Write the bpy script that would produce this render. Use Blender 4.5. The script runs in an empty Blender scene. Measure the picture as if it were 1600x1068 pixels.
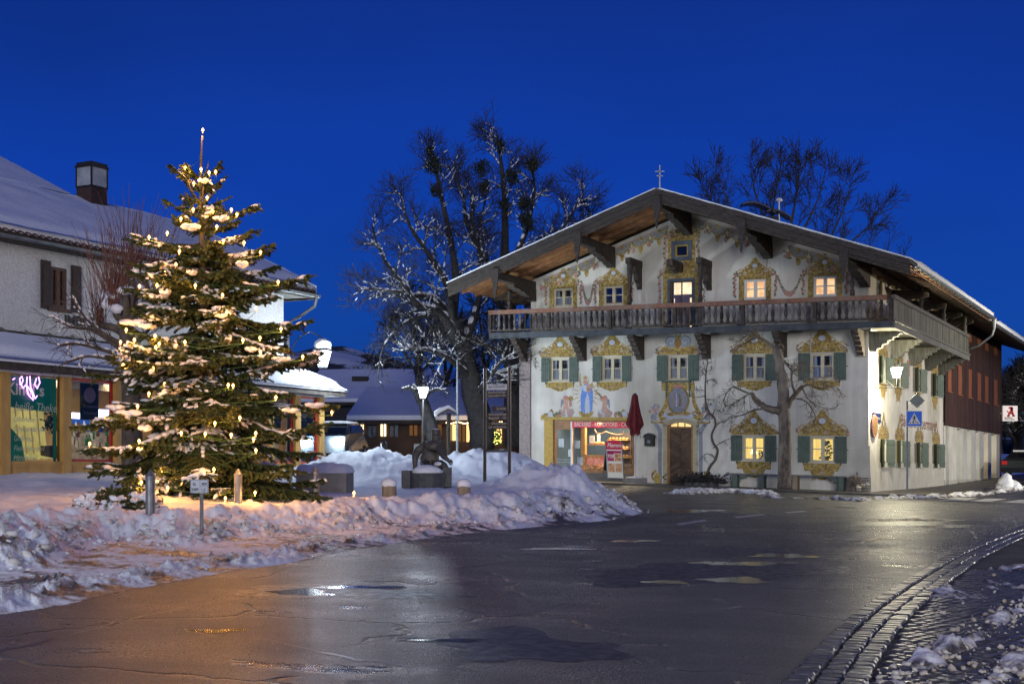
import bpy, math, random
import numpy as np
from mathutils import Vector, Matrix
random.seed(7)
SC = bpy.context.scene
COL = SC.collection
PI = math.pi

# ------------------------------------------------------------------ camera
F = 2000.0; CX = 800.0; HY = 705.0; EYE = 1.5      # focal length and horizon in photo pixels, eye height
cam_d = bpy.data.cameras.new('camera'); cam = bpy.data.objects.new('camera', cam_d); COL.objects.link(cam)
cam.location = (0, 0, EYE); cam.rotation_euler = (PI/2, 0, 0)
cam_d.sensor_width = 36; cam_d.lens = 36*F/1600.0
cam_d.shift_y = (HY-534)/1600.0
cam_d.clip_start = 0.1; cam_d.clip_end = 6000
SC.camera = cam

# ------------------------------------------------------------------ world: deep blue hour
W = bpy.data.worlds.new('World'); SC.world = W; W.use_nodes = True
nt = W.node_tree; nt.nodes.clear()
wo = nt.nodes.new('ShaderNodeOutputWorld'); bg = nt.nodes.new('ShaderNodeBackground')
sky = nt.nodes.new('ShaderNodeTexSky'); sky.sky_type = 'NISHITA'; sky.sun_disc = False
SUN_EL = math.radians(6)
sky.sun_elevation = SUN_EL; sky.sun_rotation = math.radians(180)
tc = nt.nodes.new('ShaderNodeTexCoord'); sep = nt.nodes.new('ShaderNodeSeparateXYZ')
ramp = nt.nodes.new('ShaderNodeValToRGB')
cr = ramp.color_ramp
cr.elements[0].position = 0.0; cr.elements[0].color = (0.006, 0.046, 0.20, 1)
cr.elements[1].position = 1.0; cr.elements[1].color = (0.0035, 0.015, 0.105, 1)
for p, c in ((0.10, (0.0045, 0.048, 0.31)), (0.20, (0.0040, 0.040, 0.33)), (0.36, (0.0042, 0.023, 0.200))):
    e = cr.elements.new(p); e.color = (*c, 1)
nt.links.new(tc.outputs['Generated'], sep.inputs[0]); nt.links.new(sep.outputs['Z'], ramp.inputs[0])
tint = nt.nodes.new('ShaderNodeMix'); tint.data_type = 'RGBA'; tint.blend_type = 'MULTIPLY'; tint.inputs[0].default_value = 1
tint.inputs[7].default_value = (0.0002, 0.0008, 0.0022, 1)
nt.links.new(sky.outputs[0], tint.inputs[6])
add = nt.nodes.new('ShaderNodeMix'); add.data_type = 'RGBA'; add.blend_type = 'ADD'; add.inputs[0].default_value = 1
cln = nt.nodes.new('ShaderNodeTexNoise'); cln.inputs['Scale'].default_value = 2.2; cln.inputs['Detail'].default_value = 4; cmp_ = nt.nodes.new('ShaderNodeMapping'); cmp_.inputs['Scale'].default_value = (1, 1, 2.6); nt.links.new(tc.outputs['Generated'], cmp_.inputs[0]); nt.links.new(cmp_.outputs[0], cln.inputs['Vector'])
clr = nt.nodes.new('ShaderNodeMapRange'); clr.inputs[1].default_value = .3; clr.inputs[2].default_value = .7; clr.inputs[3].default_value = .86; clr.inputs[4].default_value = 1.14; nt.links.new(cln.outputs['Fac'], clr.inputs[0])
clm = nt.nodes.new('ShaderNodeVectorMath'); clm.operation = 'SCALE'; nt.links.new(ramp.outputs[0], clm.inputs[0]); nt.links.new(clr.outputs[0], clm.inputs['Scale'])
nt.links.new(clm.outputs[0], add.inputs[6]); nt.links.new(tint.outputs[2], add.inputs[7])
nt.links.new(add.outputs[2], bg.inputs[0]); bg.inputs[1].default_value = .84
nt.links.new(bg.outputs[0], wo.inputs[0])

# last light of the day mixed with the glow of the town: one weak, very soft sun low behind the camera
sd = bpy.data.lights.new('sun', 'SUN'); so = bpy.data.objects.new('sun', sd); COL.objects.link(so)
sd.energy = .92; sd.angle = math.radians(16); sd.color = (0.99, 0.975, 0.95)
dirv = Vector((math.cos(SUN_EL)*0.03, math.cos(SUN_EL), -math.sin(SUN_EL)))
so.rotation_euler = dirv.to_track_quat('-Z', 'Y').to_euler()

SC.render.engine = 'CYCLES'
SC.view_settings.view_transform = 'Standard'; SC.view_settings.look = 'None'
SC.view_settings.exposure = 0.34; SC.view_settings.gamma = 1.0; SC.view_settings.use_curve_mapping = False
cy = SC.cycles
cy.use_denoising = True; cy.max_bounces = 5; cy.diffuse_bounces = 2; cy.glossy_bounces = 3
cy.transmission_bounces = 4; cy.transparent_max_bounces = 12
cy.sample_clamp_indirect = 2.0; cy.sample_clamp_direct = 25; cy.caustics_reflective = False; cy.caustics_refractive = False
cy.use_light_tree = True; cy.denoising_prefilter = 'NONE'

# ------------------------------------------------------------------ helpers: materials
def _mix(t, a, b, fac):
    m = t.nodes.new('ShaderNodeMix'); m.data_type = 'RGBA'
    for v, i in ((a, 6), (b, 7)):
        if isinstance(v, tuple): m.inputs[i].default_value = (*v[:3], 1)
        else: t.links.new(v, m.inputs[i])
    if isinstance(fac, (int, float)): m.inputs[0].default_value = fac
    else: t.links.new(fac, m.inputs[0])
    return m.outputs[2]
def _noise(t, vec, scale, detail=4, rough=0.55):
    n = t.nodes.new('ShaderNodeTexNoise'); n.inputs['Scale'].default_value = scale
    n.inputs['Detail'].default_value = detail; n.inputs['Roughness'].default_value = rough
    t.links.new(vec, n.inputs['Vector']); return n.outputs['Fac']
def _range(t, v, a, b, c=0.0, d=1.0):
    n = t.nodes.new('ShaderNodeMapRange'); t.links.new(v, n.inputs[0])
    for i, x in enumerate((a, b, c, d)): n.inputs[i+1].default_value = x
    return n.outputs[0]
def _math(t, op, a, b=None):
    n = t.nodes.new('ShaderNodeMath'); n.operation = op
    for i, v in enumerate((a, b)):
        if v is None: continue
        if isinstance(v, (int, float)): n.inputs[i].default_value = v
        else: t.links.new(v, n.inputs[i])
    return n.outputs[0]
def mat(name, c1, c2=None, scale=2.0, rough=0.7, bump=0.0, bscale=40, bdist=0.01, metal=0.0, spec=0.4,
        stretch=(1, 1, 1), lo=0.35, hi=0.65, c3=None, scale3=0.5, rand=0.0, emit=None, estr=0.0, rough2=None, detail=5, sub=0):
    m = bpy.data.materials.new(name); m.use_nodes = True; t = m.node_tree
    b = t.nodes['Principled BSDF']
    tcn = t.nodes.new('ShaderNodeTexCoord'); mp = t.nodes.new('ShaderNodeMapping'); mp.inputs['Scale'].default_value = stretch
    t.links.new(tcn.outputs['Object'], mp.inputs[0]); vec = mp.outputs[0]
    oi = None
    if rand:
        oi = t.nodes.new('ShaderNodeObjectInfo')
        va = t.nodes.new('ShaderNodeVectorMath'); va.operation = 'MULTIPLY_ADD'
        cmb = t.nodes.new('ShaderNodeCombineXYZ')
        for i in range(3): t.links.new(oi.outputs['Random'], cmb.inputs[i])
        t.links.new(cmb.outputs[0], va.inputs[0]); va.inputs[1].default_value = (37, 53, 71); t.links.new(vec, va.inputs[2])
        vec = va.outputs[0]
    col = c1
    if c2 is not None:
        f = _range(t, _noise(t, vec, scale, detail), lo, hi); col = _mix(t, c1, c2, f)
    if c3 is not None:
        f = _range(t, _noise(t, vec, scale3, 3), 0.45, 0.7); col = _mix(t, col, c3, f)
    if rand:
        hs = t.nodes.new('ShaderNodeHueSaturation'); hs.inputs['Saturation'].default_value = 1
        if isinstance(col, tuple): hs.inputs['Color'].default_value = (*col[:3], 1)
        else: t.links.new(col, hs.inputs['Color'])
        t.links.new(_range(t, oi.outputs['Random'], 0, 1, 1-rand, 1+rand), hs.inputs['Value']); col = hs.outputs[0]
    if isinstance(col, tuple): b.inputs['Base Color'].default_value = (*col[:3], 1)
    else: t.links.new(col, b.inputs['Base Color'])
    if rough2 is not None:
        t.links.new(_range(t, _noise(t, vec, scale*1.7, 4), 0.35, 0.65, rough, rough2), b.inputs['Roughness'])
    else: b.inputs['Roughness'].default_value = rough
    b.inputs['Metallic'].default_value = metal; b.inputs['Specular IOR Level'].default_value = spec
    if bump:
        bn = t.nodes.new('ShaderNodeBump'); bn.inputs['Strength'].default_value = bump; bn.inputs['Distance'].default_value = bdist
        t.links.new(_noise(t, vec, bscale, 5, 0.6), bn.inputs['Height']); t.links.new(bn.outputs[0], b.inputs['Normal'])
    if emit is not None:
        b.inputs['Emission Color'].default_value = (*emit, 1); b.inputs['Emission Strength'].default_value = estr
        if c2 is not None and estr < 20:
            t.links.new(col, b.inputs['Emission Color'])
    return m
def glassmat(name, tintc=(0.9, 0.95, 1.0), refl=0.12):
    m = bpy.data.materials.new(name); m.use_nodes = True; t = m.node_tree; t.nodes.clear()
    o = t.nodes.new('ShaderNodeOutputMaterial'); mx = t.nodes.new('ShaderNodeMixShader')
    tr = t.nodes.new('ShaderNodeBsdfTransparent'); gl = t.nodes.new('ShaderNodeBsdfGlossy'); gl.inputs['Roughness'].default_value = 0.03
    tr.inputs[0].default_value = (*tintc, 1)
    fr = t.nodes.new('ShaderNodeFresnel'); fr.inputs[0].default_value = 1.5
    t.links.new(_math(t, 'ADD', fr.outputs[0], refl), mx.inputs[0])
    t.links.new(tr.outputs[0], mx.inputs[1]); t.links.new(gl.outputs[0], mx.inputs[2]); t.links.new(mx.outputs[0], o.inputs[0])
    return m
def emat(name, c, s):
    m = bpy.data.materials.new(name); m.use_nodes = True; t = m.node_tree; t.nodes.clear()
    o = t.nodes.new('ShaderNodeOutputMaterial'); e = t.nodes.new('ShaderNodeEmission')
    e.inputs[0].default_value = (*c, 1); e.inputs[1].default_value = s; t.links.new(e.outputs[0], o.inputs[0]); return m
def litmat(name, c1, c2, s, scale=3.0, stretch=(1, 1, 1)):
    m = bpy.data.materials.new(name); m.use_nodes = True; t = m.node_tree; t.nodes.clear()
    o = t.nodes.new('ShaderNodeOutputMaterial'); e = t.nodes.new('ShaderNodeEmission')
    tcn = t.nodes.new('ShaderNodeTexCoord'); mp = t.nodes.new('ShaderNodeMapping'); mp.inputs['Scale'].default_value = stretch
    t.links.new(tcn.outputs['Object'], mp.inputs[0])
    col = _mix(t, c1, c2, _range(t, _noise(t, mp.outputs[0], scale, 3), 0.4, 0.62))
    t.links.new(col, e.inputs[0]); e.inputs[1].default_value = s; t.links.new(e.outputs[0], o.inputs[0]); return m

m_plaster = mat('plaster', (0.68, 0.66, 0.60), (0.56, 0.545, 0.49), 0.9, 0.9, bump=0.35, bscale=14, bdist=0.02, c3=(0.42, 0.40, 0.34), scale3=0.35, detail=8)
def add_streaks(m, lo=.86, vs=(3.2, 3.2, .28)):
    t = m.node_tree; b = t.nodes['Principled BSDF']; src = b.inputs['Base Color'].links[0].from_socket
    tcn = t.nodes.new('ShaderNodeTexCoord'); mp = t.nodes.new('ShaderNodeMapping'); mp.inputs['Scale'].default_value = vs; t.links.new(tcn.outputs['Object'], mp.inputs[0])
    f = _range(t, _noise(t, mp.outputs[0], 1.0, 6, .6), .42, .66, 1.0, lo); hs = t.nodes.new('ShaderNodeHueSaturation'); t.links.new(src, hs.inputs['Color']); t.links.new(f, hs.inputs['Value']); t.links.new(hs.outputs[0], b.inputs['Base Color'])
add_streaks(m_plaster)
m_plinth = mat('grey plinth', (0.50, 0.49, 0.43), (0.40, 0.38, 0.33), 1.3, 0.9, bump=0.4, bscale=12, bdist=0.02, detail=8)
m_stone = mat('pink limestone', (0.30, 0.25, 0.24), (0.20, 0.17, 0.17), 9, 0.8, bump=0.5, bscale=30)
m_wood_dark = mat('weathered dark timber', (0.070, 0.054, 0.042), (0.030, 0.024, 0.021), 6, 0.85, bump=0.6, bscale=20, stretch=(1, 1, 1), detail=7)
m_wood_grey = mat('silver grey timber', (0.17, 0.17, 0.16), (0.075, 0.073, 0.07), 5, 0.85, bump=0.5, bscale=25, rand=0.25, stretch=(3, 3, .6))
m_wood_green = mat('bleached greenish planks', (0.15, 0.15, 0.125), (0.07, 0.068, 0.058), 5, 0.85, bump=0.5, bscale=25, rand=0.3, stretch=(4, 4, .5))
m_bal = mat('violet grey balusters', (0.13, 0.12, 0.13), (0.025, 0.022, 0.021), 1.3, 0.8, bump=0.4, bscale=25, rand=0.5, lo=0.42, hi=0.58)
m_soffit = mat('orange brown soffit boards', (0.50, 0.25, 0.09), (0.30, 0.13, 0.05), 3, 0.7, bump=0.3, bscale=30, stretch=(2, 2, 1), c3=(0.17, 0.085, 0.04), scale3=0.6)
m_rafter = mat('rafter timber', (0.30, 0.13, 0.05), (0.15, 0.065, 0.03), 4, 0.7, bump=0.3, bscale=25)
m_rail = mat('reddish rail', (0.26, 0.12, 0.07), (0.14, 0.07, 0.05), 5, 0.7, bump=0.4, bscale=25, c3=(0.20, 0.14, 0.11), scale3=1.5)
m_bargeb = mat('grey barge board', (0.062, 0.050, 0.042), (0.026, 0.022, 0.020), 5, 0.8, bump=0.6, bscale=18, stretch=(1, 1, 3))
m_blueb = mat('slate blue beam', (0.062, 0.072, 0.085), (0.03, 0.034, 0.04), 3, 0.75, bump=0.3, bscale=18)
m_barn = mat('red brown boarding', (0.080, 0.036, 0.024), (0.032, 0.017, 0.013), 3.5, 0.75, bump=0.4, bscale=20, rand=0.3, stretch=(3, 3, .5))
m_barn_l = mat('orange louvre board', (0.34, 0.12, 0.05), (0.22, 0.07, 0.03), 5, 0.75, bump=0.4, bscale=20, stretch=(3, 3, .5))
m_shutter = mat('sage green paint', (0.085, 0.118, 0.095), (0.064, 0.09, 0.073), 4, 0.6, bump=0.15, bscale=30, rand=0.08)
m_cream = mat('cream window paint', (0.55, 0.50, 0.36), (0.46, 0.41, 0.28), 6, 0.55)
m_white = mat('white paint', (0.72, 0.72, 0.70), (0.62, 0.62, 0.60), 6, 0.5)
m_curtain = mat('white net curtain', (0.50, 0.52, 0.56), (0.26, 0.28, 0.33), 14, 0.9, stretch=(1, 1, .12))
m_room = mat('dark room', (0.03, 0.03, 0.035), rough=0.9)
m_ochre = mat('ochre fresco', (0.36, 0.25, 0.055), (0.15, 0.095, 0.03), 8, 0.9, bump=0.2, bscale=60, lo=.40, hi=.60, c3=(0.44, 0.36, 0.16), scale3=10)
m_ochre_l = mat('pale ochre fresco', (0.44, 0.33, 0.10), (0.30, 0.21, 0.06), 9, 0.9)
m_umber = mat('umber fresco line', (0.17, 0.095, 0.035), (0.26, 0.15, 0.05), 12, 0.9)
m_fgrey = mat('grey blue fresco', (0.26, 0.28, 0.31), (0.18, 0.20, 0.24), 9, 0.9)
m_frose = mat('rose fresco', (0.38, 0.13, 0.10), (0.48, 0.28, 0.24), 16, 0.9)
m_fleaf = mat('leaf fresco', (0.08, 0.13, 0.07), (0.14, 0.18, 0.10), 16, 0.9)
m_fblue = mat('blue robe fresco', (0.10, 0.20, 0.52), (0.17, 0.29, 0.60), 8, 0.9)
m_fskin = mat('skin fresco', (0.50, 0.33, 0.25), (0.42, 0.26, 0.20), 8, 0.9)
m_fwhite = mat('white robe fresco', (0.50, 0.54, 0.60), (0.38, 0.42, 0.50), 8, 0.9)
m_fbrown = mat('brown fresco letters', (0.16, 0.06, 0.045), (0.24, 0.12, 0.09), 12, 0.9)
m_fpink = mat('dusty pink fresco', (0.40, 0.28, 0.24), (0.33, 0.25, 0.24), 8, 0.9)
m_glass = glassmat('window glass'); m_glass_s = glassmat('shop glass', (0.95, 0.98, 1.0), 0.03)
m_lit = litmat('lit room amber', (1.0, 0.62, 0.28), (0.75, 0.36, 0.13), 1.15, 2.5)
m_lit2 = litmat('lit room yellow', (1.0, 0.72, 0.20), (0.80, 0.50, 0.12), 1.1, 5, (6, 6, .2))
m_lit3 = litmat('lit doorway cream', (1.0, 0.80, 0.50), (0.70, 0.42, 0.20), 1.25, 1.6)
m_litg = litmat('lit passage pane', (0.75, 0.70, 0.30), (0.60, 0.60, 0.30), 0.8, 1.0)
m_litw = litmat('warm fanlight', (1.0, 0.72, 0.30), (0.9, 0.60, 0.24), 0.95, 3)
m_snow = mat('snow', (0.85, 0.87, 0.90), (0.77, 0.79, 0.84), 1.2, 0.65, bump=0.5, bscale=9, bdist=0.05, spec=0.3)
m_snow_f = mat('powder snow on twigs', (0.82, 0.82, 0.84), (0.70, 0.71, 0.76), 6, 0.75, bump=0.4, bscale=30, bdist=0.02, spec=0.2)
m_tile = mat('brown roof tile', (0.11, 0.045, 0.035), (0.06, 0.028, 0.024), 6, 0.75, bump=0.3, bscale=30)
m_metal = mat('grey zinc', (0.20, 0.21, 0.22), (0.13, 0.14, 0.15), 4, 0.45, metal=0.7)
m_steel = mat('galvanised post', (0.24, 0.25, 0.26), (0.16, 0.17, 0.18), 8, 0.45, metal=0.6, rough2=0.6)
m_iron = mat('black iron', (0.02, 0.02, 0.022), (0.035, 0.033, 0.032), 10, 0.5, metal=0.4)
m_brownm = mat('brown powder coated steel', (0.045, 0.028, 0.022), (0.06, 0.038, 0.03), 5, 0.45, spec=0.5)
m_bronze = mat('dark bronze', (0.060, 0.052, 0.048), (0.12, 0.105, 0.09), 5, 0.5, metal=0.2, bump=0.4, bscale=30, rough2=0.65)
m_trough = mat('dark wet stone', (0.045, 0.045, 0.05), (0.08, 0.078, 0.08), 8, 0.6, bump=0.6, bscale=20)
m_bark = mat('bark', (0.065, 0.050, 0.040), (0.13, 0.105, 0.085), 7, 0.9, bump=0.9, bscale=14, bdist=0.03, stretch=(1, 1, .35))
m_bark_l = mat('light bark', (0.17, 0.14, 0.11), (0.06, 0.047, 0.037), 9, 0.9, bump=1.0, bscale=16, bdist=0.06, stretch=(1, 1, .4), c3=(0.24, 0.21, 0.17), scale3=3)
m_barkd = mat('dark bark', (0.022, 0.020, 0.020), (0.045, 0.042, 0.042), 5, 0.9, bump=0.7, bscale=10, bdist=0.03)
m_redtwig = mat('red willow shoots', (0.17, 0.065, 0.045), (0.11, 0.06, 0.05), 3, 0.7)
m_needle = mat('spruce needles', (0.036, 0.060, 0.020), (0.078, 0.098, 0.030), 2.2, 0.6, spec=0.3, lo=.3, hi=.7, c3=(0.11, 0.11, 0.038), scale3=5)
m_mistle = mat('mistletoe', (0.018, 0.024, 0.016), (0.028, 0.034, 0.02), 3, 0.8)
m_pine = mat('pavilion pine', (0.50, 0.29, 0.08), (0.36, 0.20, 0.055), 5, 0.55, bump=0.2, bscale=25, stretch=(1, 1, .3))
m_rough = mat('roughcast render', (0.72, 0.70, 0.66), (0.52, 0.50, 0.47), 22, 0.95, bump=1.0, bscale=26, bdist=0.03, detail=3)
m_brownsh = mat('dark brown shutter', (0.035, 0.022, 0.018), (0.05, 0.033, 0.026), 6, 0.7)
m_brownfr = mat('brown window frame', (0.11, 0.05, 0.03), (0.07, 0.035, 0.022), 6, 0.6)
m_greenp = mat('dark green window foil', (0.004, 0.075, 0.045), (0.004, 0.05, 0.034), 2, 0.4)
m_redfr = mat('red frame paint', (0.42, 0.03, 0.03), (0.32, 0.02, 0.025), 4, 0.45)
m_chalk = mat('green chalkboard', (0.02, 0.05, 0.04), (0.03, 0.065, 0.05), 5, 0.8)
m_print = mat('cream lettering', (0.62, 0.58, 0.48), rough=0.6)
m_black = mat('black print', (0.012, 0.012, 0.012), rough=0.6)
m_blue = mat('traffic blue', (0.012, 0.12, 0.62), rough=0.4, emit=(0.01, 0.09, 0.5), estr=0.0)
m_red = mat('apothecary red', (0.60, 0.02, 0.025), rough=0.4)
m_redb = mat('crimson fascia', (0.50, 0.02, 0.04), (0.42, 0.015, 0.05), 2, 0.45)
m_cloth = mat('crimson parasol cloth', (0.12, 0.010, 0.014), (0.07, 0.007, 0.010), 5, 0.9, bump=0.2, bscale=60)
m_pole = mat('white lacquered pole', (0.55, 0.55, 0.56), rough=0.35)
m_conc = mat('concrete', (0.24, 0.23, 0.21), (0.17, 0.165, 0.155), 5, 0.9, bump=0.4, bscale=30)
m_woodpost = mat('peeled wood post', (0.30, 0.23, 0.15), (0.19, 0.145, 0.10), 7, 0.85, bump=0.5, bscale=30, stretch=(2, 2, .4))
m_door = mat('oiled oak', (0.11, 0.065, 0.035), (0.06, 0.035, 0.02), 4, 0.55, bump=0.3, bscale=30, rand=0.35)
m_doorfr = mat('oak frame', (0.30, 0.15, 0.055), (0.20, 0.10, 0.04), 4, 0.5, bump=0.2, bscale=30)
m_carp = mat('dark car paint', (0.02, 0.024, 0.03), rough=0.25, spec=0.6)
m_carp2 = mat('silver van paint', (0.30, 0.32, 0.35), rough=0.35, spec=0.6)
m_carg = mat('car window', (0.008, 0.01, 0.014), rough=0.08, spec=0.7)
m_tyre = mat('tyre rubber', (0.012, 0.012, 0.012), rough=0.8)
m_bluefr = mat('blue grey paint', (0.085, 0.11, 0.14), (0.06, 0.08, 0.11), 6, 0.6)
m_bread = mat('bread crust', (0.45, 0.22, 0.08), (0.60, 0.36, 0.16), 14, 0.7)
m_leafd = mat('houseplant leaf', (0.02, 0.07, 0.02), (0.04, 0.10, 0.03), 9, 0.6)
m_farsnow = mat('far snow', (0.66, 0.70, 0.78), (0.52, 0.57, 0.68), .05, 0.8)

# ------------------------------------------------------------------ helpers: mesh building
class MB:
    def __init__(s): s.v = []; s.f = []; s.m = []
    def add(s, vs, fs, mi=0):
        o = len(s.v); s.v.extend(vs)
        for f in fs: s.f.append([i+o for i in f]); s.m.append(mi)
    def box(s, x0, x1, y0, y1, z0, z1, T=None, mi=0):
        vs = [(x, y, z) for z in (z0, z1) for y in (y0, y1) for x in (x0, x1)]
        if T: vs = [tuple(T(*v)) for v in vs]
        s.add(vs, [(0, 2, 3, 1), (4, 5, 7, 6), (0, 1, 5, 4), (2, 6, 7, 3), (0, 4, 6, 2), (1, 3, 7, 5)], mi)
    def quad(s, a, b, c, d, mi=0): s.add([tuple(a), tuple(b), tuple(c), tuple(d)], [(0, 1, 2, 3)], mi)
    def poly(s, pts, mi=0): s.add([tuple(p) for p in pts], [tuple(range(len(pts)))], mi)
    def prism(s, pts, ext, mi=0):
        n = len(pts); a = [tuple(p) for p in pts]; b = [(p[0]+ext[0], p[1]+ext[1], p[2]+ext[2]) for p in pts]
        fs = [tuple(range(n-1, -1, -1)), tuple(range(n, 2*n))] + [(i, (i+1) % n, n+(i+1) % n, n+i) for i in range(n)]
        s.add(a+b, fs, mi)
    def tube(s, pts, rs, n=6, mi=0, cap=True):
        pts = [Vector(p) for p in pts]; k = len(pts)
        if isinstance(rs, (int, float)): rs = [rs]*k
        vs = []
        ref = None
        for i in range(k):
            d = (pts[min(i+1, k-1)]-pts[max(i-1, 0)])
            if d.length < 1e-9: d = Vector((0, 0, 1))
            d.normalize()
            if ref is None: ref = Vector((1, 0, 0)) if abs(d.x) < .8 else Vector((0, 1, 0))
            a = ref - d*ref.dot(d)
            if a.length < 1e-4: a = d.orthogonal()
            a.normalize(); ref = a; b = d.cross(a)
            for j in range(n):
                t = 2*PI*j/n
                p = pts[i]+a*(math.cos(t)*rs[i])+b*(math.sin(t)*rs[i]); vs.append((p.x, p.y, p.z))
        fs = [(i*n+j, i*n+(j+1) % n, (i+1)*n+(j+1) % n, (i+1)*n+j) for i in range(k-1) for j in range(n)]
        if cap: fs += [tuple(range(n-1, -1, -1)), tuple((k-1)*n+j for j in range(n))]
        s.add(vs, fs, mi)
    def lathe(s, c, prof, n=10, mi=0, cap=True):
        vs = [(c[0]+r*math.cos(2*PI*j/n), c[1]+r*math.sin(2*PI*j/n), c[2]+z) for (r, z) in prof for j in range(n)]
        k = len(prof)
        fs = [(i*n+j, i*n+(j+1) % n, (i+1)*n+(j+1) % n, (i+1)*n+j) for i in range(k-1) for j in range(n)]
        if cap: fs += [tuple(range(n-1, -1, -1)), tuple((k-1)*n+j for j in range(n))]
        s.add(vs, fs, mi)
    def blob(s, c, r, seed=0, amp=0.15, n=8, m=5, mi=0):
        rg = random.Random(seed); vs = []; rx, ry, rz = r
        for i in range(m+1):
            ph = PI*i/m
            for j in range(n):
                th = 2*PI*j/n; k = 1+amp*(rg.random()*2-1)
                vs.append((c[0]+rx*k*math.sin(ph)*math.cos(th), c[1]+ry*k*math.sin(ph)*math.sin(th), c[2]-rz*k*math.cos(ph)))
        fs = [(i*n+j, i*n+(j+1) % n, (i+1)*n+(j+1) % n, (i+1)*n+j) for i in range(m) for j in range(n)]
        s.add(vs, fs, mi)
ORG = {}
def org(o): return ORG.get(o.name, Vector((0, 0, 0))) if o else Vector((0, 0, 0))
def link_mesh(name, me, parent=None, loc=None, smooth=False):
    o = bpy.data.objects.new(name, me); COL.objects.link(o)
    if parent:
        o.parent = parent
        o.location = (Vector(loc)-org(parent)) if loc is not None else (0, 0, 0)
        ORG[o.name] = Vector(loc) if loc is not None else org(parent)
    else:
        o.location = loc if loc is not None else (0, 0, 0); ORG[o.name] = Vector(o.location)
    if smooth: me.shade_smooth()
    return o
def build(mb, name, mats, parent=None, loc=None, smooth=False, kind=None, label=None):
    me = bpy.data.meshes.new(name)
    o0 = Vector(loc) if loc is not None else org(parent)
    v = np.array(mb.v, dtype=np.float64).reshape(-1, 3)-np.array(o0)
    me.from_pydata(v.tolist(), [], mb.f)
    if not isinstance(mats, (list, tuple)): mats = [mats]
    for m in mats: me.materials.append(m)
    if len(mats) > 1: me.polygons.foreach_set('material_index', mb.m)
    me.update()
    o = link_mesh(name, me, parent, loc, smooth)
    if kind: o['kind'] = kind
    if label: o['label'] = label
    return o
def build_np(name, verts, faces, mats, parent=None, loc=None, smooth=False, kind=None):
    """verts (n,3) float array, faces (m,k) int array (all the same k)"""
    me = bpy.data.meshes.new(name)
    o0 = np.array(Vector(loc) if loc is not None else org(parent))
    v = (verts-o0).astype(np.float32); k = faces.shape[1]
    me.vertices.add(len(v)); me.vertices.foreach_set('co', v.ravel())
    me.loops.add(faces.size); me.loops.foreach_set('vertex_index', faces.astype(np.int32).ravel())
    me.polygons.add(len(faces)); me.polygons.foreach_set('loop_start', np.arange(0, faces.size, k, dtype=np.int32))
    me.polygons.foreach_set('loop_total', np.full(len(faces), k, dtype=np.int32))
    for m in (mats if isinstance(mats, (list, tuple)) else [mats]): me.materials.append(m)
    me.update(calc_edges=True); me.validate()
    o = link_mesh(name, me, parent, loc, smooth)
    if kind: o['kind'] = kind
    return o
def tag(o, label, cat, group=None):
    o['label'] = label; o['category'] = cat
    if group: o['group'] = group
    return o
def thing(name, loc, label, cat, group=None):
    o = bpy.data.objects.new(name, None); COL.objects.link(o); o.location = loc; o.empty_display_size = .3
    ORG[o.name] = Vector(loc); tag(o, label, cat, group); return o
def copy_tree(o, loc=None, parent=None):
    c = o.copy(); COL.objects.link(c)
    if parent: c.parent = parent
    if loc is not None: c.location = loc
    for ch in [x for x in o.children]: copy_tree(ch, None, c)
    return c
def text_mb(s, size, xs=1.0, bold=0.0, align='LEFT', ext=0.0, shear=0.0):
    cu = bpy.data.curves.new('lettering', 'FONT'); cu.body = s; cu.size = size; cu.align_x = align
    cu.offset = bold; cu.extrude = ext; cu.resolution_u = 3; cu.shear = shear
    ob = bpy.data.objects.new('lettering', cu); COL.objects.link(ob)
    dg = bpy.context.evaluated_depsgraph_get(); me = bpy.data.meshes.new_from_object(ob.evaluated_get(dg))
    vs = [(v.co.x*xs, v.co.y, v.co.z) for v in me.vertices]; fs = [tuple(p.vertices) for p in me.polygons]
    bpy.data.objects.remove(ob); bpy.data.curves.remove(cu); bpy.data.meshes.remove(me)
    return vs, fs
def text_on(mb, s, size, T, mi=0, **k):
    vs, fs = text_mb(s, size, **k)
    mb.add([tuple(T(*v)) for v in vs], fs, mi)

# ------------------------------------------------------------------ helpers: numpy noise
_rs = np.random.RandomState(3); _PERM = _rs.rand(256, 256)
def vnoise(x, y):
    xi = np.floor(x).astype(int); yi = np.floor(y).astype(int); fx = x-xi; fy = y-yi
    fx = fx*fx*(3-2*fx); fy = fy*fy*(3-2*fy)
    P = lambda a, b: _PERM[a & 255, b & 255]
    return (P(xi, yi)*(1-fx)+P(xi+1, yi)*fx)*(1-fy)+(P(xi, yi+1)*(1-fx)+P(xi+1, yi+1)*fx)*fy
def fbm(x, y, s, o=4, g=0.5):
    r = 0; a = 1; n = 0
    for k in range(o):
        r = r+a*(vnoise(x*s+17.3*k, y*s+9.1*k)-.5); n += a; a *= g; s *= 2.03
    return r/n
def sst(a, b, x):
    t = np.clip((x-a)/(b-a), 0, 1); return t*t*(3-2*t)

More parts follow.
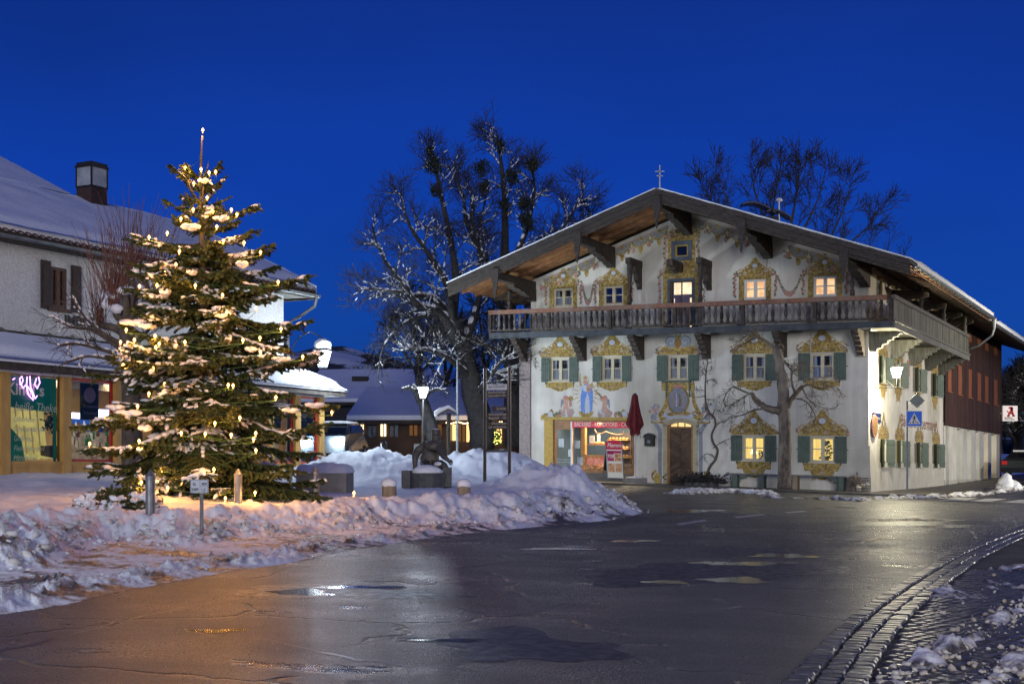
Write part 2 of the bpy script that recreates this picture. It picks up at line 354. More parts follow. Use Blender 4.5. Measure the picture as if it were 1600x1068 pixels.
# ------------------------------------------------------------------ lie of the land
def g(x, y): return -0.0271*np.clip(x, -40, 20)+0.0042*np.clip(y, -10, 90)
def px2ground(px, py):
    k = (px-CX)/F; d = EYE/((py-HY)/F-0.0271*k+0.0042); return (k*d, d)
def at(px, d): return (px-CX)/F*d
def zof(py, d): return EYE+(HY-py)/F*d
_far = [(3.2, 56.0), (3.5, 62), (12, 80), (60, 200), (-120, 200), (-120, -30), (-30, -12), (-9, 2.5)]
ISL = [px2ground(*p) for p in [(-420, 1052), (-150, 995), (0, 960), (100, 945), (200, 922), (290, 905), (380, 890), (450, 880), (560, 857), (700, 836), (850, 822), (960, 812), (1006, 801), (990, 783), (940, 768), (890, 759)]]+_far
BNK = [px2ground(*p) for p in [(-400, 962), (-100, 912), (0, 895), (60, 889), (120, 878), (150, 856), (200, 849), (250, 858), (320, 858), (400, 842), (540, 832), (650, 822), (760, 819), (850, 818), (930, 811), (1003, 800), (988, 783), (938, 768), (888, 759)]]+_far
def pdist(P, x, y):
    P = np.array(P); Q = np.roll(P, -1, 0); d = np.full(x.shape, 1e9); ins = np.zeros(x.shape, bool)
    for (ax, ay), (bx, by) in zip(P, Q):
        ex, ey = bx-ax, by-ay; t = np.clip(((x-ax)*ex+(y-ay)*ey)/(ex*ex+ey*ey+1e-12), 0, 1)
        d = np.minimum(d, np.hypot(x-ax-t*ex, y-ay-t*ey))
        c = ((ay > y) != (by > y)) & (x < ex*(y-ay)/(ey if abs(ey) > 1e-12 else 1e-12)+ax); ins ^= c
    return np.where(ins, d, -d)
def snow_h(x, y):
    """snow height above the road level g, and how dirty it is"""
    x = np.asarray(x, float); y = np.asarray(y, float)
    a = pdist(ISL, x, y); b = pdist(BNK, x, y)
    n1 = fbm(x, y, 1.1, 4); n2 = fbm(x+40, y, 5.5, 4, .6); n3 = fbm(x, y+70, 14, 3, .6)
    bl = 1-2*np.abs(fbm(x, y, 2.6, 2)); lump = fbm(x+5, y, 3.2, 3, .5)
    ridge = np.exp(-((a-.45-n1*1.2)/.26)**2)*.075*(.55+1.6*np.clip(n2+.25, 0, 1))
    rid2 = ridge*(.55+2.2*np.abs(n3)+1.0*n2); ridge = np.maximum(rid2, 0)
    slush = sst(0, .25, a)*(.018+.035*np.clip(n2+.1, 0, 1)+.03*n3)+ridge*sst(0, .2, a)
    body = sst(-.05, 1.5, b+.5*n1)*(.27+.14*n1+.10*sst(20, 26, y))
    crest = np.exp(-((b-1.15)/.6)**2)*(.07+.20*lump)
    chunk = sst(0, .3, b)*(1-sst(1.0, 2.4, b))*(.14*lump+.10*n2+.10*np.abs(n3))
    calm = sst(1.5, 3.5, b)*(.14*fbm(x, y, .5, 3)+.05*lump)
    h = slush+body+crest+chunk+calm
    for (px, d, H, rx, ry) in ((850, 30.3, .46, 1.0, 1.2), (800, 31.4, .26, 1.1, 1.3), (905, 30.3, .26, .8, .9), (760, 33.8, .06, 1.4, 2),
                               (590, 38, .65, 1.7, 1.8), (725, 42, .75, 2.2, 2.0), (800, 41, .38, 1.8, 1.6), (660, 46, .7, 2, 2), (545, 38, .28, 2.2, 1.2),
                               (60, 14.6, .17, .75, .8), (-40, 15.2, .12, 1.1, 1.0), (290, 24, .12, 2, 2), (860, 40, .12, 2.0, 2.5)):
        cx_ = at(px, d)
        q = np.exp(-((x-cx_)/rx)**2-((y-d)/ry)**2)
        h = h+q*H*sst(-.05, .5, b)*(1+.45*lump+(.35*n2 if d < 33 else .05*n2)+.4*n1)
    h = h+.16*sst(-8, -12, x)*sst(26, 30, y)*sst(0, 3, b)
    dirt = np.clip(1.1-sst(.0, .9, b)*.95+n2*.9-.35*sst(.03, .12, slush), 0, 1)*(1-.0*a)
    dirt = np.where(b > 0, np.clip((1-sst(.1, 1.7, b))*(.30+2.1*n2+.9*n1), 0, 1), np.clip(.50+1.5*n1+1.4*n2-3.5*ridge, .03, 1))
    return h, dirt, a, b
def gz(x, y):
    h, _, a, _ = snow_h(np.array([x]), np.array([y])); return float(g(x, y)+(h[0] if a[0] > 0 else 0))

# ------------------------------------------------------------------ setting: ground, road, snow
def grid_faces(nr, nc):
    i = np.arange(nr*nc).reshape(nr, nc)
    return np.stack([i[:-1, :-1], i[:-1, 1:], i[1:, 1:], i[1:, :-1]], -1).reshape(-1, 4)
def sheet(name, xs, ys, dz, m, kind='structure'):
    X, Y = np.meshgrid(xs, ys); Z = g(X, Y)+dz
    return build_np(name, np.stack([X, Y, Z], -1).reshape(-1, 3), grid_faces(len(ys), len(xs)), m, kind=kind)
sheet('ground', [-3000, -400, -100, -40, -20, 0, 20, 60, 200, 3000], [-3000, -200, -40, -10, 20, 50, 90, 200, 600, 3500], -0.03, m_snow)

def road_material():
    m = bpy.data.materials.new('wet asphalt'); m.use_nodes = True; t = m.node_tree; b = t.nodes['Principled BSDF']
    tcn = t.nodes.new('ShaderNodeTexCoord'); vec = tcn.outputs['Object']
    big = _noise(t, vec, 0.35, 4); mid = _noise(t, vec, 2.0, 5); fine = _noise(t, vec, 30, 3, .8); gran = _noise(t, vec, 62, 2, .75)
    mp = t.nodes.new('ShaderNodeMapping'); mp.inputs['Scale'].default_value = (.55, 1.0, 1); t.links.new(vec, mp.inputs[0])
    streak = _noise(t, mp.outputs[0], 1.1, 5)
    c = _mix(t, (0.011, 0.014, 0.021), (0.040, 0.044, 0.053), _range(t, _math(t, 'ADD', _math(t, 'MULTIPLY', mid, .5), _math(t, 'MULTIPLY', big, .5)), .38, .62))
    c = _mix(t, c, (0.12, 0.12, 0.125), _math(t, 'MULTIPLY', _range(t, gran, .57, .70), .9)); c = _mix(t, c, (0.010, 0.010, 0.011), _math(t, 'MULTIPLY', _range(t, fine, .50, .36), .7))
    c = _mix(t, c, (0.016, 0.016, 0.018), _math(t, 'MULTIPLY', _range(t, streak, .52, .62), .6))
    t.links.new(c, b.inputs['Base Color'])
    wet = _range(t, _math(t, 'ADD', streak, _math(t, 'MULTIPLY', big, .5)), .70, .95)
    pud = _range(t, _noise(t, mp.outputs[0], .8, 6, .6), .63, .66)
    r = _math(t, 'SUBTRACT', .44, _math(t, 'MULTIPLY', wet, .18)); r = _math(t, 'SUBTRACT', r, _math(t, 'MULTIPLY', pud, .22))
    r = _math(t, 'SUBTRACT', r, _math(t, 'MULTIPLY', _range(t, gran, .55, .68), .22)); t.links.new(_math(t, 'MAXIMUM', r, .06), b.inputs['Roughness']); b.inputs['Specular IOR Level'].default_value = .62
    vo = t.nodes.new('ShaderNodeTexVoronoi'); vo.feature = 'DISTANCE_TO_EDGE'; vo.inputs['Scale'].default_value = .42
    wv = t.nodes.new('ShaderNodeVectorMath'); wv.operation = 'ADD'; nn = t.nodes.new('ShaderNodeTexNoise'); nn.inputs['Scale'].default_value = 1.4; nn.inputs['Detail'].default_value = 6
    t.links.new(vec, nn.inputs['Vector']); t.links.new(vec, wv.inputs[0]); t.links.new(nn.outputs['Color'], wv.inputs[1]); t.links.new(wv.outputs[0], vo.inputs['Vector'])
    crack = _math(t, 'MULTIPLY', _range(t, vo.outputs['Distance'], 0.0, 0.022, 1, 0), _range(t, big, .46, .54))
    h = _math(t, 'ADD', _math(t, 'MULTIPLY', fine, .5), _math(t, 'MULTIPLY', gran, .5))
    h = _math(t, 'MULTIPLY', h, _math(t, 'SUBTRACT', 1, _math(t, 'MULTIPLY', pud, .9)))
    c = _mix(t, c, (0.004, 0.004, 0.004), crack); t.links.new(c, b.inputs['Base Color']); h = _math(t, 'SUBTRACT', h, _math(t, 'MULTIPLY', crack, 2.0)); h = _math(t, 'ADD', h, _math(t, 'MULTIPLY', mid, .8))
    bn = t.nodes.new('ShaderNodeBump'); bn.inputs['Strength'].default_value = .9; bn.inputs['Distance'].default_value = .045
    t.links.new(h, bn.inputs['Height']); t.links.new(bn.outputs[0], b.inputs['Normal'])
    return m
m_road = road_material()
sheet('road', [-120, -40, -20, 0, 10, 20, 60, 160], [-60, -10, 10, 30, 50, 70, 90], 0.0, m_road)

def snow_material():
    m = bpy.data.materials.new('ploughed snow'); m.use_nodes = True; t = m.node_tree; b = t.nodes['Principled BSDF']
    tcn = t.nodes.new('ShaderNodeTexCoord'); vec = tcn.outputs['Object']
    at_ = t.nodes.new('ShaderNodeAttribute'); at_.attribute_name = 'dirt'
    n = _noise(t, vec, 3.5, 6, .65); n2 = _noise(t, vec, 22, 4, .6); n3 = _noise(t, vec, 9, 5, .7)
    d = _range(t, _math(t, 'ADD', at_.outputs['Fac'], _math(t, 'MULTIPLY', _math(t, 'SUBTRACT', n, .5), 1.0)), .15, .95)
    clean = _mix(t, (0.86, 0.88, 0.91), (0.76, 0.78, 0.83), _range(t, n, .35, .65))
    dirty = _mix(t, (0.15, 0.130, 0.115), (0.050, 0.044, 0.042), _range(t, n2, .35, .65))
    c = _mix(t, clean, (0.56, 0.53, 0.48), _math(t, 'MULTIPLY', _range(t, d, .02, .35), _range(t, n3, .40, .62)))
    c = _mix(t, c, dirty, _range(t, _math(t, 'ADD', d, _math(t, 'MULTIPLY', _math(t, 'SUBTRACT', n3, .5), .7)), .38, .8))
    t.links.new(c, b.inputs['Base Color']); b.inputs['Roughness'].default_value = .55; b.inputs['Specular IOR Level'].default_value = .35
    t.links.new(_range(t, d, .3, .9, .7, .38), b.inputs['Roughness'])
    bn = t.nodes.new('ShaderNodeBump'); bn.inputs['Strength'].default_value = .7; bn.inputs['Distance'].default_value = .03
    amp = _math(t, 'ADD', _math(t, 'MULTIPLY', d, 1.0), .25)
    t.links.new(_math(t, 'MULTIPLY', _math(t, 'ADD', n2, n3), amp), bn.inputs['Height']); t.links.new(bn.outputs[0], b.inputs['Normal'])
    return m
m_psnow = snow_material()
def snow_field():
    nr, nc = 640, 700
    ys = 6.0*np.exp(np.linspace(0, math.log(110/6.0), nr)); ts = np.linspace(-.66, .30, nc)
    T, Y = np.meshgrid(ts, ys); X = T*Y
    h, dirt, a, b = snow_h(X, Y); Z = g(X, Y)+np.where(a > 0, np.maximum(h, .004), -.05)
    Fc = grid_faces(nr, nc); keep = (a.ravel()[Fc] > 0).any(1); Fc = Fc[keep]
    V = np.stack([X, Y, Z], -1).reshape(-1, 3)
    used = np.unique(Fc); rm = np.full(len(V), -1); rm[used] = np.arange(len(used))
    o = build_np('snow_field', V[used], rm[Fc], m_psnow, smooth=True, kind='structure')
    at_ = o.data.attributes.new('dirt', 'FLOAT', 'POINT')
    at_.data.foreach_set('value', dirt.ravel()[used].astype(np.float32))
snow_field()
# loose grit left on the wet asphalt by the winter service
def road_grit():
    rg = np.random.RandomState(12); n = 95000; y = 7.0+rg.rand(n)**1.35*24; x = y*(rg.rand(n)*.95-.48)
    a = pdist(ISL, x, y); kp = np.array([px2ground(*p) for p in [(1165, 1140), (1240, 1050), (1300, 988), (1350, 948), (1400, 916), (1500, 861), (1600, 824), (1720, 792)]])
    right = np.interp(y, kp[:, 1], kp[:, 0]); d_ = fbm(x, y, .7, 3)
    k = (a < 0) & (x < right-.05) & (rg.rand(n) < np.clip(.6+1.2*d_+.5*np.exp(a), .1, 1)); x, y = x[k], y[k]; n = len(x); r = (.0035+.0065*rg.rand(n)**2)*np.clip(y/12, .8, 2.0)
    an = rg.rand(n)*6.28; V = np.zeros((n, 4, 3)); zz = g(x, y)
    for i in range(3): V[:, i, 0] = x+r*np.cos(an+i*2.1)*1.2; V[:, i, 1] = y+r*np.sin(an+i*2.1)*1.2; V[:, i, 2] = zz-.001
    V[:, 3, 0] = x+r*.3*np.cos(an); V[:, 3, 1] = y; V[:, 3, 2] = zz+r*.9
    f = np.array([(0, 1, 3), (1, 2, 3), (2, 0, 3)]); Fc = (f[None]+(np.arange(n)*4)[:, None, None]).reshape(-1, 3)
    build_np('road_grit', V.reshape(-1, 3), Fc, mat('wet grit', (.14, .14, .14), (.05, .05, .05), 30, .3, spec=.7), kind='stuff')
road_grit()
# loose snow clods: one template, many copies merged into one counted-by-nobody mesh
def ico():
    t = (1+5**.5)/2
    v = np.array([(-1, t, 0), (1, t, 0), (-1, -t, 0), (1, -t, 0), (0, -1, t), (0, 1, t), (0, -1, -t), (0, 1, -t), (t, 0, -1), (t, 0, 1), (-t, 0, -1), (-t, 0, 1)])/math.hypot(1, t)
    f = np.array([(0, 11, 5), (0, 5, 1), (0, 1, 7), (0, 7, 10), (0, 10, 11), (1, 5, 9), (5, 11, 4), (11, 10, 2), (10, 7, 6), (7, 1, 8), (3, 9, 4), (3, 4, 2), (3, 2, 6), (3, 6, 8), (3, 8, 9), (4, 9, 5), (2, 4, 11), (6, 2, 10), (8, 6, 7), (9, 8, 1)])
    return v, f
def clods(name, P, R, m, seed=1, flat=.75):
    rg = np.random.RandomState(seed); v, f = ico(); n = len(P)
    j = 1+(rg.rand(n, 12, 1)-.5)*1.0; sc = (rg.rand(n, 1, 3)*.5+.75)*np.array([1, 1, flat])
    ang = rg.rand(n)*6.28; c, s_ = np.cos(ang), np.sin(ang)
    vv = v[None]*j*sc*R[:, None, None]
    x = vv[..., 0]*c[:, None]-vv[..., 1]*s_[:, None]; y = vv[..., 0]*s_[:, None]+vv[..., 1]*c[:, None]
    V = np.stack([x, y, vv[..., 2]], -1)+P[:, None]
    Fc = f[None]+(np.arange(n)*12)[:, None, None]
    return build_np(name, V.reshape(-1, 3), Fc.reshape(-1, 3), m, kind='stuff', smooth=False)
def bank_clods():
    rg = np.random.RandomState(5); pts = []; rad = []
    n = 95000; t = rg.rand(n)*.80-.50; y = 9+rg.rand(n)**1.2*27; x = t*y
    h, dirt, a, b = snow_h(x, y); n1 = fbm(x, y, .8, 3)
    w1 = np.exp(-((b-.45)/.40)**2)*(b > -.35)*(.25+1.6*np.clip(n1+.12, 0, 1)); w2 = np.exp(-((a-.5)/.3)**2)*(a > 0)*.30*np.clip(n1*2+.5, 0, 1); w3 = (a > .1)*(b < 0)*.02
    keep = rg.rand(n) < np.clip(np.maximum(np.maximum(w1, w2), w3), 0, 1)*.75
    x, y, h, b = x[keep], y[keep], h[keep], b[keep]
    R = .008+.055*rg.rand(len(x))**3.2; R = np.where(b > 0, R*1.1, R*.6)
    P = np.stack([x, y, g(x, y)+h+R*.15], -1)
    clods('snow_clods', P, R, mat('dirty clods', (0.68, 0.67, 0.67), (0.36, 0.33, 0.29), 2.2, .7, bump=.6, bscale=40, c3=(.78, .79, .82), scale3=.9))
bank_clods()
# ------------------------------------------------------------------ setting: cobbled pavement on the right
KERB = [px2ground(*p) for p in [(1090, 1250), (1165, 1140), (1240, 1050), (1300, 988), (1350, 948), (1400, 916), (1440, 892), (1500, 861), (1600, 824), (1720, 792)]]
def arc_pts(P, step):
    out = []; carry = 0
    # smooth the polyline first
    Q = [Vector(p) for p in P]
    S = []
    for i in range(len(Q)-1):
        p0 = Q[max(i-1, 0)]; p1 = Q[i]; p2 = Q[i+1]; p3 = Q[min(i+2, len(Q)-1)]
        for k in range(16):
            t = k/16; S.append(0.5*((2*p1)+(p2-p0)*t+(2*p0-5*p1+4*p2-p3)*t*t+(3*p1-p0-3*p2+p3)*t**3))
    S.append(Q[-1])
    for a, b in zip(S, S[1:]):
        L = (b-a).length; d = (b-a)/max(L, 1e-9)
        while carry <= L:
            out.append((a+d*carry, d)); carry += step
        carry -= L
    return out
def pavement():
    pts = arc_pts(KERB, .5); mb = MB()
    for (a, da), (b, db) in zip(pts, pts[1:]):
        na = Vector((da.y, -da.x)); nb = Vector((db.y, -db.x))
        for k0, k1 in ((0, 1.2), (1.2, 4), (4, 12), (12, 40)):
            q = [a+na*k0, b+nb*k0, b+nb*k1, a+na*k1]
            mb.poly([(p.x, p.y, g(p.x, p.y)+.006+(.0 if k0 else 0)) for p in q])
    m = mat('wet joint sand', (0.035, 0.032, 0.030), (0.06, 0.052, 0.045), 8, .85, bump=.8, bscale=45, bdist=.02, c3=(.10, .10, .105), scale3=1.1)
    return build(mb, 'pavement', m, kind='structure')
PAV = pavement()
m_cob = mat('wet granite sett', (0.085, 0.083, 0.080), (0.045, 0.044, 0.044), 5, .28, bump=.5, bscale=30, bdist=.006, rand=.35, spec=.6, rough2=.42)
def sett_mesh(seed, L, Wd):
    rg = random.Random(seed); mb = MB(); L *= rg.uniform(.86, 1.04); Wd *= rg.uniform(.86, 1.03); r = lambda: rg.uniform(-.011, .011)
    def ring(a, b, z): return [(-a+r(), -b+r(), z), (a+r(), -b+r(), z), (a+r(), b+r(), z), (-a+r(), b+r(), z)]
    vs = ring(L/2, Wd/2, -.02)+ring(L/2, Wd/2, .018)+ring(L/2-.014, Wd/2-.014, .034)
    fs = [(i, (i+1) % 4, 4+(i+1) % 4, 4+i) for i in range(4)]+[(4+i, 4+(i+1) % 4, 8+(i+1) % 4, 8+i) for i in range(4)]+[(8, 9, 10, 11)]
    mb.add(vs, fs); return mb
def setts():
    meshes = []
    for s in range(5):
        mb = sett_mesh(s, .125, .15); me = bpy.data.meshes.new('paving_stone'); me.from_pydata(mb.v, [], mb.f); me.materials.append(m_cob); me.update(); meshes.append(me)
    rg = random.Random(4); pts = arc_pts(KERB, .145); n = 0
    rest = MB()
    for row in range(3):
        for p, d in pts:
            nn = Vector((d.y, -d.x)); q = p+nn*(.09+row*.17)+d*(row % 2*.07)
            if q.y < 5.6 or q.y > 36 : continue
            z = g(q.x, q.y)+rg.uniform(-.004, .006)-(.012 if row == 1 else 0)
            ang = math.atan2(d.y, d.x)+rg.uniform(-.04, .04)
            if n < 296 and q.y < 20 and q.x/q.y > .12:
                o = bpy.data.objects.new('paving_stone', meshes[rg.randrange(5)]); COL.objects.link(o); o.parent = PAV
                o.location = (q.x, q.y, z); o.rotation_euler = (rg.uniform(-.03, .03), rg.uniform(-.03, .03), ang); n += 1
            else:
                mb = sett_mesh(rg.randrange(9), .125, .15); c, s = math.cos(ang), math.sin(ang)
                rest.add([(q.x+x*c-y*s, q.y+x*s+y*c, z+zz) for x, y, zz in mb.v], mb.f)
    # small setts of the pavement behind the gutter
    sm = [sett_mesh(20+i, .098, .098) for i in range(6)]
    ang0 = math.radians(24); c0, s0 = math.cos(ang0), math.sin(ang0)
    Pc = [(p, Vector((d.y, -d.x))) for p, d in arc_pts(KERB, .12)]
    pc = np.array([[p.x, p.y] for p, _ in Pc]); nc = np.array([[n_.x, n_.y] for _, n_ in Pc])
    for i in range(-130, 260):
        for j in range(-10, 190):
            u = i*.112; v = j*.112+rg.uniform(-.006, .006)+(i % 2)*.05
            x = u*c0-v*s0; y = 4+u*s0+v*c0
            if y < 6 or y > 17 or not (.10 < x/y < .47): continue
            dd = (pc[:, 0]-x)**2+(pc[:, 1]-y)**2; k = int(dd.argmin())
            off = (x-pc[k, 0])*nc[k, 0]+(y-pc[k, 1])*nc[k, 1]
            if off < .57 or off > 7: continue
            mb = sm[rg.randrange(6)]; z = g(x, y)+rg.uniform(-.006, .005); a = ang0+rg.uniform(-.06, .06); c, s = math.cos(a), math.sin(a)
            rest.add([(x+p*c-q*s, y+p*s+q*c, z-.004+r) for p, q, r in mb.v], mb.f)
    o = build(rest, 'small_setts', m_cob, PAV, kind='stuff')
setts()
def slush_sheet(name, x0, x1, y0, y1, res, mask, m, hmax=.05, th=.5):
    xs = np.arange(x0, x1, res); ys = np.arange(y0, y1, res); X, Y = np.meshgrid(xs, ys)
    n = fbm(X, Y, 2.3, 5, .6)+.5; n2 = fbm(X+9, Y, 9, 3, .6)
    h = (mask(X, Y)+n-1.0-th*0)
    Hh = np.clip(h, -.2, .35)*hmax/.35*(1+1.2*n2); Z = g(X, Y)+.008+Hh
    Fc = grid_faces(len(ys), len(xs)); keep = (h.ravel()[Fc] > 0).any(1); Fc = Fc[keep]
    V = np.stack([X, Y, Z], -1).reshape(-1, 3); used = np.unique(Fc); rm = np.full(len(V), -1); rm[used] = np.arange(len(used))
    if len(used) == 0: return
    o = build_np(name, V[used], rm[Fc], m, smooth=True, kind='stuff')
    at_ = o.data.attributes.new('dirt', 'FLOAT', 'POINT'); dd = np.clip(.75-h*1.3+n2, .15, .9)
    at_.data.foreach_set('value', dd.ravel()[used].astype(np.float32))
def near_line(P, w):
    P = np.array(P)
    def f(x, y):
        d = np.full(x.shape, 1e9)
        for (ax, ay), (bx, by) in zip(P, P[1:]):
            ex, ey = bx-ax, by-ay; t = np.clip(((x-ax)*ex+(y-ay)*ey)/(ex*ex+ey*ey), 0, 1)
            d = np.minimum(d, np.hypot(x-ax-t*ex, y-ay-t*ey))
        return np.exp(-(d/w)**2)
    return f
R1 = [px2ground(*p) for p in [(1395, 1075), (1460, 1032), (1510, 1005), (1565, 972), (1610, 945), (1660, 915)]]
R2 = [px2ground(*p) for p in [(1540, 1075), (1600, 1035), (1660, 1000)]]
R3 = [px2ground(*p) for p in [(1490, 930), (1560, 920), (1640, 880)]]
R4 = [px2ground(*p) for p in [(1330, 1000), (1420, 965), (1480, 950)]]
f1, f2, f3, f4 = near_line(R1, .20), near_line(R2, .30), near_line(R3, .7), near_line(R4, .3)
slush_sheet('pavement_slush', 2.0, 9.5, 6.5, 18, .03, lambda x, y: np.maximum(np.maximum(f1(x, y)*.66, f2(x, y)*.66), np.maximum(f3(x, y)*.55, f4(x, y)*.35)), m_psnow, .10)
def pavement_clods():
    rg = np.random.RandomState(8); n = 26000; y = 6.3+rg.rand(n)*11; x = y*(.2+rg.rand(n)*.26)
    w = np.maximum(f1(x, y)**1.5*.20, f2(x, y)**1.5*.20)+f3(x, y)*.012+f4(x, y)*.02+.0012
    kp = np.array([[p_.x, p_.y, d_.y, -d_.x] for p_, d_ in arc_pts(KERB, .25)]); ii = np.argmin((kp[None, :, 0]-x[:, None])**2+(kp[None, :, 1]-y[:, None])**2, 1)
    w = np.where((x-kp[ii, 0])*kp[ii, 2]+(y-kp[ii, 1])*kp[ii, 3] > .5, w, 0)
    k = rg.rand(n) < w; x, y = x[k], y[k]; R = .006+.030*rg.rand(len(x))**3.6
    kk = np.array([min((px-KERB[0][0])**2 for px in [0]) for _ in range(1)])
    P = np.stack([x, y, g(x, y)+.03+R*.4], -1)
    clods('pavement_clods', P, R, mat('gritty clods', (0.68, 0.65, 0.60), (0.42, 0.36, 0.28), 3, .65, bump=.6, bscale=40), 3)
pavement_clods()

# ------------------------------------------------------------------ house frame
AU = math.radians(28.8); Ux, Uy = math.cos(AU), -math.sin(AU); Vx, Vy = math.sin(AU), math.cos(AU)
RX, RY, RZ = at(1357, 50.6), 50.6, -0.17
TU, TV = 0.018, 0.012
def H(u, v, w): return (RX+u*Ux+v*Vx, RY+u*Uy+v*Vy, RZ+w-TU*u-TV*v)
def FU(px, py, v=0.0):
    k = (px-CX)/F; u = (k*(RY+v*Vy)-RX-v*Vx)/(Ux-k*Uy); d = RY+v*Vy+u*Uy
    return u, zof(py, d)-RZ+TU*u+TV*v
def SV(px, py, u=0.0):
    k = (px-CX)/F; v = (k*(RY+u*Uy)-RX-u*Ux)/(Vx-k*Vy); d = RY+v*Vy+u*Uy
    return v, zof(py, d)-RZ+TU*u+TV*v
UL = -15.1; UM = -7.57; SL = 0.34; WT = 12.0; RT = 0.34      # left corner, ridge, slope, top of roof at ridge, roof thickness
def roof_w(u): return WT-SL*abs(u-UM)
VB = 15.8; VE = 35.0
house = thing('farmhouse', H(UM, 7, 0), 'large white plastered farmhouse with painted window surrounds, carved gallery and broad snowy gable roof', 'house')
def hb(mb, u0, u1, v0, v1, w0, w1, mi=0): mb.box(u0, u1, v0, v1, w0, w1, H, mi)

# windows on the front: (opening px x0,x1,y0,y1, shutters, kind)
FW = []   # dicts
def fr(px0, px1, py0, py1):
    pm = (px0+px1)/2; u0 = FU(px0, py0)[0]; u1 = FU(px1, py0)[0]
    w1 = FU(pm, py0)[1]; w0 = FU(pm, py1)[1]; return [u0, u1, w0, w1]
upper = [((860.3, 889.7, 559.3, 595), 14.4), ((941, 971.8, 556, 594.3), 15.2), ((1043.8, 1075.3, 555, 593), 16.8), ((1162, 1196, 555, 594), 17), ((1266.3, 1302.8, 553, 593.7), 18)]
lower = [((1160.7, 1195, 681, 719), 17), ((1266, 1304, 682, 722), 17.5)]
gable = [(865, 895, 450, 479), (943, 974, 446, 476), (1162.5, 1197, 436, 467.5), (1270.8, 1307, 432, 462.5)]
rects = []
for r, _ in upper: FW.append(dict(r=fr(*r), k='upper', sh=1)); rects.append(FW[-1]['r'])
for r, _ in lower: FW.append(dict(r=fr(*r), k='lower', sh=1)); rects.append(FW[-1]['r'])
for i, r in enumerate(gable): FW.append(dict(r=fr(*r), k='gable', sh=0, lit=i >= 2)); rects.append(FW[-1]['r'])
GD = fr(1043, 1086, 434.5, 507); GD[2] = 6.70; rects.append(GD)                     # gallery door
ATT = fr(1049, 1081, 376, 407); rects.append(ATT)
DOOR = fr(1043, 1083, 659, 751.5); DOOR[2] = -.02; rects.append(DOOR)
SHOP = fr(864.5, 990.6, 656, 746); SHOP[2] = .0; rects.append(SHOP)
# even out the rows
for ks in ('upper', 'lower', 'gable'):
    rows = [f['r'] for f in FW if f['k'] == ks]
    a = sum(r[2] for r in rows)/len(rows); b = sum(r[3] for r in rows)/len(rows)
    for r in rows: r[2] = .6*a+.4*r[2]; r[3] = .6*b+.4*r[3]

def wall_mesh(mb, s0, s1, w0, w1, holes, T, topf=None, depth=.22, inner=1, mi=0):
    """wall in coordinates (s, w) with rectangular holes; T(s, d, w) places it, d going inwards"""
    S = sorted({s0, s1}|{h[0] for h in holes}|{h[1] for h in holes}|({UM} if topf else set()))
    Wd = sorted({w0, w1}|{h[2] for h in holes}|{h[3] for h in holes})
    if topf: Wd = sorted(set(Wd)|{w for w in Wd}|{roof_w(s0)-RT, WT-RT})
    for a, b in zip(S, S[1:]):
        for c, d in zip(Wd, Wd[1:]):
            sm, wm = (a+b)/2, (c+d)/2
            if any(h[0] < sm < h[1] and h[2] < wm < h[3] for h in holes): continue
            if topf:
                ta, tb = topf(a), topf(b)
                if c >= max(ta, tb): continue
                pts = [(a, c), (b, c)]
                # clip against the line from (a,ta) to (b,tb)
                poly = [(a, c), (b, c), (b, d), (a, d)]
                lim = lambda s: ta+(tb-ta)*(s-a)/(b-a)
                out = []
                for i in range(4):
                    p, q = poly[i], poly[(i+1) % 4]; fp, fq = lim(p[0])-p[1], lim(q[0])-q[1]
                    if fp >= 0: out.append(p)
                    if (fp > 0) != (fq > 0) and abs(fp-fq) > 1e-9:
                        t = fp/(fp-fq); out.append((p[0]+(q[0]-p[0])*t, p[1]+(q[1]-p[1])*t))
                if len(out) >= 3: mb.poly([T(p[0], 0, p[1]) for p in out], mi)
            else:
                mb.quad(T(a, 0, c), T(b, 0, c), T(b, 0, d), T(a, 0, d), mi)
    for (a, b, c, d) in holes:
        mb.quad(T(a, 0, c), T(a, depth, c), T(a, depth, d), T(a, 0, d), mi); mb.quad(T(b, 0, c), T(b, 0, d), T(b, depth, d), T(b, depth, c), mi)
        mb.quad(T(a, 0, c), T(b, 0, c), T(b, depth, c), T(a, depth, c), mi); mb.quad(T(a, 0, d), T(a, depth, d), T(b, depth, d), T(b, 0, d), mi)
TF = lambda s, d, w: H(s, d, w)
mb = MB(); wall_mesh(mb, UL, 0, -.6, 9.2, rects, TF, topf=lambda u: roof_w(u)-RT)
build(mb, 'front_wall', m_plaster, house)
# side wall (u = 0, looking right)
TS = lambda s, d, w: H(-d, s, w)
SW = []
def se(px, u=0): return SV(px, 700, u)[0]
wU = FW[4]['r']; wL = FW[6]['r']; wG = FW[10]['r']
for px in (1379.5, 1403.5, 1433.6, 1460.7): SW.append(dict(c=se(px), k='upper', r=[se(px)-.48, se(px)+.48, wU[2], wU[3]]))
for px in (1380.5, 1406, 1436, 1462.7): SW.append(dict(c=se(px), k='lower', r=[se(px)-.48, se(px)+.48, wL[2]-.12, wL[3]-.05]))
for px in (1374, 1398, 1428, 1450, 1461.5): SW.append(dict(c=se(px), k='gable', r=[se(px)-.42, se(px)+.42, wG[2], wG[3]]))
mb = MB(); wall_mesh(mb, 0, VB, -.6, roof_w(0)-RT, [s['r'] for s in SW], TS)
hb(mb, UL-.001, UL, 0, VB, -.6, roof_w(UL)-RT)                           # far long wall and back
mb.poly([H(UL, VB, -.6), H(0, VB, -.6), H(0, VB, roof_w(0)-RT), H(UM, VB, WT-RT), H(UL, VB, roof_w(UL)-RT)])
build(mb, 'side_wall', m_plaster, house)
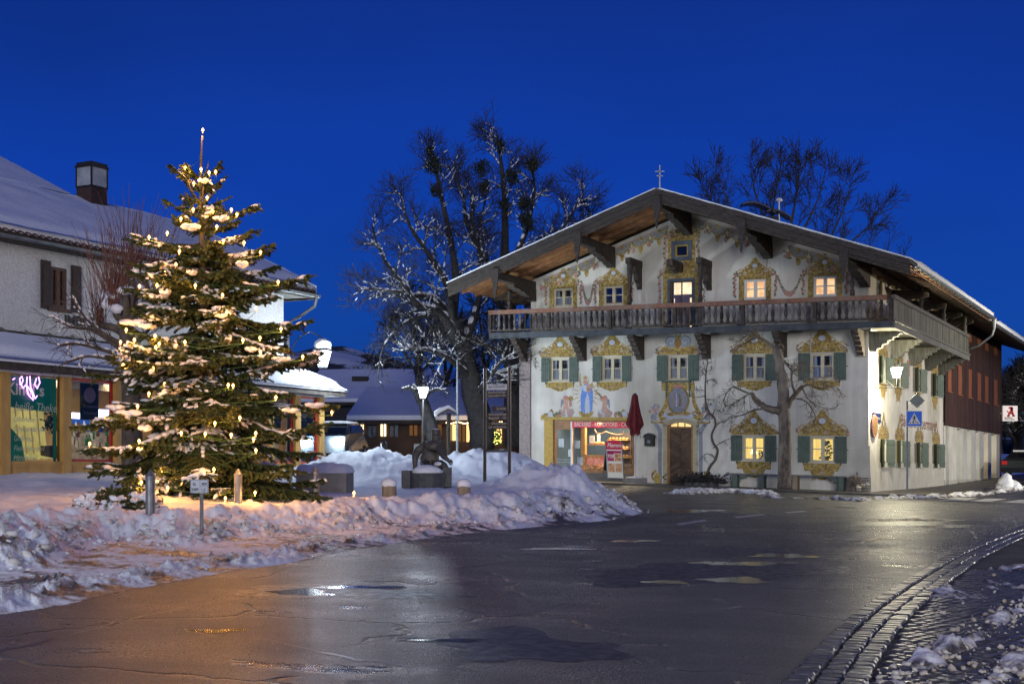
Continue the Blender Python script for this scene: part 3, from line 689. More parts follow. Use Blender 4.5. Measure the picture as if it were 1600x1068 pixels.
# plinth along the side and flared foot of the corner
mb = MB(); hb(mb, 0, .05, -.05, VB, -.6, 1.25); hb(mb, -1.1, 0.0, -.05, 0, -.6, .75)
mb.add([H(-1.5, -.003, -.5), H(-.9, -.10, -.5), H(.12, -.12, -.5), H(.12, -.12, .3), H(-.9, -.10, .3), H(-1.5, -.003, .3), H(.05, -.01, 1.9), H(-.8, -.003, 1.7)],
       [(0, 1, 4, 5), (1, 2, 3, 4), (3, 6, 7, 4), (4, 7, 5)])
mb.add([H(.12, -.12, -.5), H(.12, -.12, .3), H(.05, -.01, 1.9), H(.05, 1.4, 1.25), H(.12, 1.4, -.5)], [(0, 4, 3, 2, 1)])
build(mb, 'plinth', m_plinth, house)
mb = MB(); hb(mb, UL-.55, UL, -.10, .9, -.6, FU(828, 548)[1]); build(mb, 'corner_buttress', m_stone, house)
mb = MB(); a = FU(828, 726); b = FU(851, 726); hb(mb, UL-.02, b[0], -.12, -.002, -.6, a[1]); build(mb, 'stone_base', m_stone, house)

# window builder ------------------------------------------------------------
def window(r, T, frame_m, pane='dark', shutters=0, sh_w=.55, sill=True, bars=True, sh_ang=0.0, rec=.08, litm=None, curtain=True):
    a, b, c, d = r; fw = .09; mb = MB()
    def bx(s0, s1, w0, w1, d0, d1, mi=0, m_=None): (m_ or mb).box(s0, s1, d0, d1, w0, w1, T, mi)
    bx(a, a+fw, c, d, rec-.02, rec+.05); bx(b-fw, b, c, d, rec-.02, rec+.05)
    bx(a+fw, b-fw, d-fw, d, rec-.02, rec+.05); bx(a+fw, b-fw, c, c+fw, rec-.02, rec+.05)
    mid = (a+b)/2; bx(mid-.07, mid+.07, c+fw, d-fw, rec-.03, rec+.04)
    if bars:
        wm = c+(d-c)*.52
        bx(a+fw, mid-.07, wm-.02, wm+.02, rec, rec+.03); bx(mid+.07, b-fw, wm-.02, wm+.02, rec, rec+.03)
    W_ = build(mb, 'window', frame_m, house)
    for s0, s1 in ((a+fw, mid-.07), (mid+.07, b-fw)):
        p = MB(); p.quad(T(s0, rec+.045, c+fw), T(s1, rec+.045, c+fw), T(s1, rec+.045, d-fw), T(s0, rec+.045, d-fw)); build(p, 'pane', m_glass, W_)
    if litm:
        p = MB(); p.quad(T(a-.1, .5, c-.1), T(b+.1, .5, c-.1), T(b+.1, .5, d+.1), T(a-.1, .5, d+.1)); build(p, 'lit_room', litm, W_)
    else:
        if curtain:
            p = MB(); n = 22; c1 = c+(d-c)*.56
            for s0, s1 in ((a+fw, mid-.05), (mid+.05, b-fw)):
                xs = [s0+(s1-s0)*i/n for i in range(n+1)]
                vs = [T(x, .19+.02*math.sin(i*1.9), w) for w in (c+.03, c1) for i, x in enumerate(xs)]
                p.add(vs, [(i, i+1, n+2+i, n+1+i) for i in range(n)])
            for s0 in (a+fw, b-fw-.13):
                p.quad(T(s0, .2, c1), T(s0+.13, .2, c1), T(s0+.13, .2, d), T(s0, .2, d))
            build(p, 'curtain', m_curtain, W_)
        p = MB(); p.quad(T(a-.1, .8, c-.1), T(b+.1, .8, c-.1), T(b+.1, .8, d+.1), T(a-.1, .8, d+.1))
        for q in ((a-.01, a-.01, c, d), (b+.01, b+.01, c, d)): p.quad(T(q[0], .22, c), T(q[0], .8, c), T(q[0], .8, d), T(q[0], .22, d))
        build(p, 'dark_room', m_room, W_)
    if sill:
        p = MB(); p.box(a-.06, b+.06, -.10, .06, c-.05, c-.002, T); build(p, 'sill', frame_m, W_)
    if shutters:
        for side in (0, 1):
            p = MB(); h0, h1 = c-.03, d+.03
            if sh_ang == 0:
                s0, s1 = (a-sh_w, a-.01) if side == 0 else (b+.01, b+sh_w)
                Tt = lambda s, dd, w: T(s, dd, w)
                n = 4
                for i in range(n):
                    q0 = s0+(s1-s0)*i/n; q1 = s0+(s1-s0)*(i+1)/n; p.box(q0+.004, q1-.004, -.055, -.02, h0, h1, Tt)
                for w_ in (h0+.16, h1-.22): p.box(s0+.01, s1-.01, -.085, -.055, w_, w_+.10, Tt)
                hx = s0-.03 if side == 0 else s1+.03
                p.box(hx-.03, hx+.03, -.05, -.01, (h0+h1)/2-.015, (h0+h1)/2+.015, Tt, 1); p.box((s0+s1)/2-.01, (s0+s1)/2+.01, -.07, -.03, h0-.10, h0, Tt, 1)
            else:
                ca, sa = math.cos(sh_ang), math.sin(sh_ang); s_ = a-.01 if side == 0 else b+.01; sg = -1 if side == 0 else 1
                Tt = lambda q, dd, w, s_=s_, sg=sg: T(s_+sg*(q*ca)+0*dd, -q*sa-dd, w)
                n = 4
                for i in range(n): p.box(.01+sh_w*i/n+.004, .01+sh_w*(i+1)/n-.004, .0, .035, h0, h1, Tt)
                for w_ in (h0+.16, h1-.22): p.box(.02, sh_w-.01, .035, .06, w_, w_+.10, Tt)
            build(p, 'shutter', [m_shutter, m_iron], W_)
    return W_

# fresco ornaments ----------------------------------------------------------
def disc2(mb, T, cx_, cw, rx, rw, lay, mi, n=12):
    mb.poly([T(cx_+rx*math.cos(2*PI*i/n), -lay, cw+rw*math.sin(2*PI*i/n)) for i in range(n)], mi)
def stroke2(mb, T, pts, w0, w1, lay, mi):
    n = len(pts)
    for i in range(n-1):
        (x0, y0), (x1, y1) = pts[i], pts[i+1]; L = math.hypot(x1-x0, y1-y0) or 1e-6
        nx, ny = -(y1-y0)/L, (x1-x0)/L; a = w0+(w1-w0)*i/(n-1); b = w0+(w1-w0)*(i+1)/(n-1)
        mb.quad(T(x0+nx*a/2, -lay, y0+ny*a/2), T(x0-nx*a/2, -lay, y0-ny*a/2), T(x1-nx*b/2, -lay, y1-ny*b/2), T(x1+nx*b/2, -lay, y1+ny*b/2), mi)
def scroll(cx_, cw, r, turns, sg, ph=0, n=14):
    return [(cx_+sg*r*(1-t*.8)*math.cos(ph+turns*2*PI*t), cw+r*(1-t*.8)*math.sin(ph+turns*2*PI*t)) for t in [i/n for i in range(n+1)]]
OM = [m_ochre, m_ochre_l, m_umber, m_fgrey, m_frose, m_fleaf, m_fblue, m_fskin, m_fwhite, m_fpink, m_plaster]
_onum = [0]
def crest(T, c, w0, hw, ht, rnd, kind='ochre', lay0=.004):
    """painted pediment above a window: bumpy ogee outline, scrolls, oval and flowers"""
    mb = MB(); rg = random.Random(rnd); mi = 3 if kind == 'grey' else 0
    n = 44; top = []
    for i in range(n+1):
        x = -1+2*i/n; ax = abs(x)
        y = .16+.32*(1-ax**1.6)+.50*max(0, 1-ax*2.4)**.9+.07*abs(math.sin(ax*15.0))+rg.uniform(-.02, .03)
        if ax > .93: y *= .62
        top.append((c+hw*x*1.0, w0+ht*y))
    for p, q in zip(top, top[1:]): mb.quad(T(p[0], -lay0, w0), T(q[0], -lay0, w0), T(q[0], -lay0, q[1]), T(p[0], -lay0, p[1]), 0)
    def st(pts, a, b, mi_, l): stroke2(mb, T, pts, a, b, lay0+l, mi_)
    for sg in (-1, 1):
        st(scroll(c+sg*hw*.55, w0+ht*.34, ht*.15, 1.2, -sg), .035, .02, 2, .002)
        st(scroll(c+sg*hw*.28, w0+ht*.50, ht*.12, 1.1, sg), .03, .02, 2, .002)
        st([(c+sg*hw*x, w0+ht*y) for x, y in ((.98, .30), (.85, .42), (.7, .36), (.52, .52), (.36, .60), (.2, .76), (.07, .92))], .04, .02, 1, .003)
        st([(c+sg*hw*x, w0+ht*y) for x, y in ((.95, .16), (.75, .20), (.5, .12), (.25, .2), (0, .14))], .03, .03, 2, .003)
        st(scroll(c+sg*hw*.80, w0+ht*.33, ht*.09, 1.1, sg, 1), .03, .015, 1, .004)
        for k in range(7):
            xx_ = rg.uniform(.12, .9); yy_ = .14+rg.random()*max(.05, .42*(1-xx_)); stroke2(mb, T, scroll(c+sg*hw*xx_, w0+ht*yy_, ht*.075, .8, sg, rg.random()*6, 7), .028, .012, lay0+.0055, (10, 2, 9)[k % 3])
        for _ in range(5):
            disc2(mb, T, c+sg*hw*(.96+.10*rg.random()), w0+ht*(.02+.28*rg.random()), .05, .05, lay0+.004, 4 if rg.random() < .5 else 9, 7)
        for _ in range(3): disc2(mb, T, c+sg*hw*(.99+.08*rg.random()), w0+ht*(.0+.30*rg.random()), .04, .03, lay0+.005, 5, 6)
    if kind == 'grey':
        for sg in (-1, 1):
            disc2(mb, T, c+sg*hw*.33, w0+ht*.66, hw*.30, ht*.30, lay0+.006, 3, 14); st(scroll(c+sg*hw*.33, w0+ht*.66, ht*.2, 1.2, sg), .03, .02, 8, .008)
            st([(c+sg*.10, w0+ht*.85), (c+sg*.10, w0+ht*1.05), (c+sg*.13, w0+ht*1.18)], .035, .05, 2, .008)
        disc2(mb, T, c, w0+ht*.58, hw*.16, ht*.25, lay0+.009, 2, 12)
    else:
        disc2(mb, T, c, w0+ht*.56, hw*.19, ht*.15, lay0+.005, 2, 14); disc2(mb, T, c, w0+ht*.56, hw*.15, ht*.115, lay0+.007, 8 if kind == 'ochre' else 3, 14)
    return mb
def apron(T, c, w0, hw, ht, lay0=.004, rnd=0, style=0):
    mb = MB(); n = 30
    mb.quad(T(c-hw, -lay0, w0-ht*.42), T(c+hw, -lay0, w0-ht*.42), T(c+hw, -lay0, w0), T(c-hw, -lay0, w0), 0)
    prev = None
    for i in range(n+1):
        x = -1+2*i/n; ax = abs(x); y = .5+.42*max(0, 1-(ax/.75)**1.5)+.05*abs(math.sin(ax*11))
        if style and ax > .62: y = .44
        q = (c+hw*x, w0-ht*y)
        if prev: mb.quad(T(prev[0], -lay0, prev[1]), T(q[0], -lay0, q[1]), T(q[0], -lay0, w0-ht*.41), T(prev[0], -lay0, w0-ht*.41), 0)
        prev = q
    for sg in (-1, 1):
        stroke2(mb, T, scroll(c+sg*hw*.45, w0-ht*.5, ht*.16, 1.2, sg), .03, .015, lay0+.002, 2)
        stroke2(mb, T, [(c, w0-ht*.62), (c+sg*hw*.3, w0-ht*.55), (c+sg*hw*.6, w0-ht*.36), (c+sg*hw*.95, w0-ht*.28)], .03, .025, lay0+.003, 1)
        if style:
            for k in range(3): stroke2(mb, T, [(c+sg*hw*(.35+.07*k), w0-ht*.8), (c+sg*hw*(.42+.10*k), w0-ht*(1.02+.03*k))], .04, .02, lay0, 0)
    disc2(mb, T, c, w0-ht*.52, hw*.14, ht*.09, lay0+.004, 9, 10)
    return mb

# front windows
for i, f in enumerate(FW):
    a, b, c, d = f['r']; cc = (a+b)/2; hw = (b-a)/2
    if f['k'] == 'upper':
        window(f['r'], TF, m_cream, shutters=1, sh_w=.45 if i < 2 else .50)
        build(crest(TF, cc, d+.05, hw+.50, 1.02 if i != 2 else .85, i, 'grey' if i == 2 else 'ochre'), 'painted_crest', OM, house)
        if i != 2: build(apron(TF, cc, c-.05, hw+.24, .42), 'painted_apron', OM, house)
        m_ = MB(); m_.box(a-.07, a-.001, -.006, 0, c, d, H); build(m_, 'painted_band', m_ochre_l, house)
    elif f['k'] == 'lower':
        window(f['r'], TF, m_cream, shutters=1, sh_w=.50, litm=m_lit2)
        build(crest(TF, cc, d+.05, hw+.50, 1.05, 20+i), 'painted_crest', OM, house)
        build(apron(TF, cc, c-.05, hw+.26, .70, style=1), 'painted_apron', OM, house)
    else:
        window(f['r'], TF, m_cream if i < 9 else m_white, litm=(m_lit if f['lit'] else None), curtain=False if i == 8 else True, sill=False)
        m_ = MB()
        for q in ((a-.22, a, c-.2, d+.12), (b, b+.22, c-.2, d+.12), (a, b, d, d+.12)): m_.box(q[0], q[1], -.006, 0, q[2], q[3], H)
        build(m_, 'painted_surround', m_ochre, house)
        build(crest(TF, cc, d+.11, hw+.28, .80, 40+i, 'ochre'), 'painted_crest', OM, house)
        m_ = MB(); rg = random.Random(i)
        for sg in (-1, 1):
            for k in range(16):
                disc2(m_, TF, cc+sg*(hw+.36+.10*rg.random()), d+.25-k*.062, .055, .055, .004+.0005*k, 4 if k % 3 else 5, 7)
        build(m_, 'painted_garland', OM, house, kind='stuff')
# festoons between gable windows
for i, j in ((7, 8), (9, 10)):
    a = FW[i]['r'][1]+.5; b = FW[j]['r'][0]-.5; wy = FW[i]['r'][3]+.05; m_ = MB(); rg = random.Random(i)
    for k in range(46):
        t = k/45; x = a+(b-a)*t; y = wy-.75*math.sin(PI*t)**.8*(1 if True else 0)+.05*rg.random(); big = .05+.06*math.sin(PI*t)**3
        disc2(m_, TF, x, y, big, big, .004+.0003*k, 4 if (.35 < t < .65 and k % 2) else 5 if k % 2 else 9, 7)
    build(m_, 'painted_festoon', OM, house, kind='stuff')
# side windows
for i, s in enumerate(SW):
    a, b, c, d = s['r']; cc = (a+b)/2; hw = (b-a)/2
    if s['k'] != 'gable':
        window(s['r'], TS, m_cream, shutters=1, sh_w=.50, sh_ang=math.radians(26), litm=None)
        m_ = crest(TS, cc, d+.05, hw+.42, 1.15, 60+i); build(m_, 'painted_crest', OM, house)
        build(apron(TS, cc, c-.05, hw+.22, .62, style=1), 'painted_apron', OM, house)
        m_ = MB()
        for q in ((a-.16, a, c, d+.06), (b, b+.16, c, d+.06)): m_.box(q[0], q[1], -.006, 0, q[2], q[3], TS)
        build(m_, 'painted_band', m_ochre_l, house)
    else:
        window(s['r'], TS, m_cream if i > 8 else m_bluefr, curtain=(i % 2 == 0), sill=False)
        m_ = MB()
        for q in ((a-.16, a, c-.2, d+.16), (b, b+.16, c-.2, d+.16), (a, b, d, d+.16)): m_.box(q[0], q[1], -.006, 0, q[2], q[3], TS)
        build(m_, 'painted_surround', m_ochre, house)
# attic opening
a, b, c, d = ATT
m_ = MB()
for q in ((a, a+.17, c, d), (b-.17, b, c, d), (a+.17, b-.17, d-.17, d), (a+.17, b-.17, c, c+.17)): m_.box(q[0], q[1], -.03, .10, q[2], q[3], H)
for q in ((a+.17, a+.23, c+.17, d-.17), (b-.23, b-.17, c+.17, d-.17), (a+.23, b-.23, d-.23, d-.17), (a+.23, b-.23, c+.17, c+.23)): m_.box(q[0], q[1], .02, .12, q[2], q[3], H, 1)
aw = build(m_, 'window', [m_bluefr, m_ochre_l], house)
p = MB(); p.quad(H(a+.1, .13, c+.1), H(b-.1, .13, c+.1), H(b-.1, .13, d-.1), H(a+.1, .13, d-.1)); build(p, 'pane', m_carg, aw)
m_ = MB(); cc = (a+b)/2; hw = (b-a)/2
for q in ((a-.16, a, c-.12, d+.12), (b, b+.16, c-.12, d+.12), (a, b, d, d+.12), (a, b, c-.12, c)): m_.box(q[0], q[1], -.006, 0, q[2], q[3], H)
build(m_, 'painted_surround', m_ochre, house)
build(crest(TF, cc, d+.10, hw+.28, .62, 99), 'painted_crest', OM, house)
build(apron(TF, cc, c-.10, hw+.25, .36), 'painted_apron', OM, house)
m_ = MB(); rg = random.Random(3)
for sg in (-1, 1):
    for k in range(18): disc2(m_, TF, cc+sg*(hw+.22+.12*rg.random()), d+.2-k*.07, .06, .06, .008+.0005*k, 4 if k % 3 == 0 else 5 if k % 3 == 1 else 9, 7)
build(m_, 'painted_garland', OM, house, kind='stuff')
# gallery door
a, b, c, d = GD
m_ = MB()
for q in ((a, a+.12, c, d), (b-.12, b, c, d), (a+.12, b-.12, d-.12, d)): m_.box(q[0], q[1], .0, .12, q[2], q[3], H)
for q in ((a+.12, a+.17, c, d-.12), (b-.17, b-.12, c, d-.12), ((a+b)/2-.02, (a+b)/2+.02, c, d-.12), (a+.17, b-.17, d-.17, d-.12)): m_.box(q[0], q[1], .05, .11, q[2], q[3], H, 1)
gd = build(m_, 'gallery_door', [m_bluefr, m_brownfr], house)
p = MB(); p.quad(H(a+.1, .13, c), H(b-.1, .13, c), H(b-.1, .13, d-.1), H(a+.1, .13, d-.1)); build(p, 'pane', m_glass, gd)
p = MB(); p.quad(H(a-.1, 1.0, c-.1), H(b+.1, 1.0, c-.1), H(b+.1, 1.0, d+.1), H(a-.1, 1.0, d+.1)); build(p, 'lit_room', m_lit3, gd)
p = MB(); p.box(a+.1, a+.75, .6, .7, c, d-.75, H); p.box(a+.02, a+.95, .55, .75, d-.75, d-.62, H); build(p, 'wardrobe', mat('grey wardrobe', (.22, .15, .12), rough=.7), gd)
m_ = MB()
for q in ((a-.20, a, c, d+.14), (b, b+.20, c, d+.14), (a, b, d, d+.14)): m_.box(q[0], q[1], -.006, 0, q[2], q[3], H)
build(m_, 'painted_surround', m_ochre, house)
build(crest(TF, (a+b)/2, d+.13, (b-a)/2+.28, .85, 98), 'painted_crest', OM, house)
m_ = MB()
for k in range(26): disc2(m_, TF, a-.42+.10*rg.random(), d+.15-k*.075, .07, .07, .004+.0005*k, (4, 5, 9, 3)[k % 4], 7); disc2(m_, TF, b+.36+.08*rg.random(), d+.15-k*.075, .05, .06, .004+.0005*k, (4, 5, 9, 3)[k % 4], 7)
build(m_, 'painted_garland', OM, house, kind='stuff')

# frieze below the verge: scallops with spokes, tassels and rose clusters
m_ = MB(); rg = random.Random(11)
per = .86
for side in (-1, 1):
    x = .45
    while x < 7.1:
        u = UM+side*x; wt = roof_w(u)-RT-.16
        skip = any(abs(u-p) < .45 for p in (-15.0, -11.1, -7.57, -4.06, -.1))
        if not skip:
            sl = -side*SL; r = .40
            arc = [(u+r*math.cos(PI+PI*i/12), wt+sl*(r*math.cos(PI+PI*i/12))+r*1.0*math.sin(PI+PI*i/12)-.03) for i in range(13)]
            m_.poly([TF(p[0], -.004, p[1]) for p in arc], 3)
            stroke2(m_, TF, arc, .07, .07, .006, 0); stroke2(m_, TF, [arc[0], arc[-1]], .06, .06, .007, 9)
            hub = (u, wt-.08)
            for k in (2, 4, 6, 8, 10): stroke2(m_, TF, [hub, arc[k]], .025, .03, .008, 0)
            disc2(m_, TF, hub[0], hub[1], .09, .08, .009, 0, 10)
            m_.box(u-.10, u+.10, -.008, -.004, wt-.62, wt-.42, H, 0); m_.box(u-.06, u+.06, -.010, -.008, wt-.72, wt-.62, H, 1)
        un = UM+side*(x+per/2); wn = roof_w(un)-RT-.16
        for k in range(11): disc2(m_, TF, un+rg.uniform(-.13, .13), wn-.44+rg.uniform(-.13, .10), .06, .06, .010+.0004*k, (4, 5, 9, 5, 4)[k % 5], 7)
        stroke2(m_, TF, [(un-.2, wn-.22), (un, wn-.34), (un+.2, wn-.22)], .05, .05, .006, 0)
        x += per
build(m_, 'painted_frieze', OM, house, kind='stuff')
# ropes hanging from the scallop bowls
m_ = MB(); u0 = FU(1199, 400)[0]; w0 = FU(1199, 400)[1]
stroke2(m_, TF, [(u0, w0), (u0-.05, w0-.9)], .03, .03, .004, 2)
for sg in (-1, 1): stroke2(m_, TF, [(u0, w0-.1), (u0+sg*.35, w0+.35)], .04, .04, .005, 0)
build(m_, 'painted_rope', OM, house)

# roof ------------------------------------------------------------------------
VO = 3.4; EO = 2.3
UE0, UE1 = UL-EO, EO
def roof_slab(name, v0, v1, off_top, thick, m, u0=UE0, u1=UE1, parent=house):
    mb = MB()
    for ua, ub in ((u0, UM), (UM, u1)):
        f = lambda u, v, w: H(u, v, w+roof_w(u)+off_top)
        mb.box(ua, ub, v0, v1, -thick, 0, f)
    return build(mb, name, m, parent)
roof = roof_slab('roof', -VO+.06, VB+.4, 0, .16, m_wood_dark)
roof_slab('barn_roof', VB+.4, VE+3.0, -.25, .16, m_wood_dark)
# soffit boards running towards the ridge line direction, laid between rafters
mb = MB(); rg = random.Random(2)
for sgn, (ua, ub) in ((-1, (UE0+.05, UM-.05)), (1, (UM+.05, UE1-.05))):
    u = ua
    while u < ub-.02:
        e = min(u+.165, ub); dz = rg.uniform(0, .012)
        f = lambda uu, v, w: H(uu, v, w+roof_w(uu)-.16)
        mb.box(u+.006, e-.006, -VO+.1, 0.0 if UL < u < 0 else VB, -.03-dz, -.002, f); u += .165
build(mb, 'soffit', m_soffit, roof)
mb = MB()
for v in (-2.35, -1.25): 
    for ua, ub in ((UE0+.1, UM), (UM, UE1-.1)):
        f = lambda u, vv, w: H(u, vv, w+roof_w(u)-.2)
        mb.box(ua, ub, v-.07, v+.07, -.17, -.004, f)
build(mb, 'rafter', m_rafter, roof)
# rafter tails and eaves boards along the side
mb = MB(); v = .6
while v < VB:
    f = lambda u, vv, w: H(u, vv, w+roof_w(u)-.2)
    mb.box(-.1, UE1-.12, v-.06, v+.06, -.17, -.004, f); mb.box(UE0+.12, UL+.1, v-.06, v+.06, -.17, -.004, f); v += .95
build(mb, 'eaves_rafters', m_wood_dark, roof, kind='stuff')
# barge boards: three overlapping boards on each side
for k, (o0, o1, pv, mm) in enumerate(((.03, -.20, .05, m_bargeb), (-.17, -.42, .0, m_bargeb), (-.38, -.56, -.05, m_wood_dark))):
    for ua, ub in ((UE0, UM), (UM, UE1)):
        mb = MB(); f = lambda u, vv, w: H(u, vv, w+roof_w(u))
        mb.box(ua, ub, -VO-pv-.03, -VO-pv+.03, o1, o0, f); build(mb, 'barge_board', mm, roof)
# purlins: carved consoles carrying the gable overhang and the hanging pendants
def pendant(u):
    mb = MB(); w = roof_w(u)-.30; vv = -VO-.10
    prof = [(-.17, 0), (-.16, -.5), (-.11, -.62), (-.12, -.8), (-.06, -.95), (-.05, -1.15), (0, -1.30), (.05, -1.15), (.06, -.95), (.12, -.8), (.11, -.62), (.16, -.5), (.17, 0)]
    L = [H(u+a, vv, w+b) for a, b in prof]; e = Vector(H(0, .06, 0))-Vector(H(0, 0, 0)); mb.prism(L, tuple(e)); return mb
for u in (-15.0, -11.1, UM, -4.06, -.1):
    w1 = roof_w(u)-.42; mb = MB(); hb(mb, u-.16, u+.16, -VO+.05, .3, w1-.34, w1)
    prof = [(0, 0), (-2.1, 0), (-2.1, -.16), (-1.85, -.2), (-1.7, -.17), (-1.4, -.27), (-1.25, -.25), (-.9, -.38), (-.7, -.37), (-.45, -.48), (-.25, -.49), (-.2, -.55), (0, -.55)]
    L = [H(u-.18, v_, w1-.34+w_) for v_, w_ in prof]; e = Vector(H(.36, 0, 0))-Vector(H(0, 0, 0)); mb.prism(L, tuple(e))
    pu = build(mb, 'purlin', m_wood_dark, roof)
    build(pendant(u), 'pendant', m_bargeb, roof)
# side consoles under the eave
for v in (4.2, 8.2, 12.2, 15.4):
    mb = MB(); w1 = roof_w(1.2)-.45
    prof = [(0, 0), (1.5, -.0), (1.5, -.15), (1.1, -.3), (.9, -.28), (.5, -.55), (.2, -.6), (0, -.75)]
    L = [H(a, v-.12, w1+b-(a*.12)) for a, b in prof]; e = Vector(H(0, .24, 0))-Vector(H(0, 0, 0)); mb.prism(L, tuple(e)); build(mb, 'console', m_wood_dark, roof)
# snow on the roof
def roof_snow(name, v0, v1, off, u0, u1, t0=.20, nv=60, nu=70):
    us = np.linspace(u0, u1, nu); vs = np.linspace(v0, v1, nv); U_, V_ = np.meshgrid(us, vs)
    edge = np.minimum(np.minimum(U_-u0, u1-U_), np.minimum(V_-v0, v1-V_)); th = t0*(.80+.35*sst(0, .5, edge))+.10*fbm(U_, V_, .9, 3)*sst(0, .3, edge)+.05*fbm(U_, V_, 3, 2)
    th = np.maximum(th, .03); th = th*(.40+.60*sst(.2, 2.2, V_-v0))
    Wt = WT-SL*np.abs(U_-UM)+off
    def P(Wz): return np.stack([RX+U_*Ux+V_*Vx, RY+U_*Uy+V_*Vy, RZ+Wz-TU*U_-TV*V_], -1).reshape(-1, 3)
    top = P(Wt+th); bot = P(Wt-.0); n = nu*nv; Ff = grid_faces(nv, nu)
    idx = np.arange(n).reshape(nv, nu); rim = np.concatenate([idx[0, :], idx[1:, -1], idx[-1, -2::-1], idx[-2:0:-1, 0]])
    r2 = np.roll(rim, -1); side = np.stack([rim, r2, r2+n, rim+n], -1)
    return build_np(name, np.concatenate([top, bot]), np.concatenate([Ff, side]), m_snow, roof, smooth=True)
roof_snow('roof_snow', -VO-.08, VB+.45, .005, UE0-.05, UE1+.06)
roof_snow('barn_roof_snow', VB+.45, VE+3.0, -.245, UE0, UE1+.06, .26)
# gutter with brackets, down pipe
mb = MB(); w = roof_w(UE1)-.16
n = 8
def gut(v0, v1, w):
    for i in range(n):
        a0 = PI+PI*i/n; a1 = PI+PI*(i+1)/n
        p = [(UE1+.14+.11*math.cos(a), w+.11*math.sin(a)) for a in (a0, a1)]
        mb.quad(H(p[0][0], v0, p[0][1]), H(p[1][0], v0, p[1][1]), H(p[1][0], v1, p[1][1]), H(p[0][0], v1, p[0][1]))
gut(-VO+.1, VB+.2, w); gut(VB+.3, VE+3, w-.25)
v = -VO+.5
while v < VB: hb(mb, UE1+.02, UE1+.26, v-.02, v+.02, w-.135, w-.10); v += .9
gt = build(mb, 'gutter', m_metal, house)
mb = MB(); mb.tube([H(UE1+.14, VB-.1, w-.05), H(UE1+.14, VB-.1, w-.5), H(UE1+.05, VB-.1, w-.85), H(UE1-.6, VB-.05, w-1.35), H(1.25, VB, w-1.5), H(.3, VB+.1, w-1.75)], [.13, .07, .06, .06, .06, .06], 8); build(mb, 'down_pipe', m_metal, gt)
mb = MB(); mb.tube([H(UE1-.05, v_, roof_w(UE1)-.30) for v_ in (-VO+.2, VB)], .03, 5); build(mb, 'copper_edge', m_rail, gt)
# ridge cross, chimney cowls
mb = MB(); c = H(UM, -VO+.25, WT+.05); cx0, cy0, cz0 = c
mb.box(cx0-.025, cx0+.025, cy0-.02, cy0+.02, cz0, cz0+.95); mb.box(cx0-.18, cx0+.18, cy0-.02, cy0+.02, cz0+.68, cz0+.72); mb.box(cx0-.13, cx0+.13, cy0-.02, cy0+.02, cz0+.50, cz0+.54)
tag(build(mb, 'ridge_cross', m_metal), 'small double armed metal cross standing on the tip of the farmhouse gable', 'cross')
UC = FU(1196, 330, 5.5)[0]; cw = thing('chimney_cowl', H(UC, 5.5, FU(1196, 333, 5.5)[1]), 'dark curved chimney cowl with a white vent cap on the farmhouse roof', 'chimney')
mb = MB(); X0, Y0, Z0 = org(cw); Z0 -= .45
mb.box(X0-.55, X0+.55, Y0-.3, Y0+.3, Z0-1.3, Z0+.25); build(mb, 'chimney_block', m_room, cw)
for dx, dz, s in ((-.35, .62, 1.0), (.55, .35, .75)):
    mb = MB(); n = 9; L = []
    for i in range(n+1):
        t = i/n; L.append((X0+dx-.75*s+1.5*s*t, Z0+dz+.38*s*math.sin(PI*(t*.75+.2))-.25*t*s))
    pts = [(x, Y0-.4, z) for x, z in L]+[(x, Y0-.4, z-.07) for x, z in reversed(L)]
    mb.prism(pts, (0, .8, 0)); build(mb, 'cowl_sheet', m_iron, cw)
mb = MB(); mb.tube([(X0+.62, Y0, Z0), (X0+.62, Y0, Z0+1.0)], .035, 6); mb.lathe((X0+.62, Y0, Z0+.95), [(.04, 0), (.15, .05), (.17, .10), (.12, .17), (.03, .2)], 10); build(mb, 'vent_cap', m_white, cw)

# gallery ------------------------------------------------------------------------
GO = 1.2; GF0, GF1 = 6.42, 6.68; RB, RTP = 7.50, 7.68; GL = -16.6
mb = MB(); hb(mb, GL, GO, -GO, -GO+.16, GF0, GF1); hb(mb, GL-.0, 0, -GO+.16, -.002, GF1-.10, GF1-.02)
gal = build(mb, 'gallery', m_blueb, house)
mb = MB(); hb(mb, 0, GO, -GO+.16, VB-.1, GF1-.12, GF1-.02)
build(mb, 'side_floor', m_wood_green, gal)
mb = MB(); hb(mb, GL, GO-.2, -GO-.08, -GO+.14, RB, RTP)
build(mb, 'handrail', m_rail, gal)
mb = MB(); hb(mb, GL+.05, GO, -GO+.02, -GO+.10, GF1+.06, GF1+.14)
for u_ in np.linspace(GL+.03, GO-.07, 7): hb(mb, u_-.07, u_+.07, -GO+.0, -GO+.13, GF1, RB)
build(mb, 'bottom_rail', m_wood_dark, gal)
prof = [(.045, 0), (.075, .04), (.075, .10), (.04, .14), (.06, .19), (.085, .30), (.075, .40), (.045, .50), (.04, .56), (.07, .60), (.07, .66), (.045, .70), (.05, .74)]
mb = MB(); mb.lathe((0, 0, 0), prof, 7); me_b = bpy.data.meshes.new('baluster'); me_b.from_pydata(mb.v, [], mb.f); me_b.materials.append(m_bal); me_b.update(); me_b.shade_smooth()
nb = 66
for i in range(nb):
    u_ = GL+.22+(GO-GL-.4)*i/(nb-1)
    o = link_mesh('baluster', me_b, gal, H(u_, -GO+.06, GF1+.10)); o.rotation_euler = (0, 0, random.random()*6)
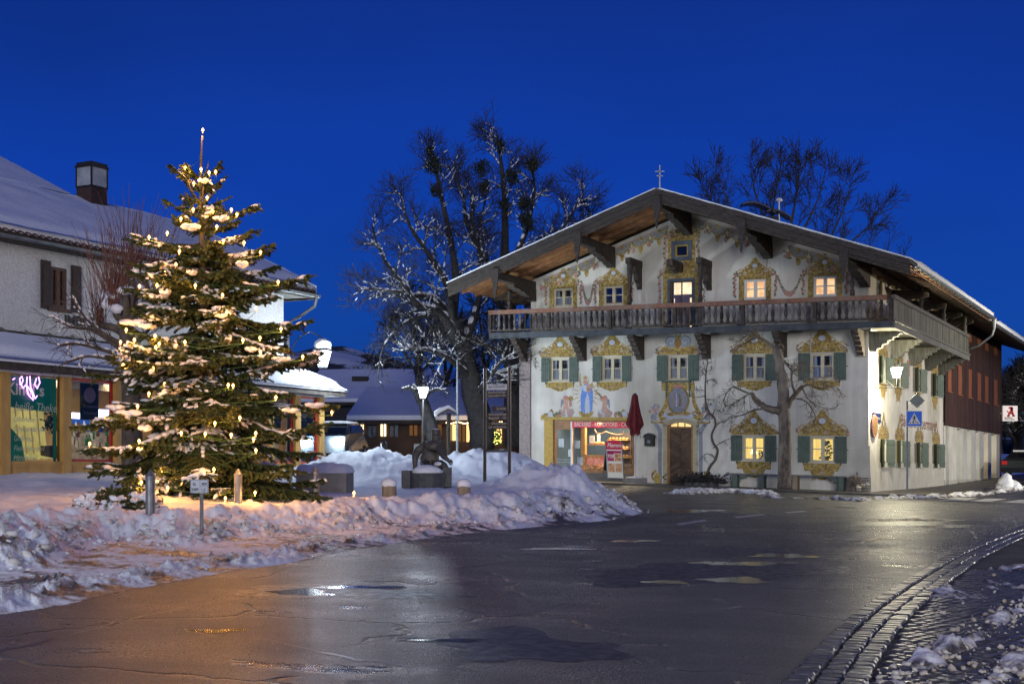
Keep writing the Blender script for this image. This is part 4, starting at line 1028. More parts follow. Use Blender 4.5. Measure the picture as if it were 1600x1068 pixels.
# side parapet of vertical boards
mb = MB(); hb(mb, GO-.06, GO+.10, -GO, VB, RB+.02, RTP); build(mb, 'handrail', m_wood_grey, gal)
mb = MB(); hb(mb, GO-.02, GO+.08, -GO, VB, GF0-.02, GF1-.04); hb(mb, GO+.05, GO+.12, -GO, VB, GF1-.03, GF1+.05); build(mb, 'side_beam', m_wood_grey, gal)
mb = MB(); mb.box(-.0125, .0125, -.098, .098, 0, RB-GF1-.02); me_p = bpy.data.meshes.new('plank'); me_p.from_pydata(mb.v, [], mb.f); me_p.materials.append(m_wood_green); me_p.update()
nbp = int((VB+GO)/.2)
for i in range(nbp):
    v_ = -GO+.1+(VB+GO-.2)*i/(nbp-1); o = link_mesh('plank', me_p, gal, H(GO+.03+random.uniform(-.006, .006), v_, GF1+.04)); o.rotation_euler = (0, 0, -AU+random.uniform(-.03, .03))
# end posts reaching from rail to eave
for (u_, v_) in ((-1.0, -GO+.06), (GO-.05, 4.0), (GO-.05, 10.1), (GO-.05, VB-.6), (-10.6, -GO+.06), (-5.95, -GO+.06)):
    pass
def turned_post(u_, v_, w0, w1, m):
    h = w1-w0; P = H(u_, v_, w0); mb = MB()
    pr = [(.10, 0), (.10, h*.18), (.06, h*.22), (.09, h*.30), (.10, h*.42), (.06, h*.50), (.05, h*.58), (.09, h*.64), (.10, h*.72), (.06, h*.78), (.10, h*.84), (.10, h)]
    mb.lathe(P, pr, 8); o = build(mb, 'turned_post', m, gal, smooth=True)
turned_post(-.35, -GO+.06, RTP, 9.0, m_wood_dark)
for v_ in (4.4, 9.6, 15.2): turned_post(GO-.05, v_, RTP, roof_w(GO)-.4, m_wood_green if v_ > 4.5 else m_wood_dark)
turned_post(-15.6, -GO+.06, RTP, 8.6, m_wood_dark)
# tall bearers with carved brackets beside the gallery door
for px, dirn in ((987, 1), (1097, 1)):
    u_ = FU(px, 440, -.9)[0]; wt = FU(px, 412, -.9)[1]; mb = MB(); P = H(u_, -GO+.1, 6.7); h = wt-6.7
    mb.lathe(P, [(.10, 0), (.10, h*.30), (.07, h*.36), (.11, h*.44), (.06, h*.52), (.10, h*.60), (.07, h*.68), (.11, h*.8), (.11, h)], 8)
    hb(mb, u_-.12, u_+.12, -GO-.1, 0, wt-.04, wt+.22)
    prf = [(0, 0), (-.25, -.08), (-.3, -.3), (-.5, -.36), (-.55, -.6), (-.8, -.7), (-.9, -.95), (-1.0, -.95), (-1.0, 0)]
    L = [H(u_-.10, -.0-(1.0+a), wt-.04+b) for a, b in prf]
    mb.prism(L, tuple(Vector(H(.2, 0, 0))-Vector(H(0, 0, 0)))); build(mb, 'carved_bracket', m_wood_dark, house)
u_ = FU(1055, 415, -.6)[0]; w_ = FU(1055, 413, -.6)[1]; mb = MB(); hb(mb, u_-.14, u_+.14, -1.25, 0, w_-.14, w_+.14); hb(mb, u_-.12, u_+.12, -.9, 0, w_-.26, w_-.142); build(mb, 'beam_end', m_wood_dark, house)
# stepped brackets under the gallery
def low_bracket(u_, m=m_wood_dark, side=False, v_=0, s=1.0):
    prf = [(0, 0), (-1.25, 0), (-1.25, -.12), (-1.12, -.16), (-1.10, -.26), (-.92, -.30), (-.90, -.42), (-.72, -.46), (-.70, -.60), (-.50, -.66), (-.48, -.80), (-.30, -.86), (-.28, -.98), (0, -.98)]
    mb = MB()
    if side: L = [H(-a, v_-.15, GF0+.0+b*s) for a, b in prf]; e = Vector(H(0, .3, 0))-Vector(H(0, 0, 0))
    else: L = [H(u_-.14, a, GF0+b) for a, b in prf]; e = Vector(H(.28, 0, 0))-Vector(H(0, 0, 0))
    mb.prism(L, tuple(e)); build(mb, 'gallery_bracket', m, gal)
for px in (826, 917, 1007, 1111, 1230, 1352): low_bracket(FU(px, 540)[0]-.14)
for v_ in (.25, 4.2, 8.0, 11.4, 14.6): low_bracket(0, m_wood_green, True, v_, .8)
# hanging downpipe strip on front (thin conduit)
u_ = FU(1267, 540)[0]; mb = MB(); hb(mb, u_-.015, u_+.015, -.05, -.02, 4.5, 6.4); build(mb, 'conduit', m_plinth, house)
# ------------------------------------------------------------------ entrance door
a, b, c, d = DOOR; mid = (a+b)/2
dtop = FU(1063, 668.7)[1]
mb = MB()
hb(mb, a, a+.10, .02, .18, c, d); hb(mb, b-.10, b, .02, .18, c, d); hb(mb, a+.1, b-.1, .03, .16, dtop, dtop+.07)
n = 12
for i in range(n):     # arched head filling the corners of the opening
    s0 = a+.0+(b-a)*i/n; s1 = a+(b-a)*(i+1)/n; z = lambda s: d+.05-.14*((s-mid)/((b-a)/2))**2
    mb.poly([H(s0, -.002, z(s0)-.07), H(s1, -.002, z(s1)-.07), H(s1, -.002, d+.001), H(s0, -.002, d+.001)])
    mb.quad(H(s0, -.002, z(s0)-.07), H(s1, -.002, z(s1)-.07), H(s1, .16, z(s1)-.07), H(s0, .16, z(s0)-.07))
door = build(mb, 'front_door', m_doorfr, house)
for sgn in (-1, 1):
    y = c+.02
    x0, x1 = (a+.10, mid-.004) if sgn < 0 else (mid+.004, b-.10)
    k = 0; y = c-.35; st = .135
    while y < dtop:
        # slanted boards forming chevrons, pointing up in the lower half and down in the upper half
        hm = (c+dtop)/2; pts = []
        sl = .55 if True else 0
        yl = y; yr = y+sl*(x1-x0) if sgn < 0 else y-sl*(x1-x0)
        if sgn > 0: yl, yr = y+sl*(x1-x0), y
        P = [(x0, yl), (x1, yr), (x1, yr+st-.012), (x0, yl+st-.012)]
        if (yl+yr)/2 > hm: P = [(x, 2*((c+dtop)/2+ (hm-hm))-0+ (w-2*hm)*1.0+hm*0+0*w) for x, w in P] if False else P
        # clip to the leaf
        def clip(P, f):
            o = []
            for q in range(len(P)):
                p, r = P[q], P[(q+1) % len(P)]; fp, fr_ = f(p), f(r)
                if fp >= 0: o.append(p)
                if (fp > 0) != (fr_ > 0) and abs(fp-fr_) > 1e-9: t = fp/(fp-fr_); o.append((p[0]+(r[0]-p[0])*t, p[1]+(r[1]-p[1])*t))
            return o
        P1 = clip(clip(P, lambda p: p[1]-c), lambda p: hm-.004-p[1])
        for PP in (P1, [(x, c+dtop-w) for x, w in P1]):
            if len(PP) >= 3:
                mb = MB(); mb.prism([H(x, .06, w) for x, w in PP], tuple(Vector(H(0, .05, 0))-Vector(H(0, 0, 0)))); build(mb, 'plank', m_door, door)
        y += st
mb = MB(); hb(mb, a+.1, b-.1, .12, .14, c, dtop); build(mb, 'door_backing', m_door, door)
mb = MB(); hb(mb, mid+.05, mid+.10, .0, .06, c+1.02, c+1.10); hb(mb, mid+.05, mid+.20, -.04, -.01, c+1.05, c+1.08); build(mb, 'handle', m_iron, door)
mb = MB(); mb.quad(H(a, .20, dtop), H(b, .20, dtop), H(b, .20, d), H(a, .20, d)); build(mb, 'fanlight', m_litw, door)
mb = MB()
for s in (.33, .66): x = a+.1+(b-a-.2)*s; hb(mb, x-.02, x+.02, .13, .17, dtop+.07, d)
build(mb, 'fanlight_bars', m_doorfr, door)
mb = MB(); hb(mb, a-.25, b+.25, -.45, -.003, -.5, .05); build(mb, 'door_step', m_stone, house)
# painted and stone surround of the door
mb = MB()
for x0, x1 in ((a-.19, a), (b, b+.19)): hb(mb, x0, x1, -.04, 0, 0, d-.10)
for i in range(16):
    s0 = a-.19+(b-a+.38)*i/16; s1 = a-.19+(b-a+.38)*(i+1)/16; z = lambda s: d+.16-.20*((s-mid)/((b-a)/2+.19))**2
    lo = lambda s: (d-.02-.14*((s-mid)/((b-a)/2))**2) if a < s < b else d-.17
    mb.quad(H(s0, -.04, lo(s0)), H(s1, -.04, lo(s1)), H(s1, -.04, z(s1)), H(s0, -.04, z(s0)))
build(mb, 'door_surround', mat('beige door stone', (.42, .37, .25), (.34, .29, .17), 6, .8, bump=.3, bscale=25), house)
mb = MB()
for sg, x in ((-1, a-.30), (1, b+.30)):
    stroke2(mb, TF, [(x+sg*.03, .1), (x+sg*.05, 1.2), (x+sg*.03, d-.4), (x+sg*.22, d-.10), (x+sg*.30, d-.02)], .16, .20, .004, 3)
    stroke2(mb, TF, scroll(x+sg*.20, .42, .26, 1.0, -sg, PI/2), .12, .03, .005, 0)
    disc2(mb, TF, x+sg*.16, .35, .16, .26, .006, 1, 10)
    stroke2(mb, TF, [(x-sg*.12, d-.02), (x+sg*.45, d-.02), (x+sg*.42, d+.06)], .08, .06, .007, 0)
    for k in range(20): disc2(mb, TF, x+sg*(.34+random.uniform(-.24, .20)), d+.48+random.uniform(-.26, .28), .07, .07, .008+.0004*k, (3, 4, 5, 9, 3, 8)[k % 6], 7)
    disc2(mb, TF, x+sg*.34, d+.20, .14, .14, .018, 3, 10)
stroke2(mb, TF, [(mid-(b-a)/2-.35+(b-a+.7)*i/14, d+.10+.30*math.sin(PI*i/14)) for i in range(15)], .16, .16, .007, 0)
# cartouche: pediment, oval plate, ribbon
cm = fr(1043.8, 1075.3, 555, 593); cw2 = FU(1060, 593)[1]; ow = FU(1059.5, 625)
stroke2(mb, TF, [(mid-.95, d+.2), (mid-.78, d+.5), (mid-.62, d+.8), (mid-.56, d+1.3), (mid-.42, d+1.75)], .20, .12, .006, 0)
stroke2(mb, TF, [(mid+.95, d+.2), (mid+.78, d+.5), (mid+.62, d+.8), (mid+.56, d+1.3), (mid+.42, d+1.75)], .20, .12, .006, 0)
disc2(mb, TF, ow[0], ow[1], .52, .62, .008, 0, 28); disc2(mb, TF, ow[0], ow[1], .46, .56, .010, 2, 28); disc2(mb, TF, ow[0], ow[1], .43, .53, .012, 3, 28)
mb.box(ow[0]-.75, ow[0]+.75, -.009, -.004, cw2-.45, cw2-.12, H, 0); disc2(mb, TF, ow[0], cw2-.28, .2, .09, .011, 4, 9)
for k in range(4): stroke2(mb, TF, [(ow[0]-.22+.15*k, ow[1]-.26), (ow[0]-.20+.15*k, ow[1]), (ow[0]-.24+.15*k, ow[1]+.28)], .07, .04, .014, (9, 8, 2, 9)[k])
stroke2(mb, TF, [(ow[0]-.72+1.44*i/12, ow[1]-.60-.20*math.sin(PI*i/12)) for i in range(13)], .15, .15, .014, 8)
for sg in (-1, 1): stroke2(mb, TF, scroll(ow[0]+sg*.74, ow[1]-.58, .12, 1.1, sg), .06, .03, .016, 2); stroke2(mb, TF, scroll(ow[0]+sg*.55, cw2-.30, .13, 1.1, sg), .08, .05, .012, 0)
build(mb, 'painted_cartouche', OM, house)
mb = MB(); hb(mb, ow[0]-.62, ow[0]+.62, -.22, -.01, cw2-.10, cw2-.04)
for s in (-.55, .50): hb(mb, ow[0]+s, ow[0]+s+.05, -.05, -.01, cw2-.75, cw2-.10)
build(mb, 'flower_shelf', m_shutter, house)

# ------------------------------------------------------------------ shop front
a, b, c, d = SHOP
sx = FU(894, 700)[0]; sillw = FU(940, 734)[1]; sgn0 = FU(940, 668)[1]; sgn1 = FU(940, 659.3)[1]; dl = a
PT = FU(851, 656)[0]
mb = MB(); hb(mb, PT, a, -.05, .2, 0, d); build(mb, 'yellow_pillar', mat('yellow roughcast pillar', (.50, .34, .09), (.36, .24, .07), 12, .9, bump=.6, bscale=25), house)
mb = MB(); l0, l1 = FU(846, 652)[0], FU(992, 652)[0]; hb(mb, l0, l1, -.09, -.002, d+.0, d+.13); build(mb, 'shop_lintel', m_ochre_l, house)
mb = MB(); hb(mb, a, a+.10, .05, .16, 0, d); hb(mb, sx-.08, sx, .05, .16, 0, d); hb(mb, a+.1, sx-.08, .05, .16, d-.42, d); hb(mb, a+.1, sx-.08, .07, .14, 0, .55)
hb(mb, sx, b, .02, .20, sgn1, d); hb(mb, b-.08, b, .02, .18, 0, sgn1); hb(mb, sx, b-.08, .03, .17, sillw-.12, sillw)
shop = build(mb, 'shop_front', m_doorfr, house)
mb = MB(); mb.quad(H(a+.1, .10, .55), H(sx-.08, .10, .55), H(sx-.08, .10, d-.42), H(a+.1, .10, d-.42)); build(mb, 'door_pane', m_glass_s, shop)
mb = MB(); mb.quad(H(sx, .10, sillw), H(b-.08, .10, sillw), H(b-.08, .10, sgn0), H(sx, .10, sgn0)); build(mb, 'display_pane', m_glass_s, shop)
mb = MB(); hb(mb, a+.12, sx-.10, .03, .05, 1.05, 1.09); hb(mb, a+.12, sx-.10, .03, .05, .93, .97); build(mb, 'push_bar', m_steel, shop)
mb = MB(); hb(mb, sx, b-.02, .04, .14, 0, sillw-.12); build(mb, 'parapet', mat('weathered grey boards', (.16, .155, .15), (.09, .085, .085), 3, .8, bump=.4, bscale=15, stretch=(.4, .4, 3)), shop)
mb = MB(); hb(mb, sx+.02, b, -.05, .02, sgn0, sgn1); fas = build(mb, 'fascia', mat('lit crimson fascia', (.50, .02, .04), (.36, .015, .06), .8, .4, emit=(.5, .02, .05), estr=.25), shop)
mb = MB(); TT = lambda x, y, z: H(sx+.14+x, -.056, sgn0+.06+y); text_on(mb, 'BÄCKEREI - KONDITOREI - CAFE', .26, TT, xs=(b-sx-.3)/ (max(v[0] for v in text_mb('BÄCKEREI - KONDITOREI - CAFE', .26)[0])), bold=.003); build(mb, 'lettering', m_print, fas)
mb = MB(); hb(mb, sx-.05, sx+.02, -.06, .05, sillw-.1, sgn1+.02); build(mb, 'white_corner_strip', m_white, shop)
# interior
m_wall_in = mat('shop wall blue reflection', (0.07, 0.12, 0.19), (.05, .08, .12), 1.5, .6); m_fl = mat('shop floor', (.18, .13, .09), rough=.5)  # bluish reflection of the shop glass is painted into the back wall colour
mb = MB(); mb.quad(H(a-.3, 3.2, 0), H(b+.2, 3.2, 0), H(b+.2, 3.2, d+.2), H(a-.3, 3.2, d+.2)); mb.quad(H(a-.3, .23, 0), H(a-.3, 3.2, 0), H(a-.3, 3.2, d+.2), H(a-.3, .23, d+.2)); mb.quad(H(b+.2, .23, 0), H(b+.2, 3.2, 0), H(b+.2, 3.2, d+.2), H(b+.2, .23, d+.2))
mb.quad(H(a-.3, .23, d+.2), H(b+.2, .23, d+.2), H(b+.2, 3.2, d+.2), H(a-.3, 3.2, d+.2), 1); mb.quad(H(a-.3, .1, .02), H(b+.2, .1, .02), H(b+.2, 3.2, .02), H(a-.3, 3.2, .02), 1)
build(mb, 'shop_room', [m_wall_in, m_fl], shop)
m_wo = mat('honey wood', (.55, .30, .09), (.42, .21, .06), 4, .5)
mb = MB(); u1 = FU(904, 700)[0]; u2 = FU(984, 700)[0]; wr = FU(940, 712)[1]
for x in (u1, u2): hb(mb, x-.10, x+.10, .45, .65, sillw-.1, d)
hb(mb, u1, u2, .45, .65, wr-.05, wr+.05); hb(mb, a-.1, sx+.1, .5, .55, 0, .1)
build(mb, 'inner_frame', m_wo, shop)
mb = MB(); hb(mb, sx+.02, b-.1, .22, .95, sillw-.15, sillw-.02); build(mb, 'display_shelf', m_wo, shop)
mb = MB()
for x0_ in (sx+.5, sx+1.9):
    hb(mb, x0_, x0_+1.1, 2.85, 3.15, .9, 2.35, 1)
    for z_ in (1.2, 1.6, 2.0): hb(mb, x0_+.03, x0_+1.07, 2.55, 2.86, z_, z_+.03, 0)
hb(mb, sx+.2, b-.3, 2.0, 2.3, 0, .95, 1)
build(mb, 'back_shelves', [m_wo, mat('dark shelf back', (.05, .04, .04), rough=.7)], shop)
mb = MB(); rg = random.Random(15)
for x0_ in (sx+.5, sx+1.9):
    for z_ in (1.23, 1.63, 2.03):
        for k in range(6): mb.blob(H(x0_+.12+.17*k, 2.7, z_+.06), (.075, .07, .05), k, .1, 6, 4)
build(mb, 'loaves', m_bread, shop, kind='stuff')
mb = MB(); x = FU(925, 697)[0]; w_ = FU(925, 693)[1]; hb(mb, x-.75, x+.45, .9, 1.2, w_-.04, w_); build(mb, 'glass_shelf', m_wo, shop)
rg = random.Random(5)
mb = MB()
for k in range(46):
    x = rg.uniform(sx+.6, b-1.0); p = H(x, rg.uniform(.35, .85), sillw+.02+rg.uniform(0, .18)); mb.blob(p, (rg.uniform(.08, .16), .07, .05), k, .1, 6, 4)
for k in range(8): mb.blob(H(FU(914+k*1.8, 693)[0], 1.0, w_+.05), (.09, .06, .06), k, .1, 6, 4)
build(mb, 'pastries', m_bread, shop, kind='stuff')
mb = MB()
for x0, x1, y0, y1, vv in ((902, 911, 714, 726, .3), (898, 906, 688, 700, .13), (921, 929, 680, 692, .95), (962, 970, 690, 696, 1.5), (933, 938, 678, 690, 1.3), (873, 881, 685, 698, .09), (888, 893.5, 702, 713, .09)):
    p = FU(x0, y1, vv); q = FU(x1, y0, vv); hb(mb, p[0], q[0], vv-.01, vv+.005, p[1], q[1])
build(mb, 'notices', mat('paper notices', (.62, .62, .58), (.35, .45, .55), 5, .7), shop)
mb = MB(); p = FU(916, 726, .8); q = FU(960, 714, .8); hb(mb, p[0], q[0], .86, .88, p[1], q[1]); build(mb, 'price_cards', mat('pink price cards', (.55, .10, .16), (.65, .45, .35), 9, .6), shop)
mb = MB(); L = [FU(px, py, .8) for px, py in ((929, 670), (932, 676), (940, 677), (947, 674), (955, 677), (966, 679), (974, 678), (975, 673))]; mb.tube([H(u, .8, w) for u, w in L], .03, 6); build(mb, 'branch_decoration', m_woodpost, shop)
p = FU(888.5, 733); 
mb = MB(); L0 = [H(p[0]-.12, -.35, 0), H(p[0]+.22, -.35, 0), H(p[0]+.16, -.30, .95), H(p[0]+.02, -.30, .95)]
def lamp_area(name, loc, size, power, color, rot=(0, 0, 0), parent=None):
    l = bpy.data.lights.new(name, 'AREA'); l.energy = power; l.size = size; l.color = color; o = bpy.data.objects.new(name, l); COL.objects.link(o); o.location = loc; o.rotation_euler = rot
    if parent: o.parent = parent; o.location = Vector(loc)-org(parent)
    return o
def lamp_point(name, loc, power, color, r=.1, parent=None):
    l = bpy.data.lights.new(name, 'POINT'); l.energy = power; l.shadow_soft_size = r; l.color = color; o = bpy.data.objects.new(name, l); COL.objects.link(o); o.location = loc
    if parent: o.parent = parent; o.location = Vector(loc)-org(parent)
    return o
lamp_area('shop_ceiling_light', H((sx+b)/2, 1.6, d+.1), 1.6, 190, (1, .78, .50), parent=house)
lamp_area('display_light', H((sx+b)/2, .5, sgn1-.02), 1.0, 60, (1, .66, .32), parent=house)
lamp_area('entrance_light', H((a+sx)/2, 1.0, d), .8, 22, (1, .75, .5), parent=house)
mb = MB(); hb(mb, sx+.3, b-.5, .40, .50, sgn0+.12, sgn0+.16); build(mb, 'strip_light', emat('strip light warm', (1, .8, .5), 9), shop)
# wet floor sign at the shop door
ws = thing('floor_sign', H(p[0]+.05, -.3, .02), 'small yellow folding wet floor sign beside the bakery door', 'floor sign')
for s_, yy in ((-1, -.42), (1, -.18)):
    mb = MB(); mb.prism([H(p[0]-.12, yy, .03), H(p[0]+.22, yy, .03), H(p[0]+.13, -.30+s_*.02, .62), H(p[0]-.03, -.30+s_*.02, .62)], tuple(Vector(H(0, .02, 0))-Vector(H(0, 0, 0)))); build(mb, 'panel', mat('yellow plastic', (.75, .50, .02), rough=.5), ws)

# plant and table lamp standing in the lit ground floor windows
for idx, kind_ in ((6, 'plant'), (5, 'lamp')):
    a_, b_, c_, d_ = FW[idx]['r']; xc = a_+(b_-a_)*(.60 if kind_ == 'plant' else .40)
    wn_ = thing('house_plant' if kind_ == 'plant' else 'table_lamp', H(xc, .3, c_), 'leafy green house plant standing in the right lit ground floor window' if kind_ == 'plant' else 'small glowing table lamp behind the left lit ground floor window', 'house plant' if kind_ == 'plant' else 'lamp')
    if kind_ == 'plant':
        mb = MB(); mb.lathe(H(xc, .3, c_+.02), [(.07, 0), (.10, .16)], 8); build(mb, 'pot', m_umber, wn_)
        mb = MB(); rg = random.Random(6)
        for k in range(70):
            t_ = rg.random(); p_ = Vector(H(xc+rg.gauss(0, .17*(1-t_*.7)), .28+rg.uniform(-.05, .08), c_+.15+.72*t_)); v_ = Vector((rg.uniform(-1, 1), rg.uniform(-.3, .3), rg.uniform(-1, 1))).normalized()*.06; w_ = Vector((-v_.z, 0, v_.x))*.6; mb.poly([p_-v_, p_+w_, p_+v_, p_-w_])
        build(mb, 'leaves', m_leafd, wn_, kind='stuff')
    else:
        mb = MB(); mb.lathe(H(xc, .3, c_+.28), [(.15, 0), (.08, .2)], 9); build(mb, 'lamp_shade', emat('lamp shade glow', (1, .85, .5), 2.2), wn_)
        mb = MB(); mb.lathe(H(xc, .3, c_+.02), [(.08, 0), (.03, .06), (.02, .27)], 8); build(mb, 'lamp_base', m_umber, wn_)
        mb = MB(); x2 = a_+(b_-a_)*.72
        for k in range(26): p_ = Vector(H(x2+random.gauss(0, .07), .3, c_+.1+random.random()*.3)); v_ = Vector((random.uniform(-1, 1), .1, random.uniform(-1, 1))).normalized()*.06; mb.poly([p_-v_, p_+Vector((-v_.z, 0, v_.x))*.5, p_+v_, p_-Vector((-v_.z, 0, v_.x))*.5])
        build(mb, 'flowers', m_leafd, wn_, kind='stuff')

# fresco group above the shop: robed woman with child on a crescent between two cherubs
def wp(px, py): return FU(px, py)
def pf(mb, pts, lay, mi): mb.poly([TF(*(lambda q: (q[0], -lay, q[1]))(wp(*p))) for p in pts], mi)
def dp(mb, px, py, r, lay, mi, ry=None): u, w = wp(px, py); disc2(mb, TF, u, w, r, ry or r, lay, mi, 10)
def sp(mb, pts, w0, w1, lay, mi): stroke2(mb, TF, [wp(*p) for p in pts], w0, w1, lay, mi)
mb = MB()
for k in range(16):
    an = PI*(.05+.06*k) if k < 8 else PI*(-.40+.06*(k-8)); an = -PI*.35+k*PI*1.7/15
    sp(mb, [(916+13*math.cos(an), 615-14*math.sin(an)), (916+(21+3*(k % 2))*math.cos(an), 615-(23+3*(k % 2))*math.sin(an))], .05, .015, .003, 1)
pf(mb, [(908, 645), (907, 620), (910, 605), (914, 600), (919, 600), (924, 604), (926.5, 612), (926, 630), (923.5, 645)], .004, 6)
pf(mb, [(914, 646), (915.5, 622), (918, 612), (921, 624), (922, 646)], .006, 8)
pf(mb, [(909, 644), (910.5, 625), (914, 615), (916, 622), (913, 640), (911.5, 646)], .007, 8)
pf(mb, [(907.5, 643), (908, 618), (912, 612), (917, 613), (914.5, 625), (912, 643)], .0075, 6)
pf(mb, [(923, 644), (921, 620), (920, 612), (925, 608), (926.5, 620), (925.5, 640)], .0075, 6)
pf(mb, [(911, 610), (912, 602), (918, 601), (920, 609), (916, 612)], .008, 8)
pf(mb, [(903.5, 604), (907, 602), (911, 603), (911, 607), (906, 609)], .009, 8)
dp(mb, 914.8, 596.5, .11, .010, 7); pf(mb, [(912, 600), (911.8, 594), (914.8, 592), (918, 594), (918.5, 601), (916, 598), (914, 598)], .0095, 4)
pf(mb, [(912, 592), (911.6, 587.5), (913, 589.5), (914.8, 586), (916.5, 589.5), (918, 587.5), (917.6, 592)], .011, 0)
dp(mb, 919.5, 606, .12, .012, 7); dp(mb, 921.5, 602.5, .08, .013, 7); dp(mb, 920.5, 609.5, .10, .012, 7); dp(mb, 924.5, 602, .09, .011, 1)
sp(mb, [(906.5, 583), (907, 603)], .04, .07, .012, 1)
sp(mb, [(916-10.5*math.cos(PI*t/10), 642+9.5*math.sin(PI*t/10)) for t in range(11)], .06, .06, .010, 1); sp(mb, [(916-8.5*math.cos(PI*t/10), 643+6.0*math.sin(PI*t/10)) for t in range(11)], .18, .18, .0095, 0)
for cx_, sg in ((884, 1), (945, -1)):      # cherubs
    dp(mb, cx_, 623, .14, .008, 7); dp(mb, cx_, 620.8, .13, .0085, 4, .09); pf(mb, [(cx_-3, 626), (cx_+3.5, 626), (cx_+4, 634), (cx_, 637), (cx_-4, 634)], .007, 7)
    sp(mb, [(cx_, 634), (cx_-sg*3, 640), (cx_-sg*1, 645)], .17, .09, .0075, 7); sp(mb, [(cx_+1, 634), (cx_+sg*4, 639), (cx_+sg*3, 645)], .17, .09, .0078, 7)
    sp(mb, [(cx_, 627), (cx_+sg*5, 625), (cx_+sg*8, 622)], .10, .07, .009, 7)
    for k in range(4): sp(mb, [(cx_-sg*2, 626+k), (cx_-sg*(6+k*.3), 624+2.6*k), (cx_-sg*7, 630+2.3*k)], .10, .05, .005+.0004*k, 3)
    for k in range(12): dp(mb, cx_+random.uniform(-9, 9), 645+random.uniform(-2.5, 3.5), random.uniform(.08, .18), .0035+.0002*k, 9 if k % 3 else 8)
pf(mb, [(887, 621), (892, 618), (896, 621), (895, 624), (891, 627)], .010, 0); pf(mb, [(889, 627), (893, 626), (894, 633), (890, 636)], .010, 4)
sp(mb, [(941, 622), (936, 615), (932, 613)], .10, .05, .010, 0)
for k in range(7): sp(mb, [(933, 614), (930+random.uniform(-2, 4), 611+random.uniform(-3, 5))], .03, .015, .010, 1)
for x0, x1, sg in ((848, 878, 1), (988, 958, -1)):
    sp(mb, [(x0, 652), (x0+sg*2, 648.5), (x0+sg*6, 648), (x0+sg*10, 645.5), (x0+sg*13, 641)], .20, .10, .005, 0); sp(mb, [(x0+sg*14, 649), (x0+sg*16, 644), (x0+sg*13, 639)], .14, .08, .006, 0); dp(mb, x0+sg*12, 647, .14, .007, 8)
    for k in range(16): dp(mb, x0+sg*(20+random.uniform(-3, 7)), 648+random.uniform(-3.5, 3), .07, .006+.0003*k, (5, 2, 4, 5)[k % 4])
build(mb, 'painted_figures', OM, house, kind='stuff')

# side lettering 'Bäckerei Obermayer'
v0, w0 = SV(1407, 650); v1, w1 = SV(1464, 657)
mb = MB(); vs, fs = text_mb('Bäckerei Obermayer', .62, bold=.008); mx = max(v[0] for v in vs); kx = (v1-v0)/mx
mb.add([TS(v0+x*kx, -.004, w0-.42+y*1.25) for x, y, z in vs], fs); build(mb, 'painted_lettering', m_fbrown, house)

# ------------------------------------------------------------------ barn part
bw = SV(1475, 662)[1]; bw2 = SV(1563, 676)[1]
mb = MB()
# ground floor of the barn: piers and recessed passage panes
PO = .02
piers = [(se(1475), se(1477.5)), (se(1482.5), se(1495)), (se(1502.5), se(1511)), (se(1517), se(1524.5)), (se(1530), se(1537)), (se(1543.5), se(1549)), (se(1557), VE)]
for p0, p1 in piers: hb(mb, -.45, 0, p0, p1, -.6, bw+.1)
hb(mb, -8, -.45, VB+.1, VE, bw-.35, bw+.05); hb(mb, -.45, -.002, VB+.02, VE, bw-.12, bw+.1)
build(mb, 'passage_piers', m_plaster, house)
mb = MB()
for p0, p1 in piers: hb(mb, -.44, .03, p0-.02, p1+.02, -.6, .42)
build(mb, 'pier_bases', m_plinth, house)
mb = MB(); mb.quad(H(-.46, VB, 0), H(-.46, se(1532), 0), H(-.46, se(1532), bw), H(-.46, VB, bw)); build(mb, 'passage_panes', litmat('greenish passage wall', (.35, .42, .24), (.30, .36, .20), .62, 1), house)
mb = MB(); mb.quad(H(-.46, se(1532), 0), H(-.46, se(1556), 0), H(-.46, se(1556), bw), H(-.46, se(1532), bw)); build(mb, 'passage_panes', litmat('amber passage wall', (.85, .62, .25), (.75, .55, .22), .78, 1), house)
mb = MB(); mb.quad(H(-.40, se(1556), 0), H(-.40, VE, 0), H(-.40, VE, bw), H(-.40, se(1556), bw)); build(mb, 'passage_panes', litmat('pale lit passage', (.80, .76, .50), (.7, .68, .45), .8, 1), house)
# upper boards one by one with louvred slots
nb_ = 84; Lb = (VE-VB)/nb_
slots = [(se(px-2.9, .12), se(px+3.2, .12)) for px in (1484, 1500, 1516, 1530, 1542, 1556)]
slotw = (SV(1500, 570, .12)[1], SV(1500, 617, .12)[1]); s_top, s_bot = SV(1500, 570, .12)[1], SV(1500, 616, .12)[1]
sm_top, sm_bot = SV(1530, 526, .12)[1], SV(1530, 541, .12)[1]
mb = MB(); hb(mb, -.25, .08, VB+.3, VE, bw, roof_w(0)-.42); hb(mb, -.25, 1.1, VB-.05, VB+.3, 6.4, roof_w(0)-.5); build(mb, 'barn_wall', m_barn, house)
mb0 = {}
for i in range(nb_):
    v0_, v1_ = VB+.02+Lb*i, VB+.02+Lb*(i+1); vm = (v0_+v1_)/2
    segs = [(bw-.05, roof_w(0.1)-.5)]
    if any(s0 < vm < s1 for s0, s1 in slots): segs = [(bw-.05, s_bot), (s_top, sm_bot), (sm_top, roof_w(.1)-.5)]
    for w0_, w1_ in segs:
        mb = MB(); off = random.uniform(0, .008); hb(mb, .09+off, .12+off, v0_+.006, v1_-.006, w0_, w1_); build(mb, 'plank', m_barn, house)
for s0, s1 in slots:
    mb = MB(); hb(mb, .085, .10, s0-.05, s1+.05, s_bot, s_top); hb(mb, .085, .10, s0-.05, s1+.05, sm_bot, sm_top); hb(mb, .1, .17, s0-.05, s1+.05, s_bot-.06, s_bot); build(mb, 'louvre_slot', m_barn_l, house)
